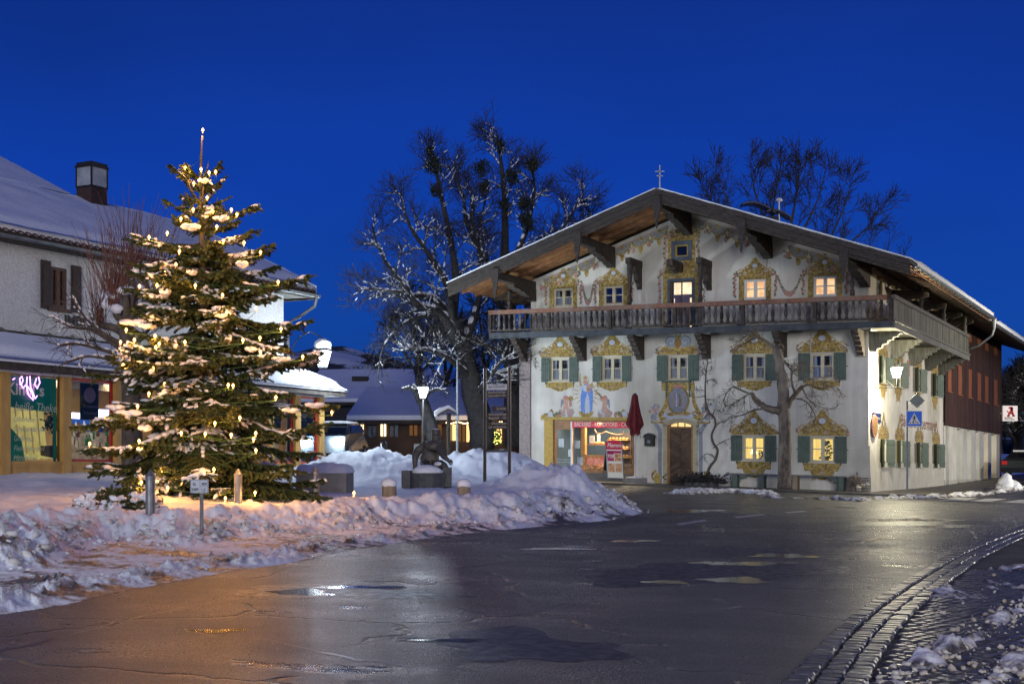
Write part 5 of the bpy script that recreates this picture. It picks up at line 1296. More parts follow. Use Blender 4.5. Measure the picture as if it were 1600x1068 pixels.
# far gable end of the barn
mb = MB(); mb.poly([H(UL, VE, -.6), H(0.1, VE, -.6), H(0.1, VE, roof_w(.1)-.5), H(UM, VE, WT-.7), H(UL, VE, roof_w(UL)-.5)]); hb(mb, UL, UL+.1, VB, VE, -.6, roof_w(UL)-.5); build(mb, 'barn_gable', m_barn, house)

# ------------------------------------------------------------------ wall lamp on the side wall
m_lampglass = emat('lamp glass white', (1.0, .93, .72), 60)
wl = thing('wall_lamp', H(.85, 1.1, 4.75), 'glowing four sided lantern on an iron wall arm on the side wall of the farmhouse', 'wall lamp')
def lantern(parent, P, s, glass, name='lantern_glass', snow=False):
    x, y, z = P; mb = MB(); tb = [(-1, -1), (1, -1), (1, 1), (-1, 1)]
    bot = [(x+.11*s*i, y+.11*s*j, z) for i, j in tb]; top = [(x+.21*s*i, y+.21*s*j, z+.42*s) for i, j in tb]
    mb.add(bot+top, [(0, 1, 5, 4), (1, 2, 6, 5), (2, 3, 7, 6), (3, 0, 4, 7), (0, 3, 2, 1)]); build(mb, name, glass, parent)
    mb = MB()
    for p, q in zip(bot, top): mb.tube([p, q], .014*s, 4)
    mb.box(x-.24*s, x+.24*s, y-.24*s, y+.24*s, z+.42*s, z+.45*s); mb.lathe((x, y, z+.45*s), [(.23*s, 0), (.20*s, .05*s), (.10*s, .16*s), (.04*s, .20*s), (.03*s, .27*s)], 8); mb.box(x-.12*s, x+.12*s, y-.12*s, y+.12*s, z-.03*s, z)
    build(mb, 'lantern_frame', m_iron, parent)
    if snow:
        mb = MB(); mb.blob((x, y, z+.58*s), (.25*s, .24*s, .19*s), 3, .12, 9, 6); build(mb, 'snow_cap', m_snow_f, parent, smooth=True)
lx, ly, lz = H(.85, 1.1, 4.65)
lantern(wl, (lx, ly, lz), .9, m_lampglass)
mb = MB(); wv = H(.85, 1.1, 4.60); mb.tube([H(.02, 1.1, 4.15), H(.03, 1.1, 5.0)], .025, 6); mb.tube([H(.02, 1.1, 4.25), H(.85, 1.1, 4.25), H(.85, 1.1, 4.62)], .022, 6); mb.tube([H(.02, 1.1, 4.95), H(.75, 1.1, 4.28)], .012, 5); build(mb, 'arm', m_iron, wl)
lamp_point('lantern_light', H(1.25, .55, 4.80), 900, (1.0, .90, .62), .18, wl)
# plaques on the corner
mb = MB(); v, w = SV(1362, 644); hb(mb, .02, .05, v, SV(1375, 644)[0], w-.36, w); np_ = build(mb, 'name_plate', mat('blue enamel', (.02, .03, .12), rough=.3)); tag(np_, 'narrow dark blue street name plate on the corner of the farmhouse', 'street sign')
mb2 = MB(); text_on(mb2, 'Kufsteiner Str.', .22, lambda x, y, z: H(.056, v+.1+x*1.2, w-.26+y)); build(mb2, 'lettering', m_print, np_)
mb = MB(); v, w = SV(1363.5, 665); n = 20
c_ = [H(.06, v+.45*math.cos(2*PI*i/n), w+.46*math.sin(2*PI*i/n)) for i in range(n)]; mb.prism(c_, tuple(Vector(H(.05, 0, 0))-Vector(H(0, 0, 0))))
pl = build(mb, 'round_plaque', m_frose); tag(pl, 'round reddish plaque fixed on the farmhouse side wall near the corner', 'plaque')
mb = MB(); n = 20; mb.prism([H(.112, v+.36*math.cos(2*PI*i/n), w+.37*math.sin(2*PI*i/n)) for i in range(n)], tuple(Vector(H(.01, 0, 0))-Vector(H(0, 0, 0)))); build(mb, 'plaque_face', m_umber, pl)
mb = MB(); v, w = SV(1418.5, 575); hb(mb, .01, .04, v-.2, v+.2, w-.35, w+.35); tag(build(mb, 'small_plaque', m_frose), 'small upright reddish plaque on the side wall between the upper windows', 'plaque')

# ------------------------------------------------------------------ sidewalk along the farmhouse
m_walk = mat('damp grey flagstones', (.075, .07, .062), (.045, .042, .04), 3, .6, bump=.5, bscale=20, rough2=.4)
mb = MB()
path_in = [(-17, -.0), (-9, 0), (0, 0), (0, 8), (0, 16), (0, 30), (0, 50)]
path_out = [(-17, -1.5), (-9, -2.3), (1.2, -2.4), (2.3, -.5), (2.6, 9), (2.6, 16), (2.6, 30), (2.6, 50)]
def hp2(u, v): x, y, _ = H(u, v, 0); return x, y
outer = [(-17, -1.6), (-13, -2.0), (-9, -2.3), (-4, -2.4), (.6, -2.4), (1.9, -1.9), (2.4, -.6), (2.5, 4), (2.5, 9), (2.5, 16), (2.5, 30), (2.5, 60)]
inner = [(-17, .3), (-13, .3), (-9, .3), (-4, .3), (-.3, .3), (-.3, .3), (-.3, .6), (-.3, 4), (-.3, 9), (-.3, 16), (-.3, 30), (-.3, 60)]
for (o0, o1, i0, i1) in zip(outer, outer[1:], inner, inner[1:]):
    P = [hp2(*o0), hp2(*o1), hp2(*i1), hp2(*i0)]; mb.poly([(x, y, g(x, y)+.075) for x, y in P])
    a0, a1 = P[0], P[1]; mb.poly([(a0[0], a0[1], g(*a0)-.05), (a1[0], a1[1], g(*a1)-.05), (a1[0], a1[1], g(*a1)+.075), (a0[0], a0[1], g(*a0)+.075)])
build(mb, 'sidewalk', m_walk, kind='structure')
S1 = [px2ground(*p) for p in [(1062, 771), (1100, 769), (1140, 769), (1195, 772)]]; S2 = [px2ground(*p) for p in [(1200, 777), (1250, 779), (1300, 780), (1350, 783)]]
S3 = [px2ground(*p) for p in [(1352, 781), (1400, 779), (1450, 778), (1500, 775), (1560, 770), (1640, 765)]]
n1_, n2_, n3_ = near_line(S1, .8), near_line(S2, .35), near_line(S3, .45)
def wgt(x, y): return np.maximum(np.maximum(n1_(x, y)*.85, n2_(x, y)*.62), n3_(x, y)*.7)
slush_sheet('sidewalk_snow', 5, 30, 42, 66, .07, wgt, m_psnow, .14)

# road markings
mwh = mat('worn white road paint', (.60, .60, .58), (.35, .35, .34), 6, .5)
def mark(pts, name='road_marking'):
    mb = MB(); mb.poly([(x, y, g(x, y)+.005) for x, y in [px2ground(*p) for p in pts]]); build(mb, name, mwh, kind='structure')
mark([(1055, 818), (1100, 811.5), (1107, 813.5), (1062, 820)]); mark([(1146, 807), (1190, 802.5), (1197, 804), (1152, 809)]); mark([(1225, 800), (1255, 797.5), (1262, 799), (1232, 801.5)])
mark([(1467, 781.5), (1490, 777), (1529, 777.5), (1508, 782)]); mark([(1515, 783), (1542, 778.5), (1573, 779), (1548, 783.5)]); mark([(1565, 784.5), (1594, 780.5), (1625, 781), (1600, 785.5)]); mark([(1445, 778.5), (1466, 775), (1490, 775.5), (1470, 779)])
# sealed cracks and seams in the asphalt
mcr = mat('tar filled crack', (.008, .008, .009), rough=.35, spec=.6)
def crack(pts, w=.03, seed=0):
    rg = random.Random(seed); P = [Vector(px2ground(*p)) for p in pts]; Q = []
    for p, q in zip(P, P[1:]):
        n = max(2, int((q-p).length/.12)); nn = Vector((-(q-p).y, (q-p).x)).normalized()
        for i in range(n): Q.append(p+(q-p)*i/n+nn*rg.gauss(0, .022))
    mb = MB()
    for i in range(len(Q)-1):
        d = (Q[i+1]-Q[i]).normalized(); nn = Vector((-d.y, d.x)); a = w*rg.uniform(.15, .8); L = [Q[i]-nn*a, Q[i]+nn*a, Q[i+1]+nn*a, Q[i+1]-nn*a]
        mb.poly([(p.x, p.y, g(p.x, p.y)+.003) for p in L])
    build(mb, 'road_crack', mcr, kind='structure')
crack([(-100, 1035), (60, 1003), (200, 968), (330, 940), (450, 925), (600, 900), (780, 880), (900, 868), (1060, 850)], .035, 1)
crack([(280, 982), (340, 995), (420, 998), (520, 1022), (640, 1040), (705, 1043), (780, 1053)], .025, 2); crack([(705, 1043), (745, 1020), (815, 992)], .02, 3)
crack([(700, 945), (760, 960), (800, 962), (880, 945), (950, 938)], .02, 4); crack([(640, 912), (760, 910), (860, 910), (1000, 905), (1200, 888)], .02, 5)
crack([(1000, 915), (1100, 905), (1180, 900), (1240, 888)], .06, 6); crack([(1120, 870), (1190, 868), (1270, 862)], .07, 7); crack([(1240, 895), (1340, 900), (1420, 892)], .02, 8)
crack([(1230, 935), (1300, 945), (1380, 952)], .02, 9); crack([(1340, 815), (1400, 810), (1460, 803)], .05, 10); crack([(1430, 830), (1480, 822), (1530, 818)], .05, 11)

# puddles standing in the hollows of the asphalt
m_pud = mat('standing water', (.008, .009, .012), rough=.10, spec=.45, bump=.25, bscale=9)
m_pat = mat('dark repair asphalt', (.012, .013, .016), (.026, .026, .028), 5, .30, bump=.6, bscale=60, bdist=.01, rough2=.5)
def puddle(px, py, rx, ry, seed, m=m_pud, name='puddle', dz=.004):
    rg = random.Random(seed); n = 46; ph = [rg.uniform(0, 6.28) for _ in range(5)]; pts = []
    for i in range(n):
        a = 2*PI*i/n; k = 1+.22*math.sin(2*a+ph[0])+.18*math.sin(3*a+ph[1])+.12*math.sin(5*a+ph[2])+.10*math.sin(9*a+ph[3])+.05*rg.uniform(-1, 1)
        x, y = px2ground(px+rx*k*math.cos(a), py+ry*k*math.sin(a)); pts.append((x, y, g(x, y)+dz))
    mb = MB(); mb.poly(pts); build(mb, name, m, kind='structure')
for i, q in enumerate(((1150, 906, 55, 4), (1040, 909, 30, 3), (1225, 868, 50, 3), (1160, 880, 60, 3.5), (1420, 812, 60, 2.5), (1480, 822, 45, 2.0), (470, 925, 55, 4), (560, 917, 60, 2.5), (870, 857, 45, 2), (990, 845, 35, 1.6), (1080, 798, 45, 2.2), (340, 985, 40, 3), (1350, 842, 50, 2), (700, 1000, 50, 3))): puddle(*q, i)
for i, q in enumerate(((1100, 895, 190, 16), (1250, 862, 130, 9), (520, 925, 170, 10), (1440, 816, 110, 5), (820, 1010, 150, 22))): puddle(*q, 50+i, m_pat, 'asphalt_patch', .002)
# ------------------------------------------------------------------ things in front of the farmhouse
def zwalk(x, y): return g(x, y)+.075
# parasol
pd = 56.2; xx, yy = H(FU(992, 740, -1.0)[0], -1.0, 0)[:2]; zz = zwalk(xx, yy)
um = thing('parasol', (xx, yy, zz), 'closed crimson parasol on a white pole beside the bakery window', 'parasol')
top = EYE+(HY-614)/F*yy; lowz = EYE+(HY-668)/F*yy
mb = MB(); rg = random.Random(1); n = 24; prof = [(.04, top), (.12, top-.10), (.16, top-.45), (.23, top-.9), (.29, lowz+.35), (.33, lowz+.12), (.24, lowz-.02), (.20, lowz-.10), (.18, lowz-.28)]
vs = []
for i, (r, z) in enumerate(prof):
    for j in range(n):
        k = 1+(.16 if j % 3 == 0 else -.12)*min(1, i/3); vs.append((xx+r*k*math.cos(2*PI*j/n), yy+r*k*math.sin(2*PI*j/n), z+(.10*math.sin(j*2.1) if i == len(prof)-1 else .03*math.sin(j*1.7) if i > 4 else 0)))
mb.add(vs, [(i*n+j, i*n+(j+1) % n, (i+1)*n+(j+1) % n, (i+1)*n+j) for i in range(len(prof)-1) for j in range(n)]+[tuple(range(n))]); build(mb, 'canopy', m_cloth, um)
mb = MB(); mb.tube([(xx, yy, zz+.1), (xx, yy, top+.08)], .035, 8); build(mb, 'pole', m_pole, um)
mb = MB(); mb.box(xx-.48, xx+.48, yy-.4, yy+.4, zz, zz+.22); build(mb, 'base', m_conc, um); mb = MB(); mb.tube([(xx+.2, yy-.2, lowz-.1), (xx+.22, yy-.2, lowz-.45)], .01, 4); build(mb, 'strap', m_iron, um)
mb = MB(); mb.blob((xx, yy, zz+.23), (.44, .36, .05), 4, .1, 10, 4); build(mb, 'snow_cap', m_snow_f, um, smooth=True)
# letter box
u, w = FU(1017, 682); lb = thing('letter_box', H(u, 0, w-.4), 'black wall letter box with a gabled lid left of the chevron door', 'letter box')
mb = MB(); hb(mb, u-.20, u+.20, -.24, -.004, w-.40, w-.02); build(mb, 'box', m_iron, lb)
mb = MB(); mb.prism([H(u-.27, -.29, w-.03), H(u+.27, -.29, w-.03), H(u+.18, -.29, w+.10), H(u, -.29, w+.16), H(u-.18, -.29, w+.10)], tuple(Vector(H(0, .285, 0))-Vector(H(0, 0, 0)))); build(mb, 'lid', m_iron, lb)
mb = MB(); hb(mb, u-.07, u+.07, -.247, -.241, w-.28, w-.16); build(mb, 'emblem', m_steel, lb)
# A-board
v_ = -1.3; A = [FU(px, py, v_) for px, py in ((951, 693), (968, 694), (981, 744), (964, 746))]
ab = thing('advertising_board', H(A[3][0], v_, 0), 'folding pavement board with crimson header and food pictures outside the bakery', 'advertising board')
u0, u1 = FU(956, 740, v_)[0], FU(975, 740, v_)[0]; zt = FU(960, 690, v_)[1]; zb = FU(965, 746, v_)[1]
def TB(x, y, z=0):      # board face coordinates: x along, y up the face, z out of the face
    t = y/1.55; return H(u0+x+.30*(1-t)*1.0-.28+ .0, v_-.45*(1-t)-z, zb+(zt-zb)*t)
Wb = .72
mb = MB(); mb.box(0, Wb, 0, 1.40, -.015, .0, lambda x, y, z: TB(x, y, z)); build(mb, 'front_panel', m_print, ab)
for x0, x1 in ((-.03, 0), (Wb, Wb+.03)):
    mb = MB(); mb.box(x0, x1, -.05, 1.42, -.03, .02, lambda x, y, z: TB(x, y, z)); build(mb, 'leg', m_steel, ab)
    mb = MB(); mb.tube([TB(x0, 1.40, -.05), H(u0+x0-.60, v_+.45, zb)], .02, 4); build(mb, 'leg', m_steel, ab)
mb = MB(); mb.poly([TB(0, 1.38, -.06), TB(Wb, 1.38, -.06), H(u0+Wb-.60, v_+.40, zb+.3), H(u0-.60, v_+.40, zb+.3)]); build(mb, 'rear_panel', m_iron, ab)
mb = MB(); n = 10; mb.poly([TB(-.05, 1.22, .005), TB(Wb+.05, 1.22, .005)]+[TB(Wb+.05-(Wb+.1)*i/n, 1.50+.14*math.sin(PI*i/n), .005) for i in range(n+1)]); build(mb, 'header', m_redb, ab)
mb = MB(); text_on(mb, 'Flamme', .24, lambda x, y, z: TB(.05+x, 1.33+y, .012), shear=.3, bold=.004); build(mb, 'lettering', m_print, ab)
mb = MB(); mb.box(.03, .33, .72, 1.14, .003, .006, lambda x, y, z: TB(x, y, z)); mb.box(.03, Wb-.03, 1.05, 1.17, .003, .006, lambda x, y, z: TB(x, y, z)); build(mb, 'magenta_panel', mat('magenta print', (.36, .02, .09), rough=.5), ab)
mb = MB(); text_on(mb, 'TOP', .20, lambda x, y, z: TB(.05+x*.8, .86+y, .010), bold=.006); build(mb, 'lettering', m_print, ab)
mb = MB(); mb.box(.36, Wb-.03, .72, 1.03, .003, .006, lambda x, y, z: TB(x, y, z)); mb.box(.04, .34, .25, .62, .003, .006, lambda x, y, z: TB(x, y, z)); mb.box(.38, Wb-.04, .25, .62, .003, .006, lambda x, y, z: TB(x, y, z)); build(mb, 'food_picture', mat('food print', (.45, .20, .08), (.62, .42, .20), 9, .5, c3=(.30, .06, .04), scale3=12), ab)
# long wall bench
ub0, ub1 = FU(1137, 738, -.55)[0], FU(1332, 746, -.55)[0]
be = thing('long_bench', H((ub0+ub1)/2, -.55, 0), 'long narrow wooden bench with green trestle legs along the farmhouse wall', 'bench')
bt = FU(1230, 741, -.55)[1]
mb = MB(); hb(mb, ub0, ub1, -.75, -.35, bt-.06, bt); build(mb, 'seat', m_wood_grey, be)
for px, mm, br in ((1150, m_shutter, 1), (1192, m_shutter, 0), (1244, m_woodpost, 0), (1316, m_shutter, -1)):
    u = FU(px, 750, -.55)[0]; x, y, _ = H(u, -.55, 0); mb = MB(); wb = g(x, y)+.07-(RZ-TU*u+TV*.55)
    hb(mb, u-.10, u+.10, -.72, -.38, wb, bt-.062)
    if br:
        L = [H(u+br*.10, -.58, wb+.28), H(u+br*.62, -.58, bt-.07), H(u+br*.50, -.58, bt-.07), H(u+br*.10, -.58, wb+.40)]; mb.prism(L, tuple(Vector(H(0, .06, 0))-Vector(H(0, 0, 0))))
    build(mb, 'leg', mm, be)
# stump and wire basket at the corner
u = FU(1333, 755, -.7)[0]; x, y, _ = H(u, -.7, 0); z = zwalk(x, y); mb = MB(); mb.tube([(x, y, z-.1), (x+.03, y, z+.35), (x-.04, y, z+.62)], [.36, .26, .23], 9); mb.box(x+.08, x+.20, y-.35, y-.25, z, z+.6, None, 1)
tag(build(mb, 'tree_stump', [m_bark_l, m_woodpost]), 'short tree stump at the right end of the long bench', 'stump')
u = FU(1347, 755, -.9)[0]; x, y, _ = H(u, -.9, 0); z = zwalk(x, y)
wb_ = thing('wire_basket', (x, y, z), 'wire litter basket on a short post at the farmhouse corner', 'basket')
mb = MB()
for i in range(9):
    t = -.28+.56*i/8
    for yy_ in (-.2, .2): mb.tube([(x+t, y+yy_, z+.05), (x+t, y+yy_, z+.55)], .006, 3)
for k in range(6):
    zq = z+.05+.1*k; mb.tube([(x-.28, y-.2, zq), (x+.28, y-.2, zq), (x+.28, y+.2, zq), (x-.28, y+.2, zq), (x-.28, y-.2, zq)], .007, 3)
build(mb, 'cage', m_iron, wb_); mb = MB(); mb.tube([(x-.12, y+.25, z), (x-.12, y+.25, z+.78)], .045, 7); build(mb, 'post', m_steel, wb_)
mb = MB()
for k in range(7): mb.blob((x+random.uniform(-.2, .2), y+random.uniform(-.12, .12), z+.12+.03*k), (.10, .09, .08), k, .3, 6, 4)
build(mb, 'crumpled_litter', m_print, wb_)
# small snow capped post at the shop
x, y = at(872, 50.5), 50.5; z = g(x, y); mb = MB(); mb.tube([(x, y, z), (x, y, EYE-(740-HY)/F*50.5)], .19, 8); sp_ = build(mb, 'snowy_post', m_conc); tag(sp_, 'short round post with a snow cap in front of the bakery door', 'post')
mb = MB(); mb.blob((x, y, EYE-(738-HY)/F*50.5), (.24, .22, .12), 2, .08, 9, 5); build(mb, 'snow_cap', m_snow_f, sp_, smooth=True)

# pedestrian crossing sign
D = 49.0; x = at(1417.5, D); z = g(x, D)+.06
ps = thing('crossing_sign', (x, D, z), 'blue square pedestrian crossing sign on a grey post with a diamond plate above it', 'traffic sign')
zt = EYE+(HY-626)/F*D; mb = MB(); mb.tube([(x, D, z), (x, D, zt)], .035, 8); build(mb, 'post', m_steel, ps)
s0, s1 = EYE+(HY-666)/F*D, EYE+(HY-641.5)/F*D; cx_ = at(1427.5, D); hw = .305
mb = MB(); mb.box(cx_-hw, cx_+hw, D-.075, D-.055, s0, s1); bs = build(mb, 'sign_plate', m_white, ps)
mb = MB(); mb.box(cx_-hw+.02, cx_+hw-.02, D-.081, D-.076, s0+.02, s1-.02); build(mb, 'blue_field', m_blue, bs)
m0 = (s0+s1)/2; mb = MB(); mb.prism([(cx_-.235, D-.086, m0-.20), (cx_+.235, D-.086, m0-.20), (cx_, D-.086, m0+.215)], (0, .004, 0)); build(mb, 'white_triangle', m_white, bs)
mb = MB(); fm = lambda a, b: (cx_+a, D-.090, m0+b)
def ms(pts, w0, w1):
    for i in range(len(pts)-1):
        (x0, y0), (x1, y1) = pts[i], pts[i+1]; L = math.hypot(x1-x0, y1-y0); nx, ny = -(y1-y0)/L, (x1-x0)/L
        mb.quad(fm(x0+nx*w0/2, y0+ny*w0/2), fm(x0-nx*w0/2, y0-ny*w0/2), fm(x1-nx*w1/2, y1-ny*w1/2), fm(x1+nx*w1/2, y1+ny*w1/2))
mb.poly([fm(.005+.022*math.cos(t*PI/4), .115+.024*math.sin(t*PI/4)) for t in range(8)])
ms([(0, .085), (0, -.02)], .055, .045); ms([(-.02, .08), (-.06, .02), (-.05, -.03)], .02, .018); ms([(.02, .08), (.055, .03), (.065, -.01)], .02, .018)
ms([(-.01, -.02), (-.04, -.09), (-.085, -.165)], .03, .022); ms([(.01, -.02), (.04, -.08), (.075, -.165)], .03, .022)
for xq in (-.15, -.015, .12): ms([(xq-(.02 if xq < 0 else -.02), -.175), (xq, -.12)], .045, .04)
build(mb, 'walking_figure', m_black, bs)
cz = EYE+(HY-625.5)/F*D; cx_ = at(1433.5, D); mb = MB(); mb.prism([(cx_-.30, D+.05, cz), (cx_, D+.05, cz-.29), (cx_+.30, D+.05, cz), (cx_, D+.05, cz+.29)], (0, .02, 0)); build(mb, 'diamond_plate', mat('grey sign back', (.17, .20, .17), rough=.5), ps)
mb = MB(); mb.tube([(x, D, cz-.12), (cx_+.2, D+.04, cz-.12)], .015, 5); build(mb, 'bracket', m_steel, ps)
# pharmacy sign on the barn corner
v0_ = VE-.5; x, y, _ = H(.3, v0_, 0); zc0, zc1 = EYE+(HY-657.5)/F*y, EYE+(HY-633.5)/F*y; x0, x1 = at(1566.5, y), at(1589, y)
ap = thing('pharmacy_sign', (x0, y, zc0), 'white box sign with a red letter A on the far corner of the barn', 'shop sign')
mb = MB(); mb.box(x0, x1, y-.1, y+.1, zc0, zc1); build(mb, 'sign_box', mat('sign white', (.7, .68, .66), rough=.4, emit=(.75, .6, .55), estr=.35), ap)
mb = MB(); cx_ = (x0+x1)/2; hh = zc1-zc0; fm = lambda a, b: (cx_+a*hh, y-.105, zc0+b*hh)
ms([(-.22, .32), (-.05, .34)], .12, .12); ms([(-.14, .34), (.0, .60), (.10, .88)], .13, .15); ms([(-.12, .86), (.12, .86)], .12, .14); ms([(.10, .90), (.12, .55), (.20, .34)], .15, .14); ms([(.12, .34), (.30, .34)], .12, .10); ms([(-.02, .5), (.16, .5)], .09, .09); ms([(-.24, .66), (-.16, .60), (-.10, .52)], .09, .06)
build(mb, 'letter_a', m_red, ap)
mb = MB(); text_on(mb, 'MARIEN', .13*hh, lambda p, q, r: (x0+.08*hh+p*1.1, y-.105, zc0+.17*hh+q), bold=.003); text_on(mb, 'APOTHEKE', .12*hh, lambda p, q, r: (x0+.08*hh+p*1.1, y-.105, zc0+.06*hh+q), bold=.003); build(mb, 'lettering', m_black, ap)
mb = MB(); mb.tube([(x0-.7, y, (zc0+zc1)/2), (x0, y, (zc0+zc1)/2)], .03, 5); build(mb, 'bracket', m_steel, ap)
# ------------------------------------------------------------------ snack bar building on the left
BX, BY = -12.0, 30.0; TSL = .013
def B(s, n, z): return (BX+s*Vx+n*Ux, BY+s*Vy+n*Uy, z-TSL*s)
def BP(px, py, n=0.0):
    k = (px-CX)/F; x0 = BX+n*Ux; y0 = BY+n*Uy; s = (k*y0-x0)/(Vx-k*Vy); d = y0+s*Vy; return s, zof(py, d)+TSL*s
def bb(mb, s0, s1, n0, n1, z0, z1, mi=0): mb.box(s0, s1, n0, n1, z0, z1, B, mi)
SE = BP(502, 700)[0]; NM = -1.5; SM = BP(443, 500, NM)[0]; S0 = -7.0
zb = .4
snk = thing('snack_bar', B(3, -4, zb), 'roughcast building with a timber and glass snack bar pavilion under a deeply snowed roof', 'building')
# main wall with upstairs windows
w1 = (BP(78.5, 440, NM)[0], BP(104, 440, NM)[0], BP(92, 482, NM)[1], BP(92, 418, NM)[1]); w2 = (w1[0]+2.55, w1[1]+2.55, w1[2], w1[3])
Te = 6.93-.0; TN = lambda s, d, w: B(s, NM-d, w)
EZ = BP(0, 366, NM)[1]+.10
mb = MB(); wall_mesh(mb, S0, SM, 3.2, EZ, [w1, w2], TN)
mb.quad(B(SM, NM, 0), B(SM, -11, 0), B(SM, -11, EZ), B(SM, NM, EZ)); mb.quad(B(S0, NM, 0), B(S0, -11, 0), B(S0, -11, EZ), B(S0, NM, EZ))
mb.quad(B(SM, -4.5, 0), B(SM, NM, 0), B(SM, NM, 3.3), B(SM, -4.5, 3.3))
build(mb, 'main_wall', m_rough, snk)
def bwindow(r):
    a, b, c, d = r; mb = MB()
    for q in ((a, a+.09, c, d), (b-.09, b, c, d), (a+.09, b-.09, d-.09, d), (a+.09, b-.09, c, c+.09), ((a+b)/2-.05, (a+b)/2+.05, c+.09, d-.09)): mb.box(q[0], q[1], .0, .10, q[2], q[3], TN)
    mb.box(a-.1, b+.1, -.08, .05, c-.09, c, TN)
    W_ = build(mb, 'window', m_brownfr, snk)
    m2 = MB()
    for s0, s1 in ((a+.09, (a+b)/2-.05), ((a+b)/2+.05, b-.09)):
        m2.quad(TN(s0, .08, c), TN(s1, .08, c), TN(s1, .08, d), TN(s0, .08, d))
    build(m2, 'pane', m_glass, W_); m2 = MB(); n = 20
    xs = [a+(b-a)*i/n for i in range(n+1)]; m2.add([TN(x, .16+.02*math.sin(i*2), w) for w in (c, d) for i, x in enumerate(xs)], [(i, i+1, n+2+i, n+1+i) for i in range(n)]); build(m2, 'curtain', m_curtain, W_)
    m2 = MB()
    for i in range(3): m2.box(a+.1, b-.1, .07, .085, c+(d-c)*(i+1)/4-.012, c+(d-c)*(i+1)/4+.012, TN)
    build(m2, 'glazing_bar', m_brownfr, W_)
    wd = (b-a)*.62
    for s0, s1 in ((a-wd, a-.03), (b+.12, b+.12+wd)):
        m2 = MB(); m2.box(s0, s1, -.06, -.02, c-.05, d+.12, TN); m2.box(s0+.05, s1-.05, -.075, -.06, c+.08, (c+d)/2-.05, TN); m2.box(s0+.05, s1-.05, -.075, -.06, (c+d)/2+.08, d, TN); build(m2, 'shutter', m_brownsh, W_)
    return W_
bwindow(w1); bwindow(w2)
# roof: one long slope facing the street with a hipped right end, plus a higher slope at the left
def hipsnow(name, rings, m, t=0.0):
    pass
eo = .55
RZs = BP(167, 330, -6.5)[1]; EZt = BP(0, 357, NM+eo)[1]; ns = -6.5
sl_b = (RZs-EZt)/(NM+eo-ns)
def RR(s, n): return EZt+(NM+eo-n)*sl_b
s_r = BP(300, 362, ns)[0]; s_e = BP(494, 463, NM+eo)[0]; s_h0 = BP(118, 309, ns)[0]
def rgrid(name, lift, m, par, thick, noise=0.0, inset=0):
    """snow or tile layer over the front slope; the left part carries on to a higher ridge"""
    nS, nN = 90, 36; V = []; 
    for j in range(nN+1):
        t = j/nN
        for i in range(nS+1):
            q = i/nS
            # right border runs from the eaves corner up the hip to the ridge end, then the slope continues left
            nn = (NM+eo)-(t*(NM+eo-ns)); sr = s_e+(s_r-s_e)*t; s = S0+(sr-S0)*q
            V.append((s, nn))
    V = np.array(V); z = EZt+(NM+eo-V[:, 1])*sl_b
    e = np.minimum(V[:, 1]*-1+(NM+eo), 1.0); ed = sst(0, .5, np.abs(V[:, 1]-(NM+eo)))
    z = z+lift+(noise*(fbm(V[:, 0], V[:, 1], .8, 3)+.25*fbm(V[:, 0], V[:, 1], 3, 2)) if noise else 0)+(thick*(.55+.45*ed) if noise else thick)
    P = np.stack([BX+V[:, 0]*Vx+V[:, 1]*Ux, BY+V[:, 0]*Vy+V[:, 1]*Uy, z-TSL*V[:, 0]], -1)
    base = P.copy(); base[:, 2] = (EZt+(NM+eo-V[:, 1])*sl_b+lift-TSL*V[:, 0])
    Ff = grid_faces(nN+1, nS+1); n = len(P); idx = np.arange(n).reshape(nN+1, nS+1)
    rim = np.concatenate([idx[0, :], idx[1:, -1], idx[-1, -2::-1], idx[-2:0:-1, 0]]); r2 = np.roll(rim, -1)
    return build_np(name, np.concatenate([P, base]), np.concatenate([Ff, np.stack([rim, r2, r2+n, rim+n], -1)]), m, par, smooth=bool(noise))
mb = MB()
mb.add([B(S0, NM+eo, EZt-.06), B(s_e, NM+eo, EZt-.06), B(s_r, ns, RZs-.06), B(S0, ns, RZs-.06), B(s_e, -11.5-eo, EZt-.06), B(S0, -11.5-eo, EZt-.06)], [(0, 1, 2, 3), (1, 4, 2), (3, 2, 4, 5)])
mb.add([B(S0, NM+eo, EZt-.20), B(s_e, NM+eo, EZt-.20), B(s_e, -11.5-eo, EZt-.20), B(S0, -11.5-eo, EZt-.20)], [(0, 1, 2, 3)])
bb(mb, S0, s_e, NM+eo-.01, NM+eo+.03, EZt-.26, EZt-.05); bb(mb, s_e-.02, s_e+.03, -11.5-eo, NM+eo+.03, EZt-.26, EZt-.05)
roofb = build(mb, 'roof', m_wood_dark, snk)
sn1 = rgrid('roof_snow', -.02, m_snow, roofb, .28, .10)
mb = MB(); mb.poly([B(s_e+.02, NM+eo, EZt+.18), B(s_e+.02, -11.5-eo, EZt+.18), B(s_r, ns, RZs+.26)]); mb.poly([B(s_e+.02, NM+eo, EZt-.04), B(s_e+.02, -11.5-eo, EZt-.04), B(s_e+.02, -11.5-eo, EZt+.18), B(s_e+.02, NM+eo, EZt+.18)]); build(mb, 'hip_snow', m_snow, roofb)
# tall hip rising to the left, same pitch
A0 = BP(-160, 150, -10.5); s_up = BP(0, 243, -9.6); 
nn_ = -6.5; top_n = -9.9
mb = MB()
sA = BP(112, 306, -6.6)[0]; sB_ = s_up[0]-.0
zt_ = lambda n: EZt+(NM+eo-n)*sl_b+.26
pts = [(S0-9, ns+.02), (sA+.3, ns+.02)]
sk = BP(0, 243, -9.6)
def hz(s, n): return B(s, n, zt_(n))
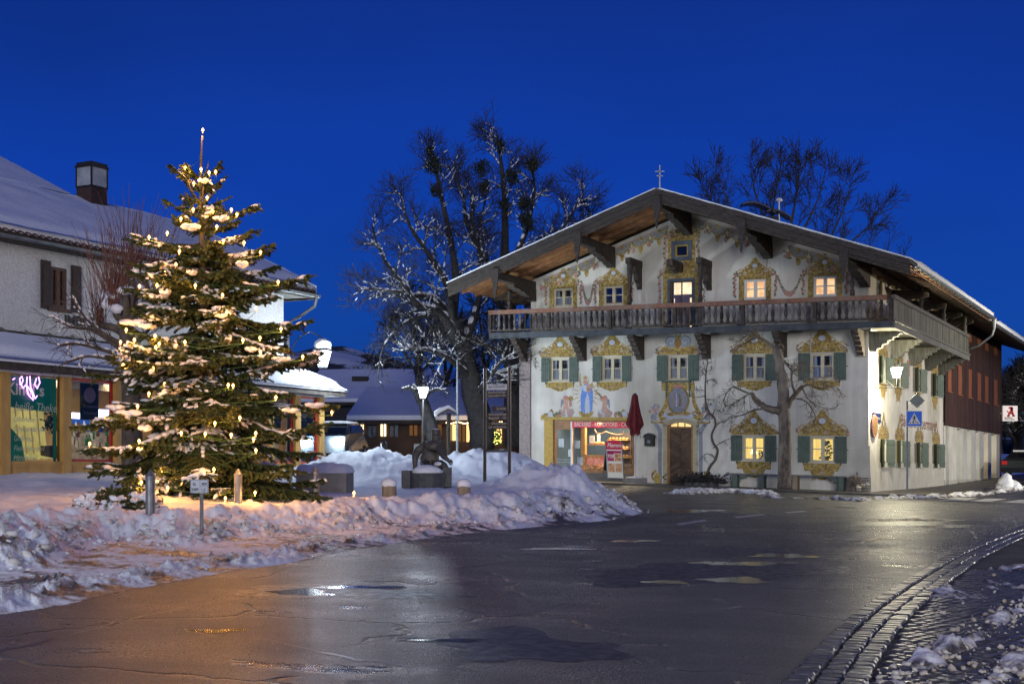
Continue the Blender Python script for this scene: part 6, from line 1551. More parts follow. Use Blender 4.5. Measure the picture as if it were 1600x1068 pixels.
# choose the top point so that it falls on the seen outline
best = None
for n_ in np.arange(-7, -26, -.2):
    for s_ in np.arange(-9, 30, .1):
        X_, Y_, Z_ = hz(s_, n_); px_ = CX+F*X_/Y_; py_ = HY-F*(Z_-EYE)/Y_
        e_ = abs(px_-0)+abs(py_-243)
        if best is None or e_ < best[0]: best = (e_, s_, n_)
_, sT, nT = best
k2 = 2.2
mb.poly([hz(S0-2, ns), hz(sA, ns), hz(sT, nT), hz(sT+(sT-sA)*k2, nT+(nT-ns)*k2)]); 
p_ = hz(sT+(sT-sA)*k2, nT+(nT-ns)*k2); q_ = hz(sA, ns); mb.poly([q_, (q_[0]-1, q_[1]+8, q_[2]-3), (p_[0]-1, p_[1]+8, p_[2]-3), p_])
build(mb, 'upper_roof_snow', m_snow, roofb)
# scalloped pantile edge
me_t = None; mb = MB(); n = 6
pts = [(math.cos(PI*i/n)*.10, math.sin(PI*i/n)*.08) for i in range(n+1)]
tp = [B(a*0, 0, 0) for a, b in pts]
e0 = Vector(B(1, 0, 0))-Vector(B(0, 0, 0)); e1 = Vector(B(0, 1, 0))-Vector(B(0, 0, 0)); ez = Vector((0, 0, 1))
L = [e0*a+ez*b for a, b in pts]; L2 = [e0*a*.8+ez*(b*.75) for a, b in reversed(pts)]
mb.prism([tuple(p) for p in L+L2], tuple(-e1*.38+ez*.12)); me_t = bpy.data.meshes.new('tile'); me_t.from_pydata(mb.v, [], mb.f); me_t.materials.append(m_tile); me_t.update()
s = -2.0
while s < s_e-.1:
    link_mesh('tile', me_t, roofb, B(s, NM+eo+.05, EZt-.04)); s += .225
mb = MB(); n = 8
for i in range(n):
    a0 = PI+PI*i/n; a1 = PI+PI*(i+1)/n; p = [(NM+eo+.12+.09*math.cos(a), EZt-.14+.09*math.sin(a)) for a in (a0, a1)]
    mb.quad(B(S0, p[0][0], p[0][1]), B(S0, p[1][0], p[1][1]), B(s_e, p[1][0], p[1][1]), B(s_e, p[0][0], p[0][1]))
gt2 = build(mb, 'gutter', m_metal, roofb)
mb = MB(); mb.tube([B(s_e-.1, NM+eo+.1, EZt-.2), B(s_e-.15, NM+eo+.05, EZt-.5), B(s_e-.5, NM+.3, EZt-.85), B(SM+.1, NM+.1, EZt-1.1), B(SM+.1, NM+.1, 3.6)], .055, 7); build(mb, 'down_pipe', m_metal, gt2)
# chimney
ch = BP(140, 318, -6.3); c0 = BP(117, 318, -6.6)[0]; c1 = BP(166, 325, -6.0)[0]; 
cx_, cy_, _ = B(ch[0], -6.2, 0); zc0 = EYE+(HY-330)/F*cy_; zc1 = EYE+(HY-294)/F*cy_; zc2 = EYE+(HY-262)/F*cy_; zc3 = EYE+(HY-256)/F*cy_
chm = thing('chimney', (cx_, cy_, zc0), 'broad chimney of dark brick below and pale metal cladding above, standing on the left roof', 'chimney')
hw_ = .33*(166-117)/F*cy_
def cb(mb, h, z0, z1): mb.box(-h, h, -h, h, z0, z1, lambda x, y, z: (cx_+x*Vx+y*Ux, cy_+x*Vy+y*Uy, z))
mb = MB(); cb(mb, hw_, zc0-1, zc1); build(mb, 'brick_stack', mat('dark brick', (.035, .02, .017), (.055, .03, .025), 6, .85, bump=.4, bscale=12), chm)
mb = MB(); cb(mb, hw_*.98, zc1, zc2-.04); build(mb, 'cladding', mat('pale metal cladding', (.38, .40, .42), (.22, .25, .28), 2.5, .6), chm)
mb = MB(); cb(mb, hw_*1.12, zc2-.04, zc2+.03); cb(mb, hw_*1.02, zc2+.03, zc3); cb(mb, hw_*1.03, zc1-.04, zc1+.03)
for sx_ in (-1, 1):
    for sy_ in (-1, 1): mb.box(sx_*hw_-.02, sx_*hw_+.02, sy_*hw_-.02, sy_*hw_+.02, zc1, zc2, lambda x, y, z: (cx_+x*Vx+y*Ux, cy_+x*Vy+y*Uy, z))
build(mb, 'cap', m_iron, chm)
# lettering IMBISS
mb = MB(); p = BP(100, 506, NM+.03); text_on(mb, 'IMBISS', .36, lambda x, y, z: B(p[0]+x*1.05, NM+.03, p[1]+y), bold=.012); build(mb, 'lettering', m_iron, snk)
# pavilion roof with standing seams
zp_e = BP(10, 566, .35)[1]; zp_t = BP(0, 514, NM)[1]
mb = MB(); mb.add([B(S0, .4, zp_e), B(SE+.75, .4, zp_e), B(SE-.4, NM, zp_t), B(S0, NM, zp_t), B(SE+.75, -5, zp_e), B(SE-.4, -5, zp_t)], [(0, 1, 2, 3), (1, 4, 5, 2)])
mb.add([B(S0, .4, zp_e-.14), B(SE+.75, .4, zp_e-.14), B(SE+.75, -5, zp_e-.14), B(S0, -5, zp_e-.14)], [(0, 1, 2, 3)]); bb(mb, S0, SE+.75, .38, .42, zp_e-.14, zp_e+.02); bb(mb, SE+.73, SE+.77, -5, .42, zp_e-.14, zp_e+.02)
pr = build(mb, 'pavilion_roof', m_wood_dark, snk)
s = S0
while s < SE-.3:
    mb = MB(); mb.box(s-.02, s+.02, 0, 1, 0, .06, lambda a, t, z: B(a, .4+(NM-.4)*t, zp_e+(zp_t-zp_e)*t+z)); build(mb, 'roof_seam', m_wood_grey, pr); s += .75
def slab_snow(name, s0, s1, n0, n1, z0, z1, t, par, seed=0, nS=80, nN=16, shrink=0):
    S_, T_ = np.meshgrid(np.linspace(0, 1, nS), np.linspace(0, 1, nN)); S = s0+(s1-shrink*T_-s0)*S_; N = n0+(n1-n0)*T_; Z = z0+(z1-z0)*T_
    ed = np.minimum(np.minimum(T_, 1-T_)*abs(n1-n0), np.minimum(S_, 1-S_)*abs(s1-s0)); th = t*np.sqrt(np.clip(ed/.30, 0.06, 1))*(1+.25*fbm(S+seed, N, .7, 3))
    P = np.stack([BX+S*Vx+N*Ux, BY+S*Vy+N*Uy, Z-TSL*S+th], -1).reshape(-1, 3); Q = P.copy(); Q[:, 2] -= th.ravel()
    n = nS*nN; idx = np.arange(n).reshape(nN, nS); rim = np.concatenate([idx[0, :], idx[1:, -1], idx[-1, -2::-1], idx[-2:0:-1, 0]]); r2 = np.roll(rim, -1)
    return build_np(name, np.concatenate([P, Q]), np.concatenate([grid_faces(nN, nS), np.stack([rim, r2, r2+n, rim+n], -1)]), m_snow, par, smooth=True)
slab_snow('roof_snow', S0, SE+.8, .46, NM+.45, zp_e+.02, zp_e+(zp_t-zp_e)*.72, .26, pr, shrink=1.0)
slab_snow('roof_snow', SE-1.2, SE+.82, .2, -4.5, zp_e+.03, zp_e+.10, .22, pr, 5, 20, 30)
# pavilion timber frame
PB0, PB1 = BP(40, 745)[1], BP(40, 722)[1]; PH = BP(50, 583)[1]; zfl = PB0-.5
mb = MB(); bb(mb, S0, SE, -.12, .02, zfl, PB1); bb(mb, S0, SE, -.12, .06, PB1-.05, PB1+.03); bb(mb, S0, SE, -.12, .05, PH, zp_e-.02); bb(mb, S0, SE, -.10, .10, PH-.02, PH+.04, 1)
bb(mb, SE-.12, SE, -4.5, -.12, zfl, PB1+.1); bb(mb, SE-.12, SE+.03, -4.5, -.12, PH, zp_e-.02)
pav = build(mb, 'pavilion_frame', [m_pine, m_white], snk)
posts = [BP(px, 650)[0] for px in (6, 102, 183, 245, 296, 343, 385, 421, 463, 500)]
for s in posts:
    mb = MB(); bb(mb, s-.13, s+.13, -.14, .08, zfl, PH); build(mb, 'post', m_pine, pav)
for n_ in (-1.5, -3.0, -4.4):
    mb = MB(); bb(mb, SE-.16, SE+.04, n_-.1, n_+.1, zfl, PH); build(mb, 'post', m_pine, pav)
for k in range(4):
    mb = MB(); z0 = PB0-.3+.17*k; bb(mb, S0, SE, .02, .035, z0+.01, z0+.165); build(mb, 'plank', m_pine, pav)
for i, (s0, s1) in enumerate(zip(posts, posts[1:])):
    mb = MB(); mb.quad(B(s0+.13, -.05, PB1), B(s1-.13, -.05, PB1), B(s1-.13, -.05, PH), B(s0+.13, -.05, PH)); build(mb, 'pane', m_glass_s, pav)
    if i in (1, 3, 5, 7, 8):
        mb = MB(); q0, q1 = s0+.13, s1-.13
        for a, b, c, d in ((q0, q0+.07, PB1, PH), (q1-.07, q1, PB1, PH), (q0, q1, PH-.09, PH-.02), (q0, q1, PB1+.03, PB1+.09)): bb(mb, a, b, -.08, -.02, c, d)
        build(mb, 'red_frame', m_redfr, pav)
# room behind the glass
m_inw = mat('snack bar wall', (.52, .36, .16), (.42, .27, .11), 2, .8); 
mb = MB(); mb.quad(B(S0, -4.6, 0), B(SE-.13, -4.6, 0), B(SE-.13, -4.6, 4), B(S0, -4.6, 4)); mb.quad(B(S0, -4.6, .55), B(SE, -4.6, .55), B(SE, -.1, .55), B(S0, -.1, .55)); mb.quad(B(S0, -4.6, PH+.1), B(SE, -4.6, PH+.1), B(SE, -.1, PH+.1), B(S0, -.1, PH+.1))
build(mb, 'room', m_inw, snk)
for s in (posts[1]+.35, posts[3]+.2, posts[5]): 
    pass
for s_, pw in ((posts[0]+1.3, 26), (posts[1]+.8, 30), (posts[3], 26), (posts[5], 26), (posts[7], 26)):
    lamp_area('room_light', B(s_, -1.7, PH), 1.0, pw, (1, .74, .40), parent=snk)
for (x0, x1, y0, y1, n_, mm) in ((110, 150, 646, 653, -2.2, emat('display light', (.75, .82, 1), 4)), (152, 172, 640, 668, -1.2, emat('blue white display', (.55, .65, 1), 3.2)), (214, 236, 655, 672, -1.5, emat('cool display', (.6, .75, 1), 2.5))):
    mb = MB(); p = BP(x0, y1, n_); q = BP(x1, y0, n_); bb(mb, p[0], q[0], n_-.05, n_, p[1], q[1]); build(mb, 'lit_display', mm, snk)
mb = MB()
for (x0, x1, y0, y1, n_, mi) in ((108, 176, 672, 720, -2.4, 0), (112, 140, 655, 662, -2.1, 1), (148, 176, 668, 674, -1.1, 1), (186, 215, 665, 720, -2, 0)):
    p = BP(x0, y1, n_); q = BP(x1, y0, n_); bb(mb, p[0], q[0], n_-.4, n_, p[1], q[1], mi)
build(mb, 'counter', [mat('counter front', (.20, .20, .22), (.45, .42, .36), 6, .5), m_blue], snk)
mb = MB(); rg = random.Random(9)
for k in range(26):
    p = BP(rg.uniform(110, 174), 700, -1.9); z = rg.uniform(PB1+.25, PB1+.9); mb.lathe(B(p[0], -1.9, z), [(.05, 0), (.05, .16), (.02, .22), (.02, .28)], 6, rg.randrange(3))
build(mb, 'bottles', [mat('bottle green', (.02, .15, .04), rough=.2), mat('bottle brown', (.12, .05, .02), rough=.2), m_white], snk, kind='stuff')
def board(x0, x1, y0, y1, n_, rows, head=None, mm=None):
    p = BP(x0, y1, n_); q = BP(x1, y0, n_); mb = MB(); bb(mb, p[0], q[0], n_-.03, n_, p[1], q[1]); o = build(mb, 'menu_board', mm or m_chalk, snk)
    mb = MB(); wd = q[0]-p[0]
    if head:
        c = ((p[0]+q[0])/2, q[1]-.30); ff = lambda s, l, w: B(s, n_+.004+abs(l)*.1, w)
        disc2(mb, ff, c[0], c[1], .20, .20, .01, 0, 14)
    for k in range(rows):
        y = q[1]-(.62 if head else .15)-k*.17
        if y < p[1]+.08: break
        text_on(mb, ['Bratwurst', 'Schnitzel', 'Pommes', 'Currywurst', 'Suppe', 'Gulasch', 'Salat', 'Kaffee'][k % 8], .13, lambda a, b_, z, y=y: B(p[0]+.08+a, n_+.008, y+b_))
    build(mb, 'lettering', m_print, o)
board(126, 154, 600, 655, -.30, 3, True); board(419, 439, 628, 668, -.30, 7); board(467, 483, 629, 655, -.30, 4, True)
# left window: green foil with cream lettering, neon scribble, yellow slats imitating a reflected lit facade and a potted box tree below
s0, s1 = posts[0]+.14, posts[1]-.14; n_ = -.16
mb = MB(); P = [(s0, PB1), (s0+(s1-s0)*.05, PB1), (s0+(s1-s0)*.05, PB1+.62*(PH-PB1)), (s1-.20, PB1+.56*(PH-PB1)), (s1-.12, PB1+.1), (s1, PB1), (s1, PH-.1), (s0, PH-.1)]
f_ = lambda a, b: B(a, n_, b)
zc = PB1+.62*(PH-PB1)
mb.quad(f_(s0, PB1), f_(s0+.10, PB1), f_(s0+.10, zc), f_(s0, zc)); mb.quad(f_(s1-.10, PB1), f_(s1, PB1), f_(s1, PH-.08), f_(s1-.10, PH-.08)); mb.quad(f_(s0, zc), f_(s1-.1, zc-.10), f_(s1-.1, PH-.08), f_(s0, PH-.08))
mb.quad(f_(s0+.10, PB1), f_(s0+.62, PB1), f_(s0+.50, PB1+.55), f_(s0+.10, PB1+.9))
foil = build(mb, 'green_foil', mat('backlit green foil', (.004, .085, .05), (.003, .05, .033), 1.5, .35, emit=(.003, .08, .045), estr=.45), pav)
mb = MB(); ft = lambda a, b, z: B(s0+a, n_+.012, b)
def tx(s, size, x, z, **k): text_on(mb, s, size, lambda a, b, zz: B(s0+x+a, n_+.014, z+b), **k)
tx('Kindl`s', .40, .05, PH-.52, bold=.010); tx('heiße Theke', .30, .28, PH-.90, shear=.25, xs=.85)
for k, s_ in enumerate(('Leberkäse', 'Schweinebraten', 'Grillhendl', 'Fleischpflanzerl', 'Hackbraten', 'Schnitzel', 'Surbraten', 'warme Brotzeit')): tx(s_, .185, .26, PH-1.16-.235*k, shear=.25, xs=.8)
tx('jeden Tag frisch', .12, .26, PB1+.10, shear=.25, xs=.9)
build(mb, 'lettering', mat('cream foil lettering', (.45, .45, .36), rough=.6, emit=(.5, .5, .4), estr=.18), foil)
m_neon = emat('violet neon', (.80, .28, 1.0), 4)
mb = MB(); nz = PH-.30
for pts in ([(.42, .0), (.40, .16), (.46, .22), (.50, .12), (.44, .02), (.50, -.06), (.58, .02)], [(.62, .22), (.60, .0), (.66, -.22), (.80, -.34), (.78, -.18), (.62, .0)], [(.70, .24), (.72, -.02), (.86, -.30), (.92, -.22)], [(.90, .20), (.84, .05), (.92, -.05), (1.0, .10), (.96, .24)], [(.20, .12), (.26, .16)]):
    mb.tube([B(s0+a, -.10, nz+b) for a, b in pts], .014, 5)
build(mb, 'neon_sign', m_neon, pav)
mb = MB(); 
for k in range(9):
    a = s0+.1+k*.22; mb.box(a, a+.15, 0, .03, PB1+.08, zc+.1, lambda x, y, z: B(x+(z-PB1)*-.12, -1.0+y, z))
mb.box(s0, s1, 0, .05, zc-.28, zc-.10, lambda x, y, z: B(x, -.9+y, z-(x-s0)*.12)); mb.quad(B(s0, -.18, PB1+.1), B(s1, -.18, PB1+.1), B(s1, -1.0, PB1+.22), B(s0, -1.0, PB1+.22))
build(mb, 'facade_reflection_slats', litmat('yellow facade reflection', (.62, .52, .16), (.42, .36, .12), .65, 2), pav)  # glowing slats stand in for a lit facade mirrored in the glass
px_ = BP(83, 705, -.6); mb = MB(); bb(mb, px_[0]-.25, px_[0]+.25, -.75, -.45, PB1+.1, PB1+.42); mb.tube([B(px_[0], -.6, PB1+.4), B(px_[0]+.02, -.6, PB1+.9)], .02, 5); pot = build(mb, 'planter', m_trough, snk)
mb = MB(); rg = random.Random(4)
for k in range(160):
    c = B(px_[0]+rg.gauss(0, .13), -.6+rg.gauss(0, .1), PB1+1.0+rg.gauss(0, .10)); v = Vector((rg.uniform(-1, 1), rg.uniform(-1, 1), rg.uniform(-1, 1))).normalized()*.06; w = v.orthogonal().normalized()*.04; c = Vector(c); mb.poly([c-v, c+w, c+v, c-w])
build(mb, 'box_leaves', m_leafd, pot)

# ------------------------------------------------------------------ lanterns
m_cool = emat('cool lamp glass', (.78, .90, 1.0), 14)
yl = 41.0; xl = at(504, yl); zl = EYE+(HY-572)/F*yl
hl = thing('bracket_lantern', (xl, yl, zl), 'snow capped hanging lantern glowing cold white on a scrolled iron arm beyond the big fir', 'lantern')
lantern(hl, (xl, yl, zl), 1.15, m_cool, snow=True)
ax, ay, _ = B(SM+.02, NM, 0); mb = MB(); zt = zl+.75
mb.tube([(xl, yl, zl+.55), (xl-.08, yl, zl+.95), (xl-.4, yl+.0, zl+1.12), (ax+.5, ay-.1, zl+.95), (ax+.1, ay, zl+.4)], .02, 6)
mb.tube([(ax+.05, ay, zl+.0), (ax+.45, ay-.05, zl-.30), (ax+.9, ay-.1, zl+.05), (xl-.15, yl, zl+.45)], .018, 6); mb.tube([(ax+.3+.18*math.cos(t), ay-.05, zl-.3+.16*math.sin(t)) for t in np.linspace(0, 5.4, 14)], .015, 5)
mb.tube([(ax+.04, ay, zl-.6), (ax+.04, ay, zl+1.0)], .03, 6); build(mb, 'scroll_arm', m_iron, hl)
lamp_point('lantern_light', (xl+.75, yl-1.0, zl+.0), 520, (.72, .86, 1.0), .15, hl)
y = 54.0; x = at(661, y); z0 = gz(x, y); zl = EYE+(HY-621)/F*y
sl2 = thing('lamp_post', (x, y, z0), 'slim dark lamp post with one bright white lantern standing behind the bronze figure', 'street lamp')
lantern(sl2, (x, y, zl), 1.0, m_cool); mb = MB(); mb.tube([(x, y, z0-.5), (x, y, z0+.6), (x, y, zl)], [.10, .07, .04], 8); build(mb, 'post', m_iron, sl2); lamp_point('lantern_light', (x+.1, y-.45, zl+.2), 500, (.75, .88, 1.0), .15, sl2)
# unseen street lamps beside and behind the viewer, added in place of town lighting
def unseen_street_lamp(x, y, h, power, col, label):
    z = g(x, y); t = thing('unseen_street_lamp', (x, y, z), label, 'street lamp'); mb = MB(); mb.tube([(x, y, z), (x, y, z+h)], [.08, .05], 8); build(mb, 'post', m_steel, t)
    lantern(t, (x, y, z+h), 1.0, emat('lamp glass', col, 20)); lamp_point('lamp_light', (x, y+.6, z+h-.3), power, col, .25, t)
unseen_street_lamp(-11.5, 6.0, 5.5, 1100, (.93, .97, 1.0), 'added unseen street lamp on the left kerb beside the viewer')
unseen_street_lamp(3.0, -9.0, 6.0, 1900, (.95, .98, 1.0), 'added unseen street lamp standing behind the viewer')
unseen_street_lamp(33.5, 56.0, 6.5, 5200, (1.0, .92, .74), 'unseen street lamp across the road from the farmhouse side wall')
unseen_street_lamp(9.8, 4.5, 5.0, 330, (1.0, .74, .42), 'added unseen street lamp on the cobbled pavement right of the viewer')

# ------------------------------------------------------------------ bollards, km sign, posts, planter block
for px, d, top, lab in ((235, 19.0, 733, 'grey steel bollard nearest the road, left of the kilometre sign'), (372, 22.3, 732, 'grey steel bollard between the kilometre sign and the fir branches'), (493, 24.6, 729, 'grey steel bollard right of the fir beside the concrete block')):
    x = at(px, d); z = gz(x, d); zt = zof(top, d); mb = MB(); mb.lathe((x, d, 0), [(.072, z-.5), (.072, zt-.14), (.078, zt-.13), (.078, zt-.10), (.055, zt-.07), (.025, zt-.02), (.012, zt)], 14)
    tag(build(mb, 'bollard', m_steel, smooth=False), lab, 'bollard', 'steel bollards along the snow bank')
d = 18.6; x = at(315, d); z = gz(x, d); zt = zof(770, d)
km = thing('kilometre_sign', (x, d, z), 'small white road kilometre plate lettered St 2089 on a short metal post', 'sign')
mb = MB(); mb.tube([(x, d, z-.4), (x, d, zt)], .028, 8); build(mb, 'post', m_steel, km)
x0, x1, z0, z1 = at(299, d), at(327, d), zof(769.5, d), zof(748.5, d); mb = MB(); mb.box(x0, x1, d-.06, d-.04, z0, z1); build(mb, 'plate', mat('enamel plate', (.42, .46, .52), rough=.4), km)
mb = MB(); xm = (x0+x1)/2+.01; hh = z1-z0
for q in ((x0+.006, x1-.006, z1-.010, z1-.006), (x0+.006, x1-.006, z0+.006, z0+.010), (x0+.006, x0+.010, z0+.01, z1-.01), (x1-.010, x1-.006, z0+.01, z1-.01), (xm-.002, xm+.002, z0+.01, z1-.01), (xm, x1-.01, z0+hh*.48, z0+hh*.50)): mb.box(q[0], q[1], d-.063, d-.0605, q[2], q[3])
for s_, sx_, sz_, sc in (('St', x0+.035, z0+hh*.55, .062), ('2089', x0+.015, z0+hh*.16, .058), ('400', xm+.02, z0+hh*.58, .058), ('1,5', xm+.015, z0+hh*.14, .060)): text_on(mb, s_, sc, lambda a, b, c: (sx_+a*.9, d-.062, sz_+b), bold=.0015)
build(mb, 'lettering', m_black, km)
for px, d, w_, top, bot, lab in ((608, 26.5, 23, 758, 777, 'snow capped wooden post left of the bronze figure'), (725, 27.5, 21, 758, 770, 'snow capped wooden post right of the bronze figure')):
    x = at(px, d); r = w_/F*d/2; zt = zof(top, d); z = gz(x, d); mb = MB(); mb.tube([(x, d, min(z, zof(bot, d))-.3), (x, d, zt)], r, 12); o = build(mb, 'wooden_post', m_woodpost); tag(o, lab, 'post', 'short wooden posts in the snow')
    mb = MB(); mb.blob((x, d, zt+.03), (r*1.15, r*1.1, .12), int(px), .06, 12, 6); build(mb, 'snow_cap', m_snow_f, o, smooth=True)
d = 27.5; x0, x1 = at(463, d), at(541, d); z0, z1 = zof(758, d), zof(738, d)
mb = MB(); mb.box(x0, x1, d, d+1.3, z0-.4, z1); cbk = build(mb, 'concrete_planter', m_conc); tag(cbk, 'long concrete planter under thick snow right of the fir', 'planter')
mb = MB()
nx = 24
vs = []; 
for j in range(7):
    for i in range(nx+1):
        t = i/nx; s_ = j/6; e = min(1, min(t, 1-t)*10, min(s_, 1-s_)*3.0); vs.append((x0-.04+(x1-x0+.08)*t, d-.05+1.4*s_, z1-.01+(.20+.03*math.sin(i*.37+j)+.015*math.sin(i*1.3))*math.sqrt(max(e, 0))))
mb.add(vs, [(j*(nx+1)+i, j*(nx+1)+i+1, (j+1)*(nx+1)+i+1, (j+1)*(nx+1)+i) for j in range(6) for i in range(nx)]); build(mb, 'snow_cap', m_snow_f, cbk, smooth=True)
# direction sign frame
d = 35.0
xa, xb = at(757.5, d), at(795.5, d); za, zb_ = zof(592, d), zof(577, d)
sg = thing('direction_sign', ((xa+xb)/2, d, gz((xa+xb)/2, d)), 'brown two post frame carrying stacked direction boards with a white street name plate on top', 'sign')
mb = MB(); mb.tube([(xa, d, .2), (xa, d, zof(575, d))], .045, 8); build(mb, 'post', m_brownm, sg)
d2 = 34.2; xb = at(796, d2); mb = MB(); mb.tube([(xb, d2, .2), (xb, d2, zof(574, d2))], .045, 8); build(mb, 'post', m_brownm, sg)
mb = MB(); mb.tube([(xa, d, zof(704, d)), (xb, d2, zof(704, d2))], .04, 6); build(mb, 'crossbar', m_brownm, sg)
def sboard(x0, x1, y0, y1, lines, arrow=False, white=False, fs=.105):
    f = lambda px, py, o=0: (at(px, d+(d2-d)*(px-757)/39.), d+(d2-d)*(px-757)/39.-.06-o, zof(py, d+(d2-d)*(px-757)/39.))
    L = [f(x0, y1), f(x1, y1), f(x1, y0), f(x0, y0)]
    if arrow: L = [f(x0+3, y1), f(x1, y1), f(x1, y0), f(x0+3, y0), f(x0-1, (y0+y1)/2)]
    mb = MB(); mb.prism(L, (0, .03, 0)); o = build(mb, 'sign_board', m_white if white else m_brownm, sg); mb = MB(); n = len(lines)
    for k, (s_, xo) in enumerate(lines):
        vs, fc = text_mb(s_, fs*.88 if not white else .125, bold=0); mx = max(v[0] for v in vs); wd = at(x1, d)-at(x0, d); zz = zof(y0+(y1-y0)*(k+.78)/n, d)
        kx = min(1.0, (wd-.10-xo)/mx); ox = at(x0, d)+.05+xo; mb.add([(ox+a*kx, d+(d2-d)*(CX+F*(ox+a*kx)/d-757)/39.-.065, zz+b) for a, b, c in vs], fc)
    build(mb, 'lettering', m_black if white else m_print, o)
sboard(760.5, 792, 600, 609, [('Bad-Trißl-Straße', 0)], white=True)
sboard(760, 793, 611, 621.5, [('Ferienwohnanlage', 0), ('Oberaudorf 1 km', 0)]); sboard(769, 793, 634.5, 643, [('Ev. Kirche', .08)], fs=.125)
sboard(761, 794, 645, 656, [('Ferienwohnanlage', 0), ('Bergschlößl    1 km', 0)], True); sboard(761, 794, 659, 670, [('Schuhwerkstatt', .08), ('Lauf- und Bergschuhe', 0)], True)

# ------------------------------------------------------------------ bronze figure seated on blocks
ds = 33.0
def sp3(px, py, dd=0.0): d_ = ds+dd; return Vector((at(px, d_), d_, zof(py, d_)))
st = thing('statue', sp3(675, 755), 'dark bronze man in a cap seated on stone blocks with a snow filled trough', 'statue')
def skin_body(name, joints, edges, m, par, sub=2, root=0):
    me = bpy.data.meshes.new(name); me.from_pydata([tuple(j[0]-org(par)) for j in joints], edges, []); o = link_mesh(name, me, par)
    md = o.modifiers.new('Skin', 'SKIN'); md.use_smooth_shade = True; sk = me.skin_vertices[0].data
    for i, j in enumerate(joints): r = j[1]; sk[i].radius = r if isinstance(r, tuple) else (r, r); sk[i].use_root = (i == root)
    s_ = o.modifiers.new('Sub', 'SUBSURF'); s_.levels = sub; s_.render_levels = sub
    dg = bpy.context.evaluated_depsgraph_get(); me2 = bpy.data.meshes.new_from_object(o.evaluated_get(dg)); o.modifiers.clear(); o.data = me2; me2.materials.clear(); me2.materials.append(m); me2.shade_smooth(); return o
J = [(sp3(671, 724), .23), (sp3(672, 712), .24), (sp3(674, 702), .25), (sp3(678, 694), .18), (sp3(679.5, 688.5), .085), (sp3(681, 682), (.125, .13)), (sp3(681.5, 678), .115),
     (sp3(665, 696, .05), .12), (sp3(653.5, 702, .08), .125), (sp3(648.5, 713, -.05), .10), (sp3(648.5, 727, -.15), .06), (sp3(648, 734, -.15), .06),
     (sp3(686, 697, -.1), .125), (sp3(690, 706, -.25), .105), (sp3(695, 714, -.45), .085), (sp3(699.5, 718, -.5), .045), (sp3(702, 720, -.5), .05),
     (sp3(664, 727, -.15), .13), (sp3(667, 727, -.55), .105), (sp3(667, 737, -.62), .085), (sp3(668, 750, -.60), .07), (sp3(670, 752, -.85), .05),
     (sp3(680, 726, -.1), .13), (sp3(690, 724, -.45), .105), (sp3(697, 732, -.55), .09), (sp3(698, 748, -.55), .07), (sp3(701, 751, -.75), .05)]
E = [(0, 1), (1, 2), (2, 3), (3, 4), (4, 5), (5, 6), (3, 7), (7, 8), (8, 9), (9, 10), (10, 11), (3, 12), (12, 13), (13, 14), (14, 15), (15, 16), (0, 17), (17, 18), (18, 19), (19, 20), (20, 21), (0, 22), (22, 23), (23, 24), (24, 25), (25, 26)]
skin_body('body', J, E, m_bronze, st)
# face, cap, hands
hd = sp3(681.3, 681); mb = MB(); mb.blob((hd.x+.105, hd.y-.07, hd.z-.01), (.022, .03, .03), 1, 0, 6, 5); mb.blob((hd.x+.07, hd.y-.085, hd.z-.07), (.035, .02, .012), 1, 0, 6, 4)
for s_ in (-.03, .05): mb.blob((hd.x+.055+s_, hd.y-.095, hd.z+.03), (.014, .01, .010), 1, 0, 6, 4)
for s_ in (-1, 1): mb.blob((hd.x-.015, hd.y+s_*.11, hd.z), (.028, .015, .04), 1, 0, 6, 4)
mb.lathe((hd.x, hd.y, hd.z+.045), [(.118, 0), (.122, .03), (.112, .11), (.105, .125)], 14); mb.blob((hd.x+.10, hd.y-.06, hd.z+.055), (.075, .085, .012), 2, 0, 10, 4); build(mb, 'cap_and_face', m_bronze, st, smooth=False)
for nm, base, dr in (('hand', sp3(648, 735, -.15), Vector((.05, -.2, -1))), ('hand', sp3(702.5, 720.5, -.5), Vector((1, -.2, -.25)))):
    dr.normalize(); sd_ = dr.cross(Vector((0, 1, .2))).normalized(); mb = MB(); mb.blob(tuple(base), (.055, .045, .045), 3, .05, 8, 6)
    for k in range(4): o_ = base+sd_*(.032*(k-1.5)); L_ = (.075, .09, .085, .065)[k]; mb.tube([o_, o_+dr*L_*.6, o_+dr*L_+Vector((0, -.02, -.03))], [.013, .012, .009], 6)
    mb.tube([base-sd_*.04, base-sd_*.075+dr*.03, base-sd_*.06+dr*.065], [.015, .013, .010], 6); build(mb, nm, m_bronze, st, smooth=True)
# blocks and trough
mb = MB()
def prb(px0, px1, py0, py1, d0, d1):
    mb.add([tuple(sp3(px0, py1, d0)), tuple(sp3(px1, py1, d0)), tuple(sp3(px1+1, py1, d1)), tuple(sp3(px0+1, py1, d1)), tuple(sp3(px0, py0, d0)), tuple(sp3(px1, py0, d0)), tuple(sp3(px1+1, py0, d1)), tuple(sp3(px0+1, py0, d1))], [(0, 1, 5, 4), (1, 2, 6, 5), (2, 3, 7, 6), (3, 0, 4, 7), (4, 5, 6, 7)])
prb(692, 705, 730, 760, -.85, .3); build(mb, 'stone_block', m_trough, st); mb = MB(); prb(658, 690, 729, 760, -.2, .6); build(mb, 'stone_seat', m_trough, st)
mb = MB(); c = sp3(667, 747, -1.0); n = 16; 
outer = [(.42*math.cos(2*PI*i/n)*(1.05), .30*math.sin(2*PI*i/n)) for i in range(n)]
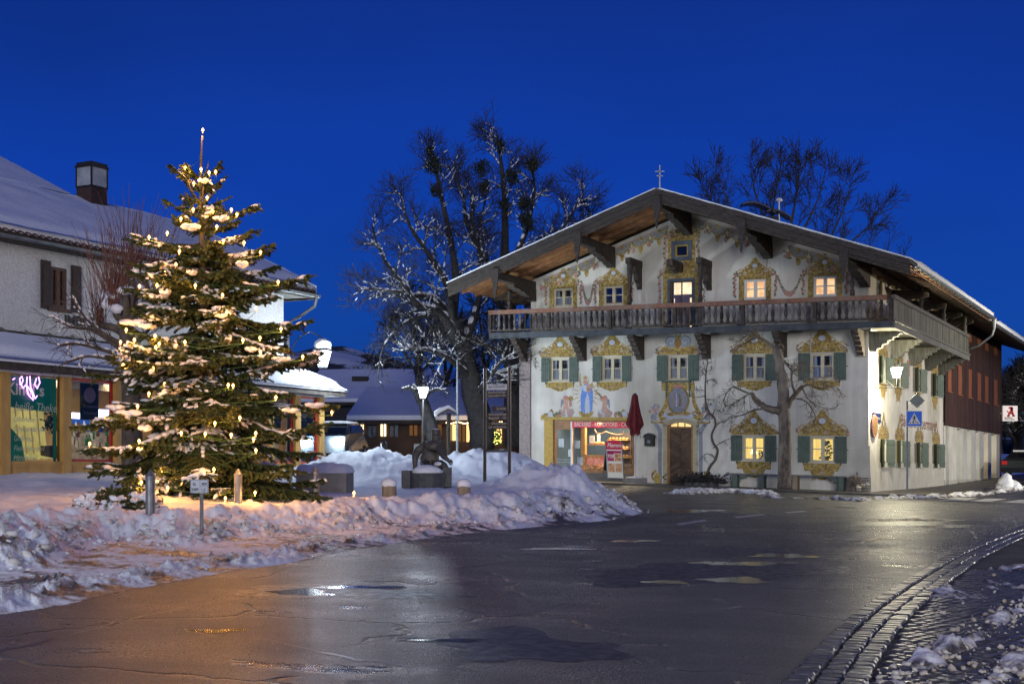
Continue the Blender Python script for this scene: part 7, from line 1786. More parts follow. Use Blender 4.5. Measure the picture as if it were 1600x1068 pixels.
for z0, z1, k0, k1 in ((-.36, .14, .92, 1.05),):
    for i in range(n):
        a, b = outer[i], outer[(i+1) % n]; mb.quad((c.x+a[0]*k0, c.y+a[1]*k0, c.z+z0), (c.x+b[0]*k0, c.y+b[1]*k0, c.z+z0), (c.x+b[0]*k1, c.y+b[1]*k1, c.z+z1), (c.x+a[0]*k1, c.y+a[1]*k1, c.z+z1)); mb.quad((c.x+a[0]*k1, c.y+a[1]*k1, c.z+z1), (c.x+b[0]*k1, c.y+b[1]*k1, c.z+z1), (c.x+b[0]*.9, c.y+b[1]*.9, c.z+z1-.12), (c.x+a[0]*.9, c.y+a[1]*.9, c.z+z1-.12))
mb.box(c.x-.62, c.x-.40, c.y-.2, c.y+.25, c.z-.36, c.z+.20); build(mb, 'trough', m_trough, st)
for c_, r_, nm in (((c.x, c.y, c.z+.17), (.38, .28, .17), 'snow_filling'), (tuple(sp3(688, 724.5, -.35)), (.17, .2, .075), 'snow_lump'), (tuple(sp3(650, 731, .25)), (.13, .12, .06), 'snow_lump'), ((hd.x, hd.y, hd.z+.175), (.09, .09, .018), 'snow_lump')):
    mb = MB(); mb.blob(c_, r_, 3, .06, 14, 8); build(mb, nm, m_snow_f, st, smooth=True)
# ------------------------------------------------------------------ trees: guided limbs with procedural twigs
def rvec(rg): 
    v = Vector((rg.gauss(0, 1), rg.gauss(0, 1), rg.gauss(0, 1))); return v.normalized()
def limb(mb, sn, pts, r0, r1, lev, rg, P):
    """adds a tube along pts and children on it"""
    n = len(pts); rs = [r0+(r1-r0)*(i/(n-1))**.8 for i in range(n)]
    sides = (9, 7, 5, 4, 3, 3)[min(lev, 5)]
    mb.tube(pts, [max(r, P['rmin']) for r in rs], sides, 0, cap=(lev < 2))
    if sn is not None:
        for i in range(n-1):
            d = pts[i+1]-pts[i]
            if d.length < 1e-6: continue
            hz_ = math.hypot(d.x, d.y)/d.length
            if hz_ > P.get('snow_h', .45) and rs[i] > P.get('snow_r', .012) and rg.random() < P.get('snow_p', .7)*min(1, .25+rs[i]/.035):
                r = rs[i]; k = max(r*.75, min(P.get('snow_t', .02), .012+r*1.1)); off = Vector((0, 0, r*.8+k*.25)); m = (pts[i]+pts[i+1])/2
                sn.tube([pts[i]+off*.7+d*.04, pts[i]+off+d*.25, m+off*1.12, pts[i+1]+off*.8-d*.02], [k*.3, k*.95, k*1.05, k*.4], 5)
    if lev >= P['levels']: return
    nc = P['n'][lev]; L = sum((pts[i+1]-pts[i]).length for i in range(n-1))
    for c in range(nc):
        t = P['t0'][lev]+(1-P['t0'][lev])*(c+rg.random())/nc; t = min(t, .999); f = t*(n-1); i = int(f); p = pts[i].lerp(pts[i+1], f-i); tan = (pts[i+1]-pts[i]).normalized(); r = rs[i]+(rs[i+1]-rs[i])*(f-i)
        side = tan.cross(rvec(rg)).normalized(); a = math.radians(rg.uniform(*P['ang'])); d = tan*math.cos(a)+side*math.sin(a); d = (d+Vector((0, 0, P['up'][lev]))).normalized()
        l = P['len'][lev]*rg.uniform(.6, 1.25)*(1-(.78 if lev == 1 else .5)*t); k = P['seg'][min(lev, len(P['seg'])-1)]; q = [p.copy()]; cur = p.copy()
        for s in range(k):
            d = (d+rvec(rg)*P['wob']+Vector((0, 0, P['grav'][lev]))).normalized(); cur = cur+d*(l/k); q.append(cur.copy())
        cr0 = min(r*.72, P['rc'][lev]*rg.uniform(.7, 1.1)); limb(mb, sn, q, cr0, cr0*.35, lev+1, rg, P)
def smooth_pts(L, k=4, jit=0, rg=None):
    out = []; L = [Vector(p) for p in L]
    for i in range(len(L)-1):
        p0, p1, p2, p3 = L[max(i-1, 0)], L[i], L[i+1], L[min(i+2, len(L)-1)]
        for s in range(k):
            t = s/k; q = 0.5*((2*p1)+(p2-p0)*t+(2*p0-5*p1+4*p2-p3)*t*t+(3*p1-p0-3*p2+p3)*t**3)
            if jit and rg: q = q+rvec(rg)*jit
            out.append(q)
    out.append(L[-1]); return out
def guided(name, d, limbs, P, seed, label, cat='tree', bark=None, snow=True, group=None, dv=1.0):
    """limbs: list of ([(px,py,depth offset)...], r0, r1, start level)"""
    rg = random.Random(seed); mb = MB(); sn = MB() if snow else None
    x0 = limbs[0][0][0]; base = (at(x0[0], d), d, gz(at(x0[0], d), d)); t = thing(name, base, label, cat, group)
    tr = MB()
    for k, (pts, r0, r1, lev) in enumerate(limbs):
        L = smooth_pts([Vector((at(p[0], d+p[2]*dv), d+p[2]*dv, zof(p[1], d+p[2]*dv))) for p in pts], 4, r1*.25, rg)
        limb(tr if lev == 0 else mb, sn, L, r0, r1, lev, rg, P) if lev > 0 else None
        if lev == 0:
            n = len(L); rs = [r0+(r1-r0)*(i/(n-1)) for i in range(n)]; tr.tube(L, rs, 12, 0)
            if P.get('trunk_children', True):
                PP = dict(P); sub = MB(); limb(sub, sn, L, r0*.3, r1*.5, 0, rg, PP); mb.add(sub.v, [tuple(f) for f in sub.f])
    build(tr, 'trunk', bark or m_barkd, t, smooth=True); build(mb, 'branches', bark or m_barkd, t, smooth=True)
    if snow and sn.v: build(sn, 'branch_snow', m_snow_f, t, smooth=True, kind='stuff')
    return t
PB = dict(levels=4, n=[0, 11, 9, 6, 0], t0=[.3, .18, .2, .2, .2], ang=(28, 62), up=[.1, .18, .15, .1], len=[5, 2.5, 1.5, .85], seg=[6, 6, 5, 4], wob=.22, grav=[0, 0, .02, .02], rc=[.2, .045, .019, .011], rmin=.009, snow_r=.010, snow_h=.38, snow_p=.85, snow_t=.05, trunk_children=False)
D1 = 60.0
gt1 = guided('linden_tree', D1, [
    ([(752, 695, 0), (746, 640, 0), (735, 590, 0), (722, 545, .2), (706, 500, .3)], .62, .36, 0),
    ([(706, 500, .3), (680, 470, -1), (650, 462, -2), (610, 455, -3), (570, 452, -3.5)], .24, .04, 1),
    ([(722, 545, 0), (690, 492, -1.5), (655, 478, -2.5), (625, 440, -3), (598, 400, -3), (580, 350, -3)], .26, .03, 1),
    ([(706, 500, 0), (700, 450, -1), (672, 400, -1.5), (640, 352, -2), (625, 300, -2)], .24, .03, 1),
    ([(706, 500, 0), (712, 440, 0), (705, 380, .5), (690, 310, .5), (680, 262, .5), (672, 235, .5)], .26, .03, 1),
    ([(735, 590, 0), (700, 560, -2), (660, 545, -3), (625, 548, -3.5)], .18, .03, 1),
    ([(722, 545, 0), (745, 480, 1), (752, 420, 1), (740, 350, 1), (735, 300, 1)], .24, .03, 1),
    ([(690, 492, -1.5), (640, 500, -3), (600, 540, -4), (590, 590, -4)], .12, .02, 2),
    ([(740, 620, 0), (765, 590, -1), (790, 560, -1.5), (830, 545, -1.5)], .16, .03, 1)],
    PB, 3, 'tall bare snow laden tree with a leaning trunk left of the farmhouse', group=None)
gt2 = guided('linden_tree', 63.0, [
    ([(805, 700, 0), (803, 640, 0), (800, 560, 0), (793, 480, 0), (788, 400, 0)], .60, .30, 0),
    ([(788, 400, 0), (789, 340, 0), (786, 280, 0), (780, 235, 0), (776, 205, 0)], .24, .03, 1),
    ([(793, 460, 0), (755, 400, 0), (730, 350, -1), (722, 300, -1), (700, 260, -1)], .22, .03, 1),
    ([(789, 430, 0), (815, 380, 0), (830, 330, 1), (835, 290, 1), (830, 262, 1)], .20, .03, 1),
    ([(793, 480, 0), (840, 420, 0), (870, 370, 0), (895, 330, 0), (915, 290, 0)], .18, .03, 1),
    ([(800, 540, 0), (850, 440, 1), (900, 380, 1), (925, 345, 1)], .16, .03, 1),
    ([(797, 500, 0), (770, 460, -1), (760, 440, -1), (748, 380, -1), (760, 300, -1)], .20, .03, 1),
    ([(800, 560, 0), (770, 545, -1), (735, 530, -2), (700, 520, -2.5)], .15, .03, 1)],
    PB, 8, 'tallest bare tree with mistletoe balls rising behind the farmhouse roof')
def mistletoe(px, py, r, par, d):
    mb = MB(); rg = random.Random(int(px)); c = Vector((at(px, d), d, zof(py, d)))
    for k in range(int(260*(r/.6)**1.3)):
        p = c+Vector((rvec(rg)*r*rg.random()**.5)[:])+rvec(rg)*r*.22; v = rvec(rg)*.10; w = v.orthogonal().normalized()*.05; mb.poly([p-v, p+w, p+v, p-w])
    for k in range(40): q = c+rvec(rg)*r*1.1; mb.tube([c, c.lerp(q, .6)+rvec(rg)*.05, q], .012, 3, cap=False)
    build(mb, 'mistletoe', m_mistle, par)
for px, py, r in ((679, 258, .50), (672, 236, .22), (681, 297, .32), (832, 257, .40), (752, 262, .45), (757, 292, .35), (800, 275, .40), (781, 226, .28), (820, 318, .38), (820, 340, .33), (788, 318, .33), (826, 350, .35)):
    mistletoe(px, py, r, gt1 if px < 690 else gt2, 60.3 if px < 690 else 62.5)
# trees behind the farmhouse roof
PR = dict(PB); PR.update(levels=4, n=[0, 9, 6, 5, 0], len=[5, 3.4, 1.9, 1.1], rc=[.2, .032, .017, .011], up=[.3, .12, .10, .08], ang=(22, 55), rmin=.016, wob=.14)
guided('bare_tree', 86.0, [([(1225, 720, 0), (1225, 500, 0), (1228, 420, 0), (1232, 370, 0)], .5, .3, 0),
    ([(1232, 370, 0), (1240, 330, 0), (1246, 290, 0), (1249, 260, 0)], .13, .02, 1), ([(1228, 400, 0), (1200, 350, 0), (1180, 300, 0), (1172, 255, 0)], .12, .02, 1),
    ([(1228, 420, 0), (1170, 370, 0), (1140, 320, 0), (1118, 270, 0)], .12, .02, 1), ([(1226, 440, 0), (1290, 380, 0), (1320, 320, 0), (1330, 280, 0)], .11, .02, 1),
    ([(1226, 460, 0), (1300, 400, 0), (1350, 360, 0), (1378, 320, 0)], .11, .02, 1), ([(1228, 400, 0), (1260, 350, 0), (1282, 300, 0), (1290, 262, 0)], .12, .02, 1),
    ([(1228, 420, 0), (1205, 360, 1), (1212, 300, 1), (1222, 250, 1)], .12, .02, 1), ([(1226, 440, 0), (1150, 380, 1), (1115, 330, 1), (1098, 285, 1)], .10, .02, 1)],
    PR, 21, 'broad bare tree crown showing above the right slope of the farmhouse roof', snow=False)
guided('bare_tree', 90.0, [([(1395, 720, 0), (1390, 560, 0), (1385, 480, 0)], .3, .2, 0), ([(1385, 480, 0), (1400, 430, 0), (1415, 395, 0)], .12, .02, 2), ([(1385, 490, 0), (1365, 420, 0), (1358, 370, 0)], .12, .02, 2), ([(1385, 490, 0), (1385, 420, 0), (1390, 370, 0)], .12, .02, 2)], PR, 5, 'small bare tree peeping over the eave at the right of the roof', snow=False)
# pollarded tree in front of the facade
PW = dict(levels=4, n=[0, 11, 10, 6, 0], t0=[.3, .25, .15, .1, .1], ang=(25, 75), up=[0, .08, 0, 0], len=[1.6, 1.25, .7, .35], seg=[6, 6, 5, 3], wob=.26, grav=[0, -.04, -.03, 0], rc=[.05, .030, .014, .008], rmin=.007, trunk_children=False)
DT = 48.6
guided('pollard_tree', DT, [
    ([(1227, 762, 0), (1226, 700, 0), (1224, 650, 0), (1222, 600, 0), (1216, 560, 0), (1213, 545, 0)], .27, .17, 0),
    ([(1213, 548, 0), (1203, 538, 0), (1192, 530, 0), (1180, 528, -.1), (1165, 536, -.2), (1148, 541, -.3)], .085, .02, 2),
    ([(1190, 530, 0), (1178, 522, 0), (1168, 524, -.1), (1150, 536, -.2)], .05, .012, 2),
    ([(1217, 552, 0), (1228, 566, 0), (1240, 572, -.1), (1262, 566, -.2)], .045, .012, 2), ([(1212, 545, 0), (1220, 538, 0), (1224, 545, 0)], .10, .05, 3),
    ([(1219, 642, 0), (1205, 640, 0), (1193, 634, 0), (1182, 625, 0), (1175, 614, 0)], .17, .09, 3),
    ([(1175, 616, 0), (1160, 610, 0), (1146, 604, -.1), (1135, 615, -.2), (1130, 628, -.3)], .05, .012, 2), ([(1176, 613, 0), (1165, 618, 0), (1155, 625, 0), (1140, 636, 0)], .04, .01, 2),
    ([(1200, 638, 0), (1180, 640, 0), (1160, 648, -.1), (1140, 652, -.2), (1132, 660, -.2)], .05, .01, 2),
    ([(1228, 640, 0), (1236, 625, 0), (1246, 612, 0), (1254, 604, 0)], .12, .07, 3),
    ([(1243, 616, 0), (1238, 600, 0), (1237, 585, 0), (1243, 577, 0), (1252, 578, 0)], .06, .02, 2),
    ([(1254, 604, 0), (1266, 600, 0), (1280, 607, -.1), (1300, 602, -.2), (1312, 608, -.2)], .055, .01, 2), ([(1243, 622, 0), (1258, 626, 0), (1270, 640, -.1), (1276, 655, -.1)], .04, .01, 2),
    ([(1254, 606, 0), (1262, 622, 0), (1280, 635, 0), (1305, 640, 0)], .04, .01, 2), ([(1226, 566, 0), (1250, 590, 0), (1270, 592, 0), (1300, 585, 0)], .035, .008, 2)],
    PW, 12, 'pollarded tree with a stout pale trunk and curling thin branches in front of the facade', bark=m_bark_l, snow=False)
# climbing pear trained against the wall
PC = dict(levels=4, n=[0, 7, 4, 3, 0], t0=[.1, .1, .1, .1, .1], ang=(35, 85), up=[0, .1, .1, 0], len=[1.0, .75, .4, .2], seg=[5, 5, 4, 3], wob=.3, grav=[0, 0, 0, 0], rc=[.03, .016, .008, .005], rmin=.006, trunk_children=False)
ucl = FU(1104, 700, -.16); dcl = H(ucl[0], -.16, 0)[1]
def onw(L): return [(p[0], p[1], H(FU(p[0], p[1], -.16)[0], -.16, 0)[1]-dcl) for p in L]
guided('wall_shrub', dcl, [
    (onw([(1104, 752, 0), (1106, 738, 0), (1110, 728, 0), (1119, 715, 0), (1121, 702, 0), (1114, 690, 0), (1112, 678, 0), (1118, 664, 0), (1116, 652, 0), (1107, 642, 0), (1103, 628, 0)]), .06, .035, 0),
    (onw([(1103, 640, 0), (1102, 610, 0), (1103, 585, 0), (1106, 560, 0), (1103, 540, 0)]), .04, .010, 1), (onw([(1102, 598, 0), (1112, 592, 0), (1120, 596, 0)]), .02, .008, 2), (onw([(1114, 700, 0), (1128, 690, 0), (1145, 682, 0), (1160, 665, 0)]), .02, .006, 2),
    (onw([(1119, 715, 0), (1105, 708, 0), (1096, 715, 0), (1090, 722, 0)]), .018, .006, 2), (onw([(1107, 645, 0), (1098, 655, 0), (1092, 664, 0), (1094, 680, 0)]), .02, .006, 2), (onw([(1102, 618, 0), (1085, 620, 0), (1070, 612, 0)]), .014, .005, 3), (onw([(1112, 655, 0), (1118, 640, 0), (1135, 648, 0)]), .016, .005, 2), (onw([(1106, 600, 0), (1100, 570, 0), (1095, 552, 0)]), .014, .005, 2)],
    PC, 5, 'bare climbing fruit tree trained up the wall right of the chevron door', bark=m_bark, snow=False)
ev = thing('low_evergreen', H(FU(1105, 750)[0], -.6, 0), 'low dark leafy bush at the foot of the climbing tree right of the door', 'bush')
mb = MB(); rg = random.Random(3)
for k in range(900):
    u = FU(1105, 750)[0]+rg.gauss(0, .55); c = Vector(H(u, -.6+rg.gauss(0, .18), .25+abs(rg.gauss(0, .16)))); v = rvec(rg)*.08; w = v.orthogonal().normalized()*.035; mb.poly([c-v, c+w, c+v, c-w])
build(mb, 'leaves', m_barkd, ev, kind='stuff')
mb = MB()
for k in range(7): mb.blob(H(FU(1087+6*k, 750)[0], -.65+.1*(k % 2), .08), (.28, .25, .20), k, .25, 8, 5)
build(mb, 'border_stones', m_trough, ev)
# willow shrub with red shoots behind the fir
dW = 27.0; wx = at(200, dW); wz = gz(wx, dW)
wt_ = thing('willow_shrub', (wx, dW, wz), 'pollarded willow with upright red shoots and snow clumps in front of the roughcast wall', 'tree')
rg = random.Random(17); tr = MB(); br = MB(); sn = MB()
tp = [Vector((at(p[0], dW), dW, zof(p[1], dW))) for p in ((207, 740), (206, 660), (204, 600), (200, 540), (196, 500))]; tp[0].z = wz-.3
L = smooth_pts(tp, 4); tr.tube(L, [.24-.09*i/(len(L)-1) for i in range(len(L))], 10)
heads = [(196, 450), (222, 446), (180, 478), (236, 470), (150, 505), (168, 468), (205, 430)]
for hx, hy in heads:
    st_ = L[-1] if hy < 480 else L[-4]; e = Vector((at(hx, dW), dW+rg.uniform(-.4, .4), zof(hy, dW))); q = smooth_pts([st_, st_.lerp(e, .5)+rvec(rg)*.1, e], 4); tr.tube(q, [.10-.03*i/len(q) for i in range(len(q))], 7)
    for k in range(3): sn.blob(tuple(e+rvec(rg)*.16+Vector((0, 0, .05))), (rg.uniform(.08, .17), rg.uniform(.08, .15), rg.uniform(.06, .13)), k+int(hx), .2, 9, 6)
    for k in range(34):
        d = Vector((rg.gauss(0, .42), rg.gauss(0, .42), 1.0+rg.random()*.6)).normalized(); l = rg.uniform(.8, 2.0); p = e+rvec(rg)*.1; Q = [p]
        for s in range(5): d = (d+rvec(rg)*.06+Vector((0, 0, .06))).normalized(); p = p+d*(l/5); Q.append(p)
        br.tube(Q, [.010, .008, .007, .006, .005, .004], 3, cap=False)
PWi = dict(levels=3, n=[0, 7, 5, 0], t0=[0, .2, .2, 0], ang=(25, 60), up=[0, .1, .05], len=[1.5, .9, .5], seg=[5, 5, 4], wob=.2, grav=[0, 0, 0], rc=[.04, .018, .009], rmin=.005, snow_r=.006, snow_h=.5, snow_p=.6, snow_t=.03)
lb_ = MB()
for pts in (((200, 545), (165, 525), (140, 500), (128, 470)), ((200, 560), (160, 548), (125, 540), (105, 545)), ((203, 590), (175, 565), (140, 560), (110, 575)), ((200, 545), (230, 520), (255, 490)), ((200, 560), (150, 520), (120, 515), (95, 500))):
    limb(lb_, sn, smooth_pts([Vector((at(p[0], dW-.3), dW-.3*i, zof(p[1], dW))) for i, p in enumerate(pts)], 4), .06, .012, 1, rg, PWi)
build(tr, 'trunk', m_bark, wt_, smooth=True); build(br, 'red_shoots', m_redtwig, wt_); build(lb_, 'branches', m_bark, wt_, smooth=True); build(sn, 'snow_clumps', m_snow_f, wt_, smooth=True)

# ------------------------------------------------------------------ the lit fir
DF = 24.0; fx = at(316, DF); fz = gz(fx, DF)-.05; ftop = zof(212, DF)
fir = thing('fir_tree', (fx, DF, fz), 'tall snowy fir hung with warm fairy lights at the front of the snow bank', 'tree')
Hf = ftop-fz
prof = [(205, 0), (255, 40), (300, 34), (335, 62), (370, 92), (385, 118), (430, 128), (480, 148), (500, 175), (540, 158), (560, 195), (600, 175), (640, 205), (690, 192), (740, 190), (775, 175), (800, 100)]
def frad(z):
    py = HY-(z-EYE)*F/DF
    for (a, ra), (b, rb) in zip(prof, prof[1:]):
        if a <= py <= b: return (ra+(rb-ra)*(py-a)/(b-a))/F*DF
    return .3
rg = random.Random(31); nr = np.random.RandomState(4)
mb = MB(); mb.tube([(fx, DF, fz-.3), (fx+.02, DF, fz+Hf*.5), (fx-.03, DF, fz+Hf*.9), (fx, DF, ftop)], [.15, .085, .03, .012], 9); build(mb, 'trunk', m_bark, fir, smooth=True)
shoots = []      # (base, direction, length)
bmb = MB(); axis_sh = []; snl = []   # snow lumps: centre, radii, dir
def fir_branch(p, d, L, droop, fine=1.0, top=False, sparse=False):
    n = max(4, int(L/.16)); Q = [p.copy()]; cur = p.copy()
    for s in range(n):
        t = s/n; d2 = (d+Vector((0, 0, -droop*(1-t)+droop*1.7*max(0, t-.55)))+rvec(rg)*.05).normalized(); cur = cur+d2*(L/n); Q.append(cur.copy())
    bmb.tube(Q, [max(.004, .022*(1-i/n)*min(1, L)) for i in range(n+1)], 4, cap=False)
    up = Vector((0, 0, 1)); hv = Vector((d.x, d.y, 0)); sv = d.cross(up).normalized() if hv.length > .05 else Vector((1, 0, 0))
    for i in range(1, n+1):
        t = i/n; tan = (Q[i]-Q[i-1]).normalized()
        shoots.append((Q[i-1], tan, (Q[i]-Q[i-1]).length*1.15))
        if not sparse and t > .25: axis_sh.append(shoots[-1])
        if top and t < .3: continue
        if sparse and (rg.random() < .62): continue
        for sd in (-1, 1):
            for rep in range(2 if t > .2 else 1):
                l = L*.38*(1-t*.72)*rg.uniform(.6, 1.1); l = max(l, .10)
                dd = (tan*.75+sv*sd*rg.uniform(.55, 1.0)+up*rg.uniform(-.30, .12)).normalized(); b0 = Q[i-1].lerp(Q[i], rg.random()); m = max(1, int(l/.17)); c = b0.copy()
                for k in range(m):
                    e = c+dd*(l/m); shoots.append((c.copy(), (e-c).normalized(), l/m*1.12))
                    if k > 0 or m == 1:
                        for s2 in (-1, 1):
                            if rg.random() < .75: d3 = (dd*.8+sv.cross(dd).normalized()*0+tan*.4*s2+sv*sd*.2+up*rg.uniform(-.75, .05)).normalized(); shoots.append((c.lerp(e, rg.random()), d3, rg.uniform(.08, .16)))
                    c = e; dd = (dd+rvec(rg)*.12+up*-.05).normalized()
    return Q
z = fz+.12; whorl = 0; BQ = []
while z < ftop-.60:
    R = frad(z); t = (z-fz)/Hf; nb = 7 if t < .75 else 5; ph = rg.random()*6.28
    for k in range(nb):
        az = ph+2*PI*k/nb+rg.uniform(-.25, .25); Rk = R*.86*rg.uniform(.55, 1.16); el = rg.uniform(-.42, .10)+.35*t if t < .7 else .35+1.6*(t-.7)
        if z < fz+.8: el = .02
        d = Vector((math.cos(az)*math.cos(el), math.sin(az)*math.cos(el), math.sin(el))); base = Vector((fx, DF, z+rg.uniform(-.05, .05)))
        if t > .8:
            d = (Vector((math.cos(az), math.sin(az), .9))).normalized()
            Rk = max(Rk*1.1, .22)
        Q = fir_branch(base, d, Rk*1.02, .30 if t < .7 else .08, top=t > .74, sparse=t > .74); BQ.append((Q, t, Rk))
    z += (.215 if t < .6 else .24)*(1 if t < .85 else 1.25); whorl += 1
# a few long side boughs seen in the photograph
for (px0, py0, px1, py1, dd) in ((300, 640, 118, 660, -.6), (300, 700, 150, 700, -1.0), (310, 560, 195, 505, -.4), (340, 640, 520, 628, .3), (340, 600, 498, 548, -.2), (340, 560, 478, 502, .1), (330, 700, 500, 660, -.6), (320, 740, 500, 770, -.9), (300, 745, 190, 745, -1.1), (310, 480, 205, 452, .0), (335, 470, 478, 430, .0), (322, 420, 420, 392, .1), (312, 400, 212, 366, 0), (330, 350, 404, 320, 0), (318, 300, 268, 258, 0)):
    a = Vector((fx+(at(px0, DF)-fx)*.2, DF, zof(py0, DF))); b = Vector((at(px1, DF+dd), DF+dd, zof(py1, DF+dd))); L = (b-a).length
    Q = fir_branch(a, (b-a).normalized(), L, .06, top=py0 < 360); BQ.append((Q, .5, L))
# upright bare leader shoots at the top
for k in range(15):
    az = rg.random()*6.28; zz = ftop-.85-1.3*rg.random(); p = Vector((fx, DF, zz)); d = Vector((math.cos(az), math.sin(az)*.7, .35)).normalized(); Q = [p]; sl_ = rg.uniform(.07, .13)
    for s in range(5): d = (d+Vector((0, 0, .32))).normalized(); p = p+d*sl_; Q.append(p)
    bmb.tube(Q, [.016, .014, .012, .011, .010, .008], 5)
    for s in range(3): shoots.append((Q[s], (Q[s+1]-Q[s]).normalized(), .11))
build(bmb, 'boughs', m_bark_l, fir, smooth=True)
# needles: one template shoot, thousands of placements, joined
def needle_template(seed):
    r_ = np.random.RandomState(seed); V = []; Fc = []
    n = 25
    for k in range(n):
        t = (k+.5)/n*1.0
        for j in range(3):
            a = 2*PI*(j/3)+k*2.4+r_.rand()*.6; c, s_ = math.cos(a), math.sin(a); ln = .17*(1-.25*t)+.03*r_.rand()
            p = np.array([t, 0, 0]); tip = p+np.array([ln*.75, c*ln*.62, s_*ln*.62]); w = np.array([.020, -s_*.018, c*.018])
            o = len(V); V += [p-w, p+w, tip]; Fc.append((o, o+1, o+2))
    return np.array(V), np.array(Fc)
def place_shoots(name, sh, m, par, scale_w=1.0):
    if not sh: return
    T = [needle_template(s) for s in range(4)]; B0 = np.array([tuple(s[0]) for s in sh]); D0 = np.array([tuple(s[1]) for s in sh]); L0 = np.array([s[2] for s in sh])
    D0 /= np.linalg.norm(D0, axis=1)[:, None]; up = np.tile([0, 0, 1.], (len(sh), 1)); S0_ = np.cross(D0, up); nn = np.linalg.norm(S0_, axis=1); S0_[nn < .05] = [1, 0, 0]; S0_ /= np.linalg.norm(S0_, axis=1)[:, None]; U0 = np.cross(S0_, D0)
    VV = []; FF = []; off = 0; pick = nr.randint(0, 4, len(sh)); wscale = .20*scale_w
    for q in range(4):
        idx = np.where(pick == q)[0]; tv, tf = T[q]; n = len(idx)
        if n == 0: continue
        P = B0[idx][:, None]+D0[idx][:, None]*tv[None, :, :1]*L0[idx][:, None, None]+S0_[idx][:, None]*tv[None, :, 1:2]*wscale*1.9+U0[idx][:, None]*tv[None, :, 2:3]*wscale*1.9
        VV.append(P.reshape(-1, 3)); FF.append((tf[None]+(np.arange(n)*len(tv))[:, None, None]).reshape(-1, 3)+off); off += n*len(tv)
    return build_np(name, np.concatenate(VV), np.concatenate(FF), m, par, kind='stuff')
print('shoots', len(shoots))
place_shoots('needles', shoots, m_needle, fir, 1.0)
# snow lying on the shoots: patchy flattened lumps
def snow_on_shoots(name, sh, par, th, seed, big=1.0, amount=1.0):
    r_ = np.random.RandomState(seed); v, f = ico(); C = []; R = []; D = []
    for s in sh:
        p = s[0]+s[1]*s[2]*.5; hz_ = math.hypot(s[1].x, s[1].y)
        out = math.hypot(p.x-fx, p.y-DF)
        nz = float(vnoise(np.array([p.x*2.1+p.z*1.3]), np.array([p.y*2.1+p.z*2.6]))[0])
        if hz_ < .55 or nz < th or r_.rand() > amount: continue
        k = .6+1.1*(nz-th)/(1-th); C.append((p.x, p.y, p.z+.018)); R.append((s[2]*.62, .030*k*big+.012, .024*k*big+.008)); D.append((s[1].x, s[1].y, s[1].z))
    C = np.array(C); R = np.array(R); D = np.array(D); n = len(C); D /= np.linalg.norm(D, axis=1)[:, None]; S_ = np.cross(D, [0, 0, 1.]); S_ /= np.linalg.norm(S_, axis=1)[:, None]; U_ = np.cross(S_, D)
    j = 1+(r_.rand(n, 12, 1)-.5)*.5; vv = v[None]*j
    P = C[:, None]+D[:, None]*vv[..., :1]*R[:, None, :1]+S_[:, None]*vv[..., 1:2]*R[:, None, 1:2]+U_[:, None]*vv[..., 2:3]*R[:, None, 2:3]
    print('snow lumps', n)
    return build_np(name, P.reshape(-1, 3), (f[None]+(np.arange(n)*12)[:, None, None]).reshape(-1, 3), m_snow_f, par, smooth=True, kind='stuff')
snow_on_shoots('needle_snow', shoots, fir, .64, 3, .9, .45)
snow_on_shoots('bough_snow', axis_sh, fir, .46, 5, 1.5, .8)
# thick pillows of snow on some boughs
mb = MB()
for Q, t, L in BQ:
    if rg.random() < (.05 if t < .75 else .0) and len(Q) > 5:
        i = rg.randrange(len(Q)//2, len(Q)-1); c = Q[i]; d = (Q[i+1]-Q[i-1]); s_ = rg.uniform(.5, 1.0)*(.8 if t < .8 else .6)
        mb = MB()
        for k in range(3): mb.blob(tuple(c+d*(k-1)*.5*s_+Vector((0, 0, .055))), (.13*s_, .12*s_, .065*s_), k+i, .25, 9, 6)
        build(mb, 'snow_pillow', m_snow_f, fir, smooth=True)
for px, py, rx, rz in ((298, 354, 14, 9), (345, 340, 12, 8), (318, 282, 8, 6), (378, 412, 9, 9), (258, 455, 8, 11), (345, 492, 10, 6), (208, 503, 20, 8), (228, 508, 12, 6), (180, 636, 14, 8), (200, 645, 20, 10), (226, 668, 10, 9), (440, 560, 14, 6), (492, 632, 16, 7), (455, 640, 14, 6), (392, 545, 9, 7), (300, 425, 8, 6), (268, 610, 14, 7)):
    R = frad(zof(py, DF)); dx = at(px, DF)-fx; dd = -math.sqrt(max(0, R*R-dx*dx))*.62; d_ = DF+dd; c = (at(px, d_), d_, zof(py, d_))
    mb = MB()
    for k in range(3): mb.blob((c[0]+(k-1)*rx/F*d_*.45, c[1]+(k % 2)*.04, c[2]-(k % 2)*.02), (rx/F*d_*.62, .12, rz/F*d_*.50), int(px)+k, .22, 10, 7)
    build(mb, 'snow_pillow', m_snow_f, fir, smooth=True)
# fairy lights
c3 = [(657, 78), (565, 272), (648, 283), (690, 300), (724, 296), (610, 355), (680, 430), (607, 492), (711, 497), (806, 493), (835, 518), (543, 540), (730, 582), (472, 615), (377, 636), (872, 665), (765, 655), (535, 710), (958, 715), (517, 778), (460, 822), (327, 892), (418, 886), (618, 888), (760, 938), (1050, 870), (936, 1006), (783, 1028)]
c4 = [(258, 118), (408, 150), (412, 208), (228, 182), (300, 170), (564, 182), (242, 302), (955, 160), (866, 172), (958, 232), (1065, 113), (1178, 258), (458, 400), (376, 450), (317, 516), (815, 408), (790, 405), (1038, 470), (850, 576), (720, 604), (670, 660), (933, 656), (922, 687), (934, 746), (325, 697), (67, 711), (148, 560), (545, 655), (444, 842), (337, 912), (545, 912), (715, 845), (930, 966), (775, 995), (745, 1042), (540, 1038), (805, 665), (1330, 548), (430, 190)]
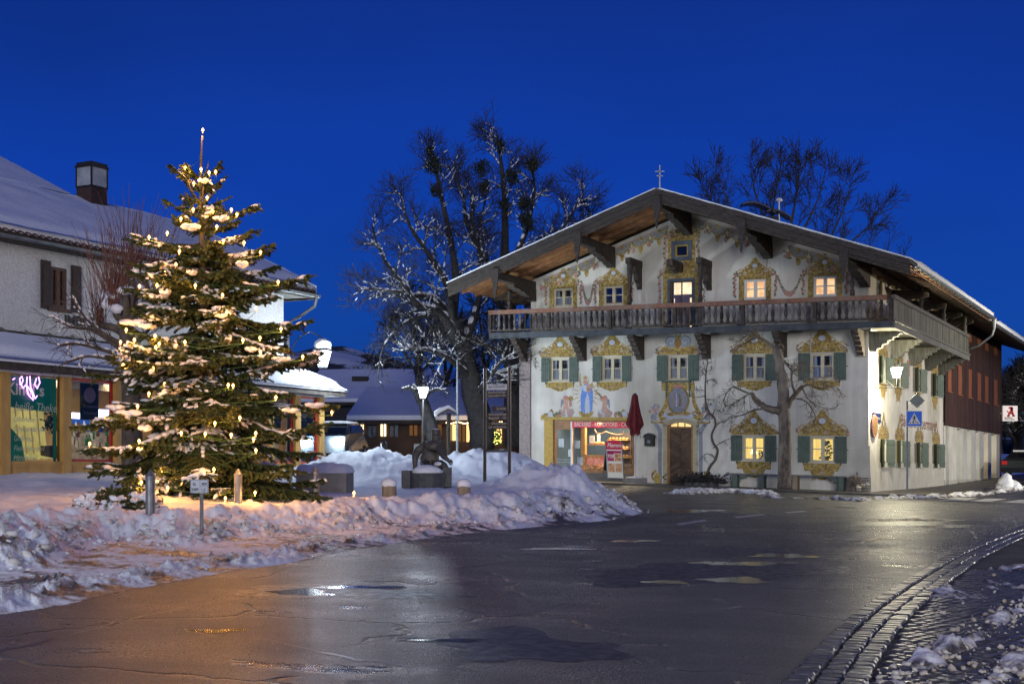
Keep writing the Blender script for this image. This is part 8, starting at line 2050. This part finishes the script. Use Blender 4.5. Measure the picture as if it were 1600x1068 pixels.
LP = [(120+x/3.3375, 180+y/3.3375) for x, y in c3]+[(120+x/3.3375, 480+y/3.3375) for x, y in c4]+[(553, 770), (348, 795), (262, 762)]
m_bulb = emat('fairy bulb', (1.0, .46, .13), 7.0)
fl = thing('fairy_lights', (fx, DF-.02, ftop-.02), 'string of warm candle shaped fairy lights wound through the snowy fir', 'fairy lights')
mb = MB(); mb.lathe((0, 0, 0), [(.006, -.03), (.017, -.012), (.018, .012), (.010, .035), (.002, .05)], 6); me_l = bpy.data.meshes.new('bulb'); me_l.from_pydata(mb.v, [], mb.f); me_l.materials.append(m_bulb); me_l.update()
mb = MB(); mb.lathe((0, 0, 0), [(.010, -.07), (.010, -.03)], 6); me_k = bpy.data.meshes.new('socket'); me_k.from_pydata(mb.v, [], mb.f); me_k.materials.append(m_brownsh); me_k.update()
cab = MB(); prev = None; LPs = []
for px, py in LP:
    R = frad(zof(py, DF))*.98; dx = at(px, DF)-fx; dd = -math.sqrt(max(0, R*R-dx*dx))*rg.uniform(.75, .98); d_ = DF+dd
    if py < 240: d_ = DF
    if px > 540: d_ = 24.0
    LPs.append((at(px, d_), d_, zof(py, d_)))
for p in LPs:
    o = link_mesh('bulb', me_l, fl, p); o.scale = (1.35, 1.35, .80); link_mesh('socket', me_k, o, p)
    lamp_point('bulb_light', (p[0], p[1]-.05, p[2]-.045), 8.0, (1.0, .44, .11), .012, fl)
order = sorted(range(len(LPs)-3), key=lambda i: -LPs[i][2])
for a, b in zip(order, order[1:]):
    p, q = Vector(LPs[a])-Vector((0, -.05, .05)), Vector(LPs[b])-Vector((0, -.05, .05)); m = p.lerp(q, .5)+Vector((0, .35, -.08)); cab.tube([p, m, q], .004, 3, cap=False)
build(cab, 'cable', m_leafd, fl)
# low snowy branches at its foot
hs = []; 
hd_ = thing('low_juniper', (at(195, 21.5), 21.5, gz(at(195, 21.5), 21.5)), 'low snow covered evergreen spreading left of the fir foot', 'bush')
for k in range(110):
    px = rg.uniform(130, 246); d_ = rg.uniform(20.6, 22.6); x = at(px, d_); z = gz(x, d_)+rg.uniform(.02, .20)*math.sin(PI*min(1, max(0, (px-125)/130))); hs += [(Vector((x, d_, z)), Vector((rg.gauss(0, .6), rg.gauss(0, .6), rg.uniform(-.1, .5))).normalized(), rg.uniform(.10, .2)) for _ in range(5)]
place_shoots('needles', hs, m_needle, hd_, 1.2); snow_on_shoots('needle_snow', hs, hd_, .3, 9, 1.9, .8)

# ------------------------------------------------------------------ background: hall, houses, hill, trees, cars
def simple_house(name, label, px0, px1, d, eave_py, ridge_py, dback, base_py, wall, lit=(), chim=None, group=None):
    x0, x1 = at(px0, d), at(px1, d); ze = zof(eave_py, d); zr = zof(ridge_py, d+dback); zb = min(zof(base_py, d), .3)-1.5
    t = thing(name, ((x0+x1)/2, d+2, zb), label, 'house', group); mb = MB(); mb.box(x0+.5, x1-.5, d+.9, d+2*dback-.8, zb, ze-.15); build(mb, 'wall', wall, t)
    mb = MB(); mb.prism([(x0, d, ze), (x0, d+dback, zr), (x0, d+2*dback, ze), (x0, d+2*dback, ze-.2), (x0, d, ze-.2)], (x1-x0, 0, 0)); rf = build(mb, 'roof', m_wood_dark, t)
    mb = MB(); n = 30
    def zz(i, j): return .05+.25+.06*math.sin(i*.8+j)
    mb.prism([(x0-.1, d-.1, ze+.01), (x0-.1, d-.05, ze+.25), (x0-.1, d+dback, zr+.30), (x0-.1, d+2*dback, ze+.28), (x0-.1, d+2*dback, ze+.01), (x0-.1, d+dback, zr+.01)], (x1-x0+.2, 0, 0)); build(mb, 'roof_snow', m_snow, rf)
    if chim:
        cx_ = at(chim[0], d+dback*.6); mb = MB(); yy_ = d+dback*.6; mb.box(cx_-chim[3], cx_+chim[3], yy_-.4, yy_+.4, zof(chim[2], yy_)-1, zof(chim[1], yy_)); build(mb, 'chimney', m_barkd, rf)
    for (a, b, c, e, mm) in lit:
        mb = MB(); yy_ = d+.86; mb.box(at(a, yy_), at(b, yy_), yy_-.02, yy_+.035, zof(e, yy_), zof(c, yy_)); w_ = build(mb, 'window', mm, t)
        mb = MB(); xm = at((a+b)/2, yy_); mb.box(xm-.03, xm+.03, yy_-.06, yy_-.02, zof(e, yy_), zof(c, yy_)); mb.box(at(a, yy_)-.05, at(b, yy_)+.05, yy_-.07, yy_-.02, zof(c, yy_), zof(c, yy_)+.08); build(mb, 'frame', m_wood_dark, w_)
    return t
m_hall = mat('brown hall boarding', (.10, .055, .03), (.06, .035, .022), 1.5, .8); m_litf = emat('lit shop window', (1, .62, .22), 1.6); m_dimf = emat('dim window', (.5, .22, .08), .25); m_gl = emat('glowing entrance', (1, .78, .40), 2.6); m_blf = mat('blue dusk window', (.03, .05, .09), rough=.2)
simple_house('long_hall', 'long low hall with a snowy roof and warm lit shop windows behind the street lamp', 545, 1080, 66, 656, 612, 9, 690, m_hall,
    [(564, 568, 660, 682, m_gl), (595, 603, 662, 681, m_gl), (575, 588, 664, 682, m_blf), (610, 622, 664, 682, m_blf), (640, 652, 664, 680, m_dimf), (658, 672, 664, 680, m_dimf), (676, 690, 663, 680, m_dimf), (700, 712, 659, 688, m_litf), (716, 727, 662, 690, m_dimf), (729, 740, 659, 690, m_litf), (776, 784, 664, 690, m_litf), (806, 814, 658, 668, m_litf)])
simple_house('background_house', 'snow roofed house with a dark chimney beyond the long hall', 470, 700, 84, 628, 583, 9, 680, mat('dark far wall', (.05, .05, .055), rough=.9), chim=(563, 588, 612, .55))
simple_house('background_house', 'far house with a blue snowy roof left of the tall trees', 690, 860, 96, 630, 590, 9, 680, mat('grey far wall', (.06, .06, .07), rough=.9))
# fairy lights along the hall eave and a small lit shrub
sl_ = thing('light_chain', (at(720, 65.5), 65.5, zof(660, 65.5)), 'row of tiny warm lights under the eave of the long hall', 'fairy lights'); mb = MB()
for k in range(34): p = 698+k*3.6; mb.box(at(p, 65.6)-.03, at(p, 65.6)+.03, 65.5, 65.56, zof(661+1.2*math.sin(k), 65.6), zof(659.4+1.2*math.sin(k), 65.6))
build(mb, 'bulb_row', emat('tiny warm bulbs', (1, .62, .25), 12), sl_)
ls = thing('lit_shrub', (at(779, 60), 60, .5), 'small round shrub covered in yellow lights seen between the sign posts', 'shrub'); mb = MB(); mb2 = MB(); rg = random.Random(2)
for k in range(70):
    p = Vector((at(777, 58)+rg.uniform(-.15, .15), 58+rg.gauss(0, .1), zof(684, 58)+rg.uniform(-.28, .28))); mb.box(p.x-.012, p.x+.012, p.y-.02, p.y+.02, p.z-.012, p.z+.012)
    v = rvec(rg)*.14; mb2.poly([p-v, p+v.orthogonal()*.6, p+v])
build(mb, 'bulb_row', emat('yellow bulbs', (1, .75, .15), 7), ls); build(mb2, 'leaves', m_leafd, ls, kind='stuff')
# small shelter roof on a post, flag pole, annex at the left of the farmhouse
d = 50.0; x = at(701, d); t = thing('roofed_post', (x, d, .3), 'wooden post with a tiny snow covered gable roof beside the flag pole', 'signpost'); mb = MB(); mb.tube([(x, d, -.5), (x, d, zof(645, d))], .09, 7); build(mb, 'post', m_wood_dark, t)
mb = MB(); zt = zof(640, d); mb.prism([(x-.42, d-.3, zt-.20), (x, d-.3, zt+.05), (x+.34, d-.3, zt-.18), (x+.34, d-.3, zt-.23), (x, d-.3, zt-.01), (x-.42, d-.3, zt-.25)], (0, .6, 0)); rr = build(mb, 'roof', m_wood_dark, t)
mb = MB(); mb.tube([(x-.50, d, zt-.26), (x-.50, d, zt-.14), (x-.34, d, zt-.02), (x, d, zt+.12), (x+.3, d, zt-.08)], [.05, .10, .11, .08, .03], 8); build(mb, 'snow_cap', m_snow_f, rr, smooth=True)
x, d = at(714.5, 56), 56; mb = MB(); mb.tube([(x, d, 0), (x, d, zof(562, d))], [.07, .04], 7); tag(build(mb, 'flag_pole', m_steel), 'slim pale flag pole without a flag left of the leaning tree', 'flag pole')
an = thing('annex_roof', H(UL-1.2, 2.5, 0), 'low snow covered lean-to roof against the left wall of the farmhouse', 'shed')
mb = MB(); 
za_ = FU(826, 566, 1.5)[1]; zb_2 = FU(786, 586, 1.5)[1]; u_l = FU(784, 590, 1.5)[0]
mb.add([H(u_l, 1.0, zb_2), H(UL-.02, 1.0, za_), H(UL-.02, 6, za_), H(u_l, 6, zb_2), H(u_l, 1.0, zb_2-.35), H(UL-.02, 1.0, za_-.35), H(UL-.02, 6, za_-.35), H(u_l, 6, zb_2-.35)], [(0, 1, 2, 3), (4, 5, 1, 0), (7, 6, 5, 4), (3, 7, 4, 0)]); hb(mb, UL-.3, UL-.02, 1.2, 6, 0, za_-.36); ar = build(mb, 'roof', m_wood_dark, an)
mb = MB(); mb.add([H(u_l-.05, .95, zb_2+.01), H(UL-.03, .95, za_+.01), H(UL-.03, 6, za_+.01), H(u_l-.05, 6, zb_2+.01), H(u_l+.02, 1.0, zb_2+.2), H(UL-.03, 1.0, za_+.2), H(UL-.03, 6, za_+.2), H(u_l+.02, 6, zb_2+.2)], [(0, 1, 5, 4), (4, 5, 6, 7), (3, 0, 4, 7)]); build(mb, 'roof_snow', m_snow, ar)
# pollard beside the lamp and dark background trees
PP_ = dict(PB); PP_.update(n=[0, 5, 5, 4, 0], len=[3, 1.4, .9, .5], rmin=.012, snow_t=.05, snow_p=.8, rc=[.2, .05, .02, .012])
guided('pollard_tree', 57.0, [([(681, 700, 0), (672, 660, 0), (662, 630, 0), (650, 612, 0)], .36, .18, 0), ([(650, 612, 0), (640, 606, 0), (628, 608, 0)], .13, .06, 3), ([(656, 620, 0), (652, 610, 0), (645, 602, 0)], .14, .07, 3), ([(664, 632, 0), (668, 616, 0), (682, 608, 0), (694, 610, 0)], .10, .05, 2), ([(664, 632, 0), (662, 610, 0), (668, 600, 0)], .08, .04, 2)], PP_, 9, 'leaning old pollard with snowy stubs left of the lamp post')
PD = dict(PB); PD.update(n=[0, 8, 6, 3, 0], rmin=.022)
for px, d, top, sd_, lab in ((655, 75, 470, 1, 'dark bare tree behind the lamp post'), (700, 80, 500, 2, 'dark bare tree between the lamp post and the leaning trunk'), (598, 95, 560, 3, 'small far bare tree above the hall roof'), (760, 84, 480, 4, 'dark bare tree behind the direction sign')):
    guided('bare_tree', d, [([(px, 690, 0), (px+2, 640, 0), (px-2, (top+690)/2, 0)], .3, .2, 0), ([(px-2, (top+690)/2, 0), (px-8, top+40, 0), (px-14, top, 0)], .16, .03, 1), ([(px-2, (top+690)/2, 0), (px+12, top+50, 0), (px+20, top+10, 0)], .16, .03, 1), ([(px-2, (top+700)/2, 0), (px-30, top+70, 0), (px-45, top+50, 0)], .12, .03, 1), ([(px-1, (top+700)/2, 0), (px+30, top+80, 0), (px+45, top+60, 0)], .12, .03, 1)], PD, 30+sd_, lab, group='bare trees behind the hall')
# trees at the far right beyond the barn
for px, d, top, sd_, lab in ((1588, 88, 570, 1, 'snowy bare tree between the barn and the frame edge'), (1625, 84, 540, 2, 'snowy bare tree farther right beyond the parked car')):
    guided('bare_tree', d, [([(px, 735, 0), (px+2, 690, 0), (px, 650, 0)], .4, .25, 0)]+[([(px, 650+k*8, 0), (px+(-1)**k*(12+5*k), 620+k*6, -.5), (px+(-1)**k*(20+9*k), top+30+14*k, -1)], .16, .03, 1) for k in range(6)], PP_ if sd_ > 5 else dict(PB, rmin=.02, snow_p=.8, snow_t=.06), 50+sd_, lab)
# hill
def hill():
    nx, ny = 160, 60; X = np.linspace(-700, 900, nx); KS = 3.2; Y = np.linspace(260, 900, ny); XX, YY = np.meshgrid(X, Y); t = (YY-260)/640
    base = 55*sst(0, 1, t)+9*fbm(XX, YY, .006, 4)*8*t; shape = .55+.75*np.exp(-((XX/YY+.15)/.14)**2)+.15*fbm(XX, YY, .004, 3)*4
    Z = np.maximum(base*shape*.78, 0)-1; V = np.stack([XX*KS, YY*KS, Z*KS], -1).reshape(-1, 3)
    m = bpy.data.materials.new('wooded snowy slope'); m.use_nodes = True; t_ = m.node_tree; b = t_.nodes['Principled BSDF']; tcn = t_.nodes.new('ShaderNodeTexCoord')
    c = _mix(t_, (.55, .60, .70), (.018, .024, .026), _range(t_, _noise(t_, tcn.outputs['Object'], .0042, 8, .65), .46, .50)); t_.links.new(c, b.inputs['Base Color']); b.inputs['Roughness'].default_value = .9
    build_np('hill', V, grid_faces(ny, nx), m, kind='structure', smooth=True)
    rgn = np.random.RandomState(2); n = 16000; y = 270+rgn.rand(n)*330; x = y*(-.50+rgn.rand(n)*.95)
    keep = fbm(x, y, .013, 4) > -.02; x, y = x[keep], y[keep]
    tt = (y-260)/640; z = np.maximum((55*sst(0, 1, tt)+9*fbm(x, y, .006, 4)*8*tt)*(.55+.75*np.exp(-((x/y+.15)/.14)**2)+.15*fbm(x, y, .004, 3)*4), 0)-1
    x, y, z = x*KS, y*KS, z*KS*.78; n = len(x); h = 8+9*rgn.rand(n); r = h*.20; k = 5; an = np.arange(k)*2*PI/k
    ring = np.stack([x[:, None]+r[:, None]*np.cos(an), y[:, None]+r[:, None]*np.sin(an), np.repeat(z[:, None], k, 1)], -1); tip = np.stack([x, y, z+h], -1)[:, None]
    V = np.concatenate([ring, tip], 1).reshape(-1, 3); f = np.array([(i, (i+1) % k, k) for i in range(k)]); Fc = (f[None]+(np.arange(n)*(k+1))[:, None, None]).reshape(-1, 3)
    build_np('far_forest', V, Fc, mat('far conifers', (.012, .018, .018), (.03, .038, .04), .2, .9), kind='stuff')
hill()
# parked car at the right
def car(name, P, rot, m, label, s=1.0, lights=False):
    t = thing(name, P, label, 'car'); c, sn_ = math.cos(rot), math.sin(rot)
    def T(x, y, z): return (P[0]+(x*c-y*sn_)*s, P[1]+(x*sn_+y*c)*s, P[2]+z*s)
    side = [(-2.1, .35), (-2.15, .75), (-1.95, 1.0), (-1.35, 1.08), (-.75, 1.50), (.9, 1.55), (1.75, 1.15), (2.1, 1.0), (2.15, .6), (2.05, .32)]
    mb = MB(); n = len(side)
    def ring(y, k): return [T(x, y*(1 if z < 1.1 else .84), z) for x, z in side]
    a = ring(-.88, 1); b = ring(.88, 1); mb.add(a+b, [tuple(range(n-1, -1, -1)), tuple(range(n, 2*n))]+[(i, (i+1) % n, n+(i+1) % n, n+i) for i in range(n)]); build(mb, 'body', m, t)
    for sy in (-1, 1):
        mb = MB(); g_ = [(-1.15, 1.12), (-.68, 1.44), (.85, 1.48), (1.45, 1.16)]; L = [T(x, sy*(.80 if z > 1.3 else .885), z) for x, z in g_]; mb.prism(L, tuple(Vector(T(0, sy*.02, 0))-Vector(T(0, 0, 0)))); build(mb, 'side_window', m_carg, t)
        for x in (-1.35, 1.35):
            mb = MB(); mb.tube([T(x, sy*.72, .33), T(x, sy*.90, .33)], .33*s, 14); w = build(mb, 'wheel', m_tyre, t); mb = MB(); mb.tube([T(x, sy*.90, .33), T(x, sy*.915, .33)], .19*s, 10); build(mb, 'rim', m_steel, w)
    mb = MB(); mb.poly([T(-1.33, -.72, 1.11), T(-1.33, .72, 1.11), T(-.80, .66, 1.49), T(-.80, -.66, 1.49)]); build(mb, 'windscreen', m_carg, t); mb = MB(); mb.poly([T(1.72, -.72, 1.19), T(1.72, .72, 1.19), T(.97, .66, 1.53), T(.97, -.66, 1.53)]); build(mb, 'rear_window', m_carg, t)
    for sy in (-.66, .66):
        mb = MB(); mb.box(-2.2, -2.10, sy-.20, sy+.20, .64, .88, T); build(mb, 'headlight', emat('headlight', (.80, .95, 1), 1900) if lights else m_white, t)
        mb = MB(); mb.box(2.10, 2.17, sy-.15, sy+.15, .78, .98, T); build(mb, 'tail_light', m_red, t)
    mb = MB(); mb.box(-.9, 1.0, -.66, .66, 1.50, 1.60, T); build(mb, 'roof_snow', m_snow_f, t); return t
y = 74.0; x = at(1612, y); car('parked_car', (x, y, zof(746, y)), math.radians(225), m_carp, 'dark parked car beyond the far end of the barn')
y = 56.0; x = at(524, y); car('arriving_car', (x, y, gz(x, y)+.25), math.radians(84), m_carp, 'car arriving behind the snack bar with dazzling white headlights', 1.1, True)
# heap of shovelled snow by the barn corner and a litter bin + bollard in the yard
mb = MB()
yy_ = 60.0; 
for k_ in range(14): mb.blob((at(1572+random.uniform(-5, 11), yy_), yy_+random.uniform(-.3, .3), g(20, 60)+random.uniform(-.1, .42)*(1 if k_ < 8 else .3)), (random.uniform(.2, .42), .35, random.uniform(.15, .36)), k_, .22, 10, 7)
o = build(mb, 'snow_heap', m_snow, smooth=True); tag(o, 'heap of shovelled snow at the far corner of the barn', 'snow heap')
y = 47.0; x = at(600, y); mb = MB(); mb.lathe((x, y, gz(x, y)-.2), [(.09, 0), (.09, .9), (.12, .92), (.12, 1.05), (.02, 1.15)], 8); tag(build(mb, 'light_bollard', m_iron), 'small dark bollard in the cleared yard path', 'bollard')
y = 44.0; x = at(652, y); mb = MB(); mb.box(x-.11, x+.11, y-.1, y+.1, gz(x, y)-.3, zof(693, y)); tag(build(mb, 'electric_box', m_conc), 'small grey service box at the foot of the lamp post', 'box')
# shop window of the snack bar corner: bright cold light on the yard
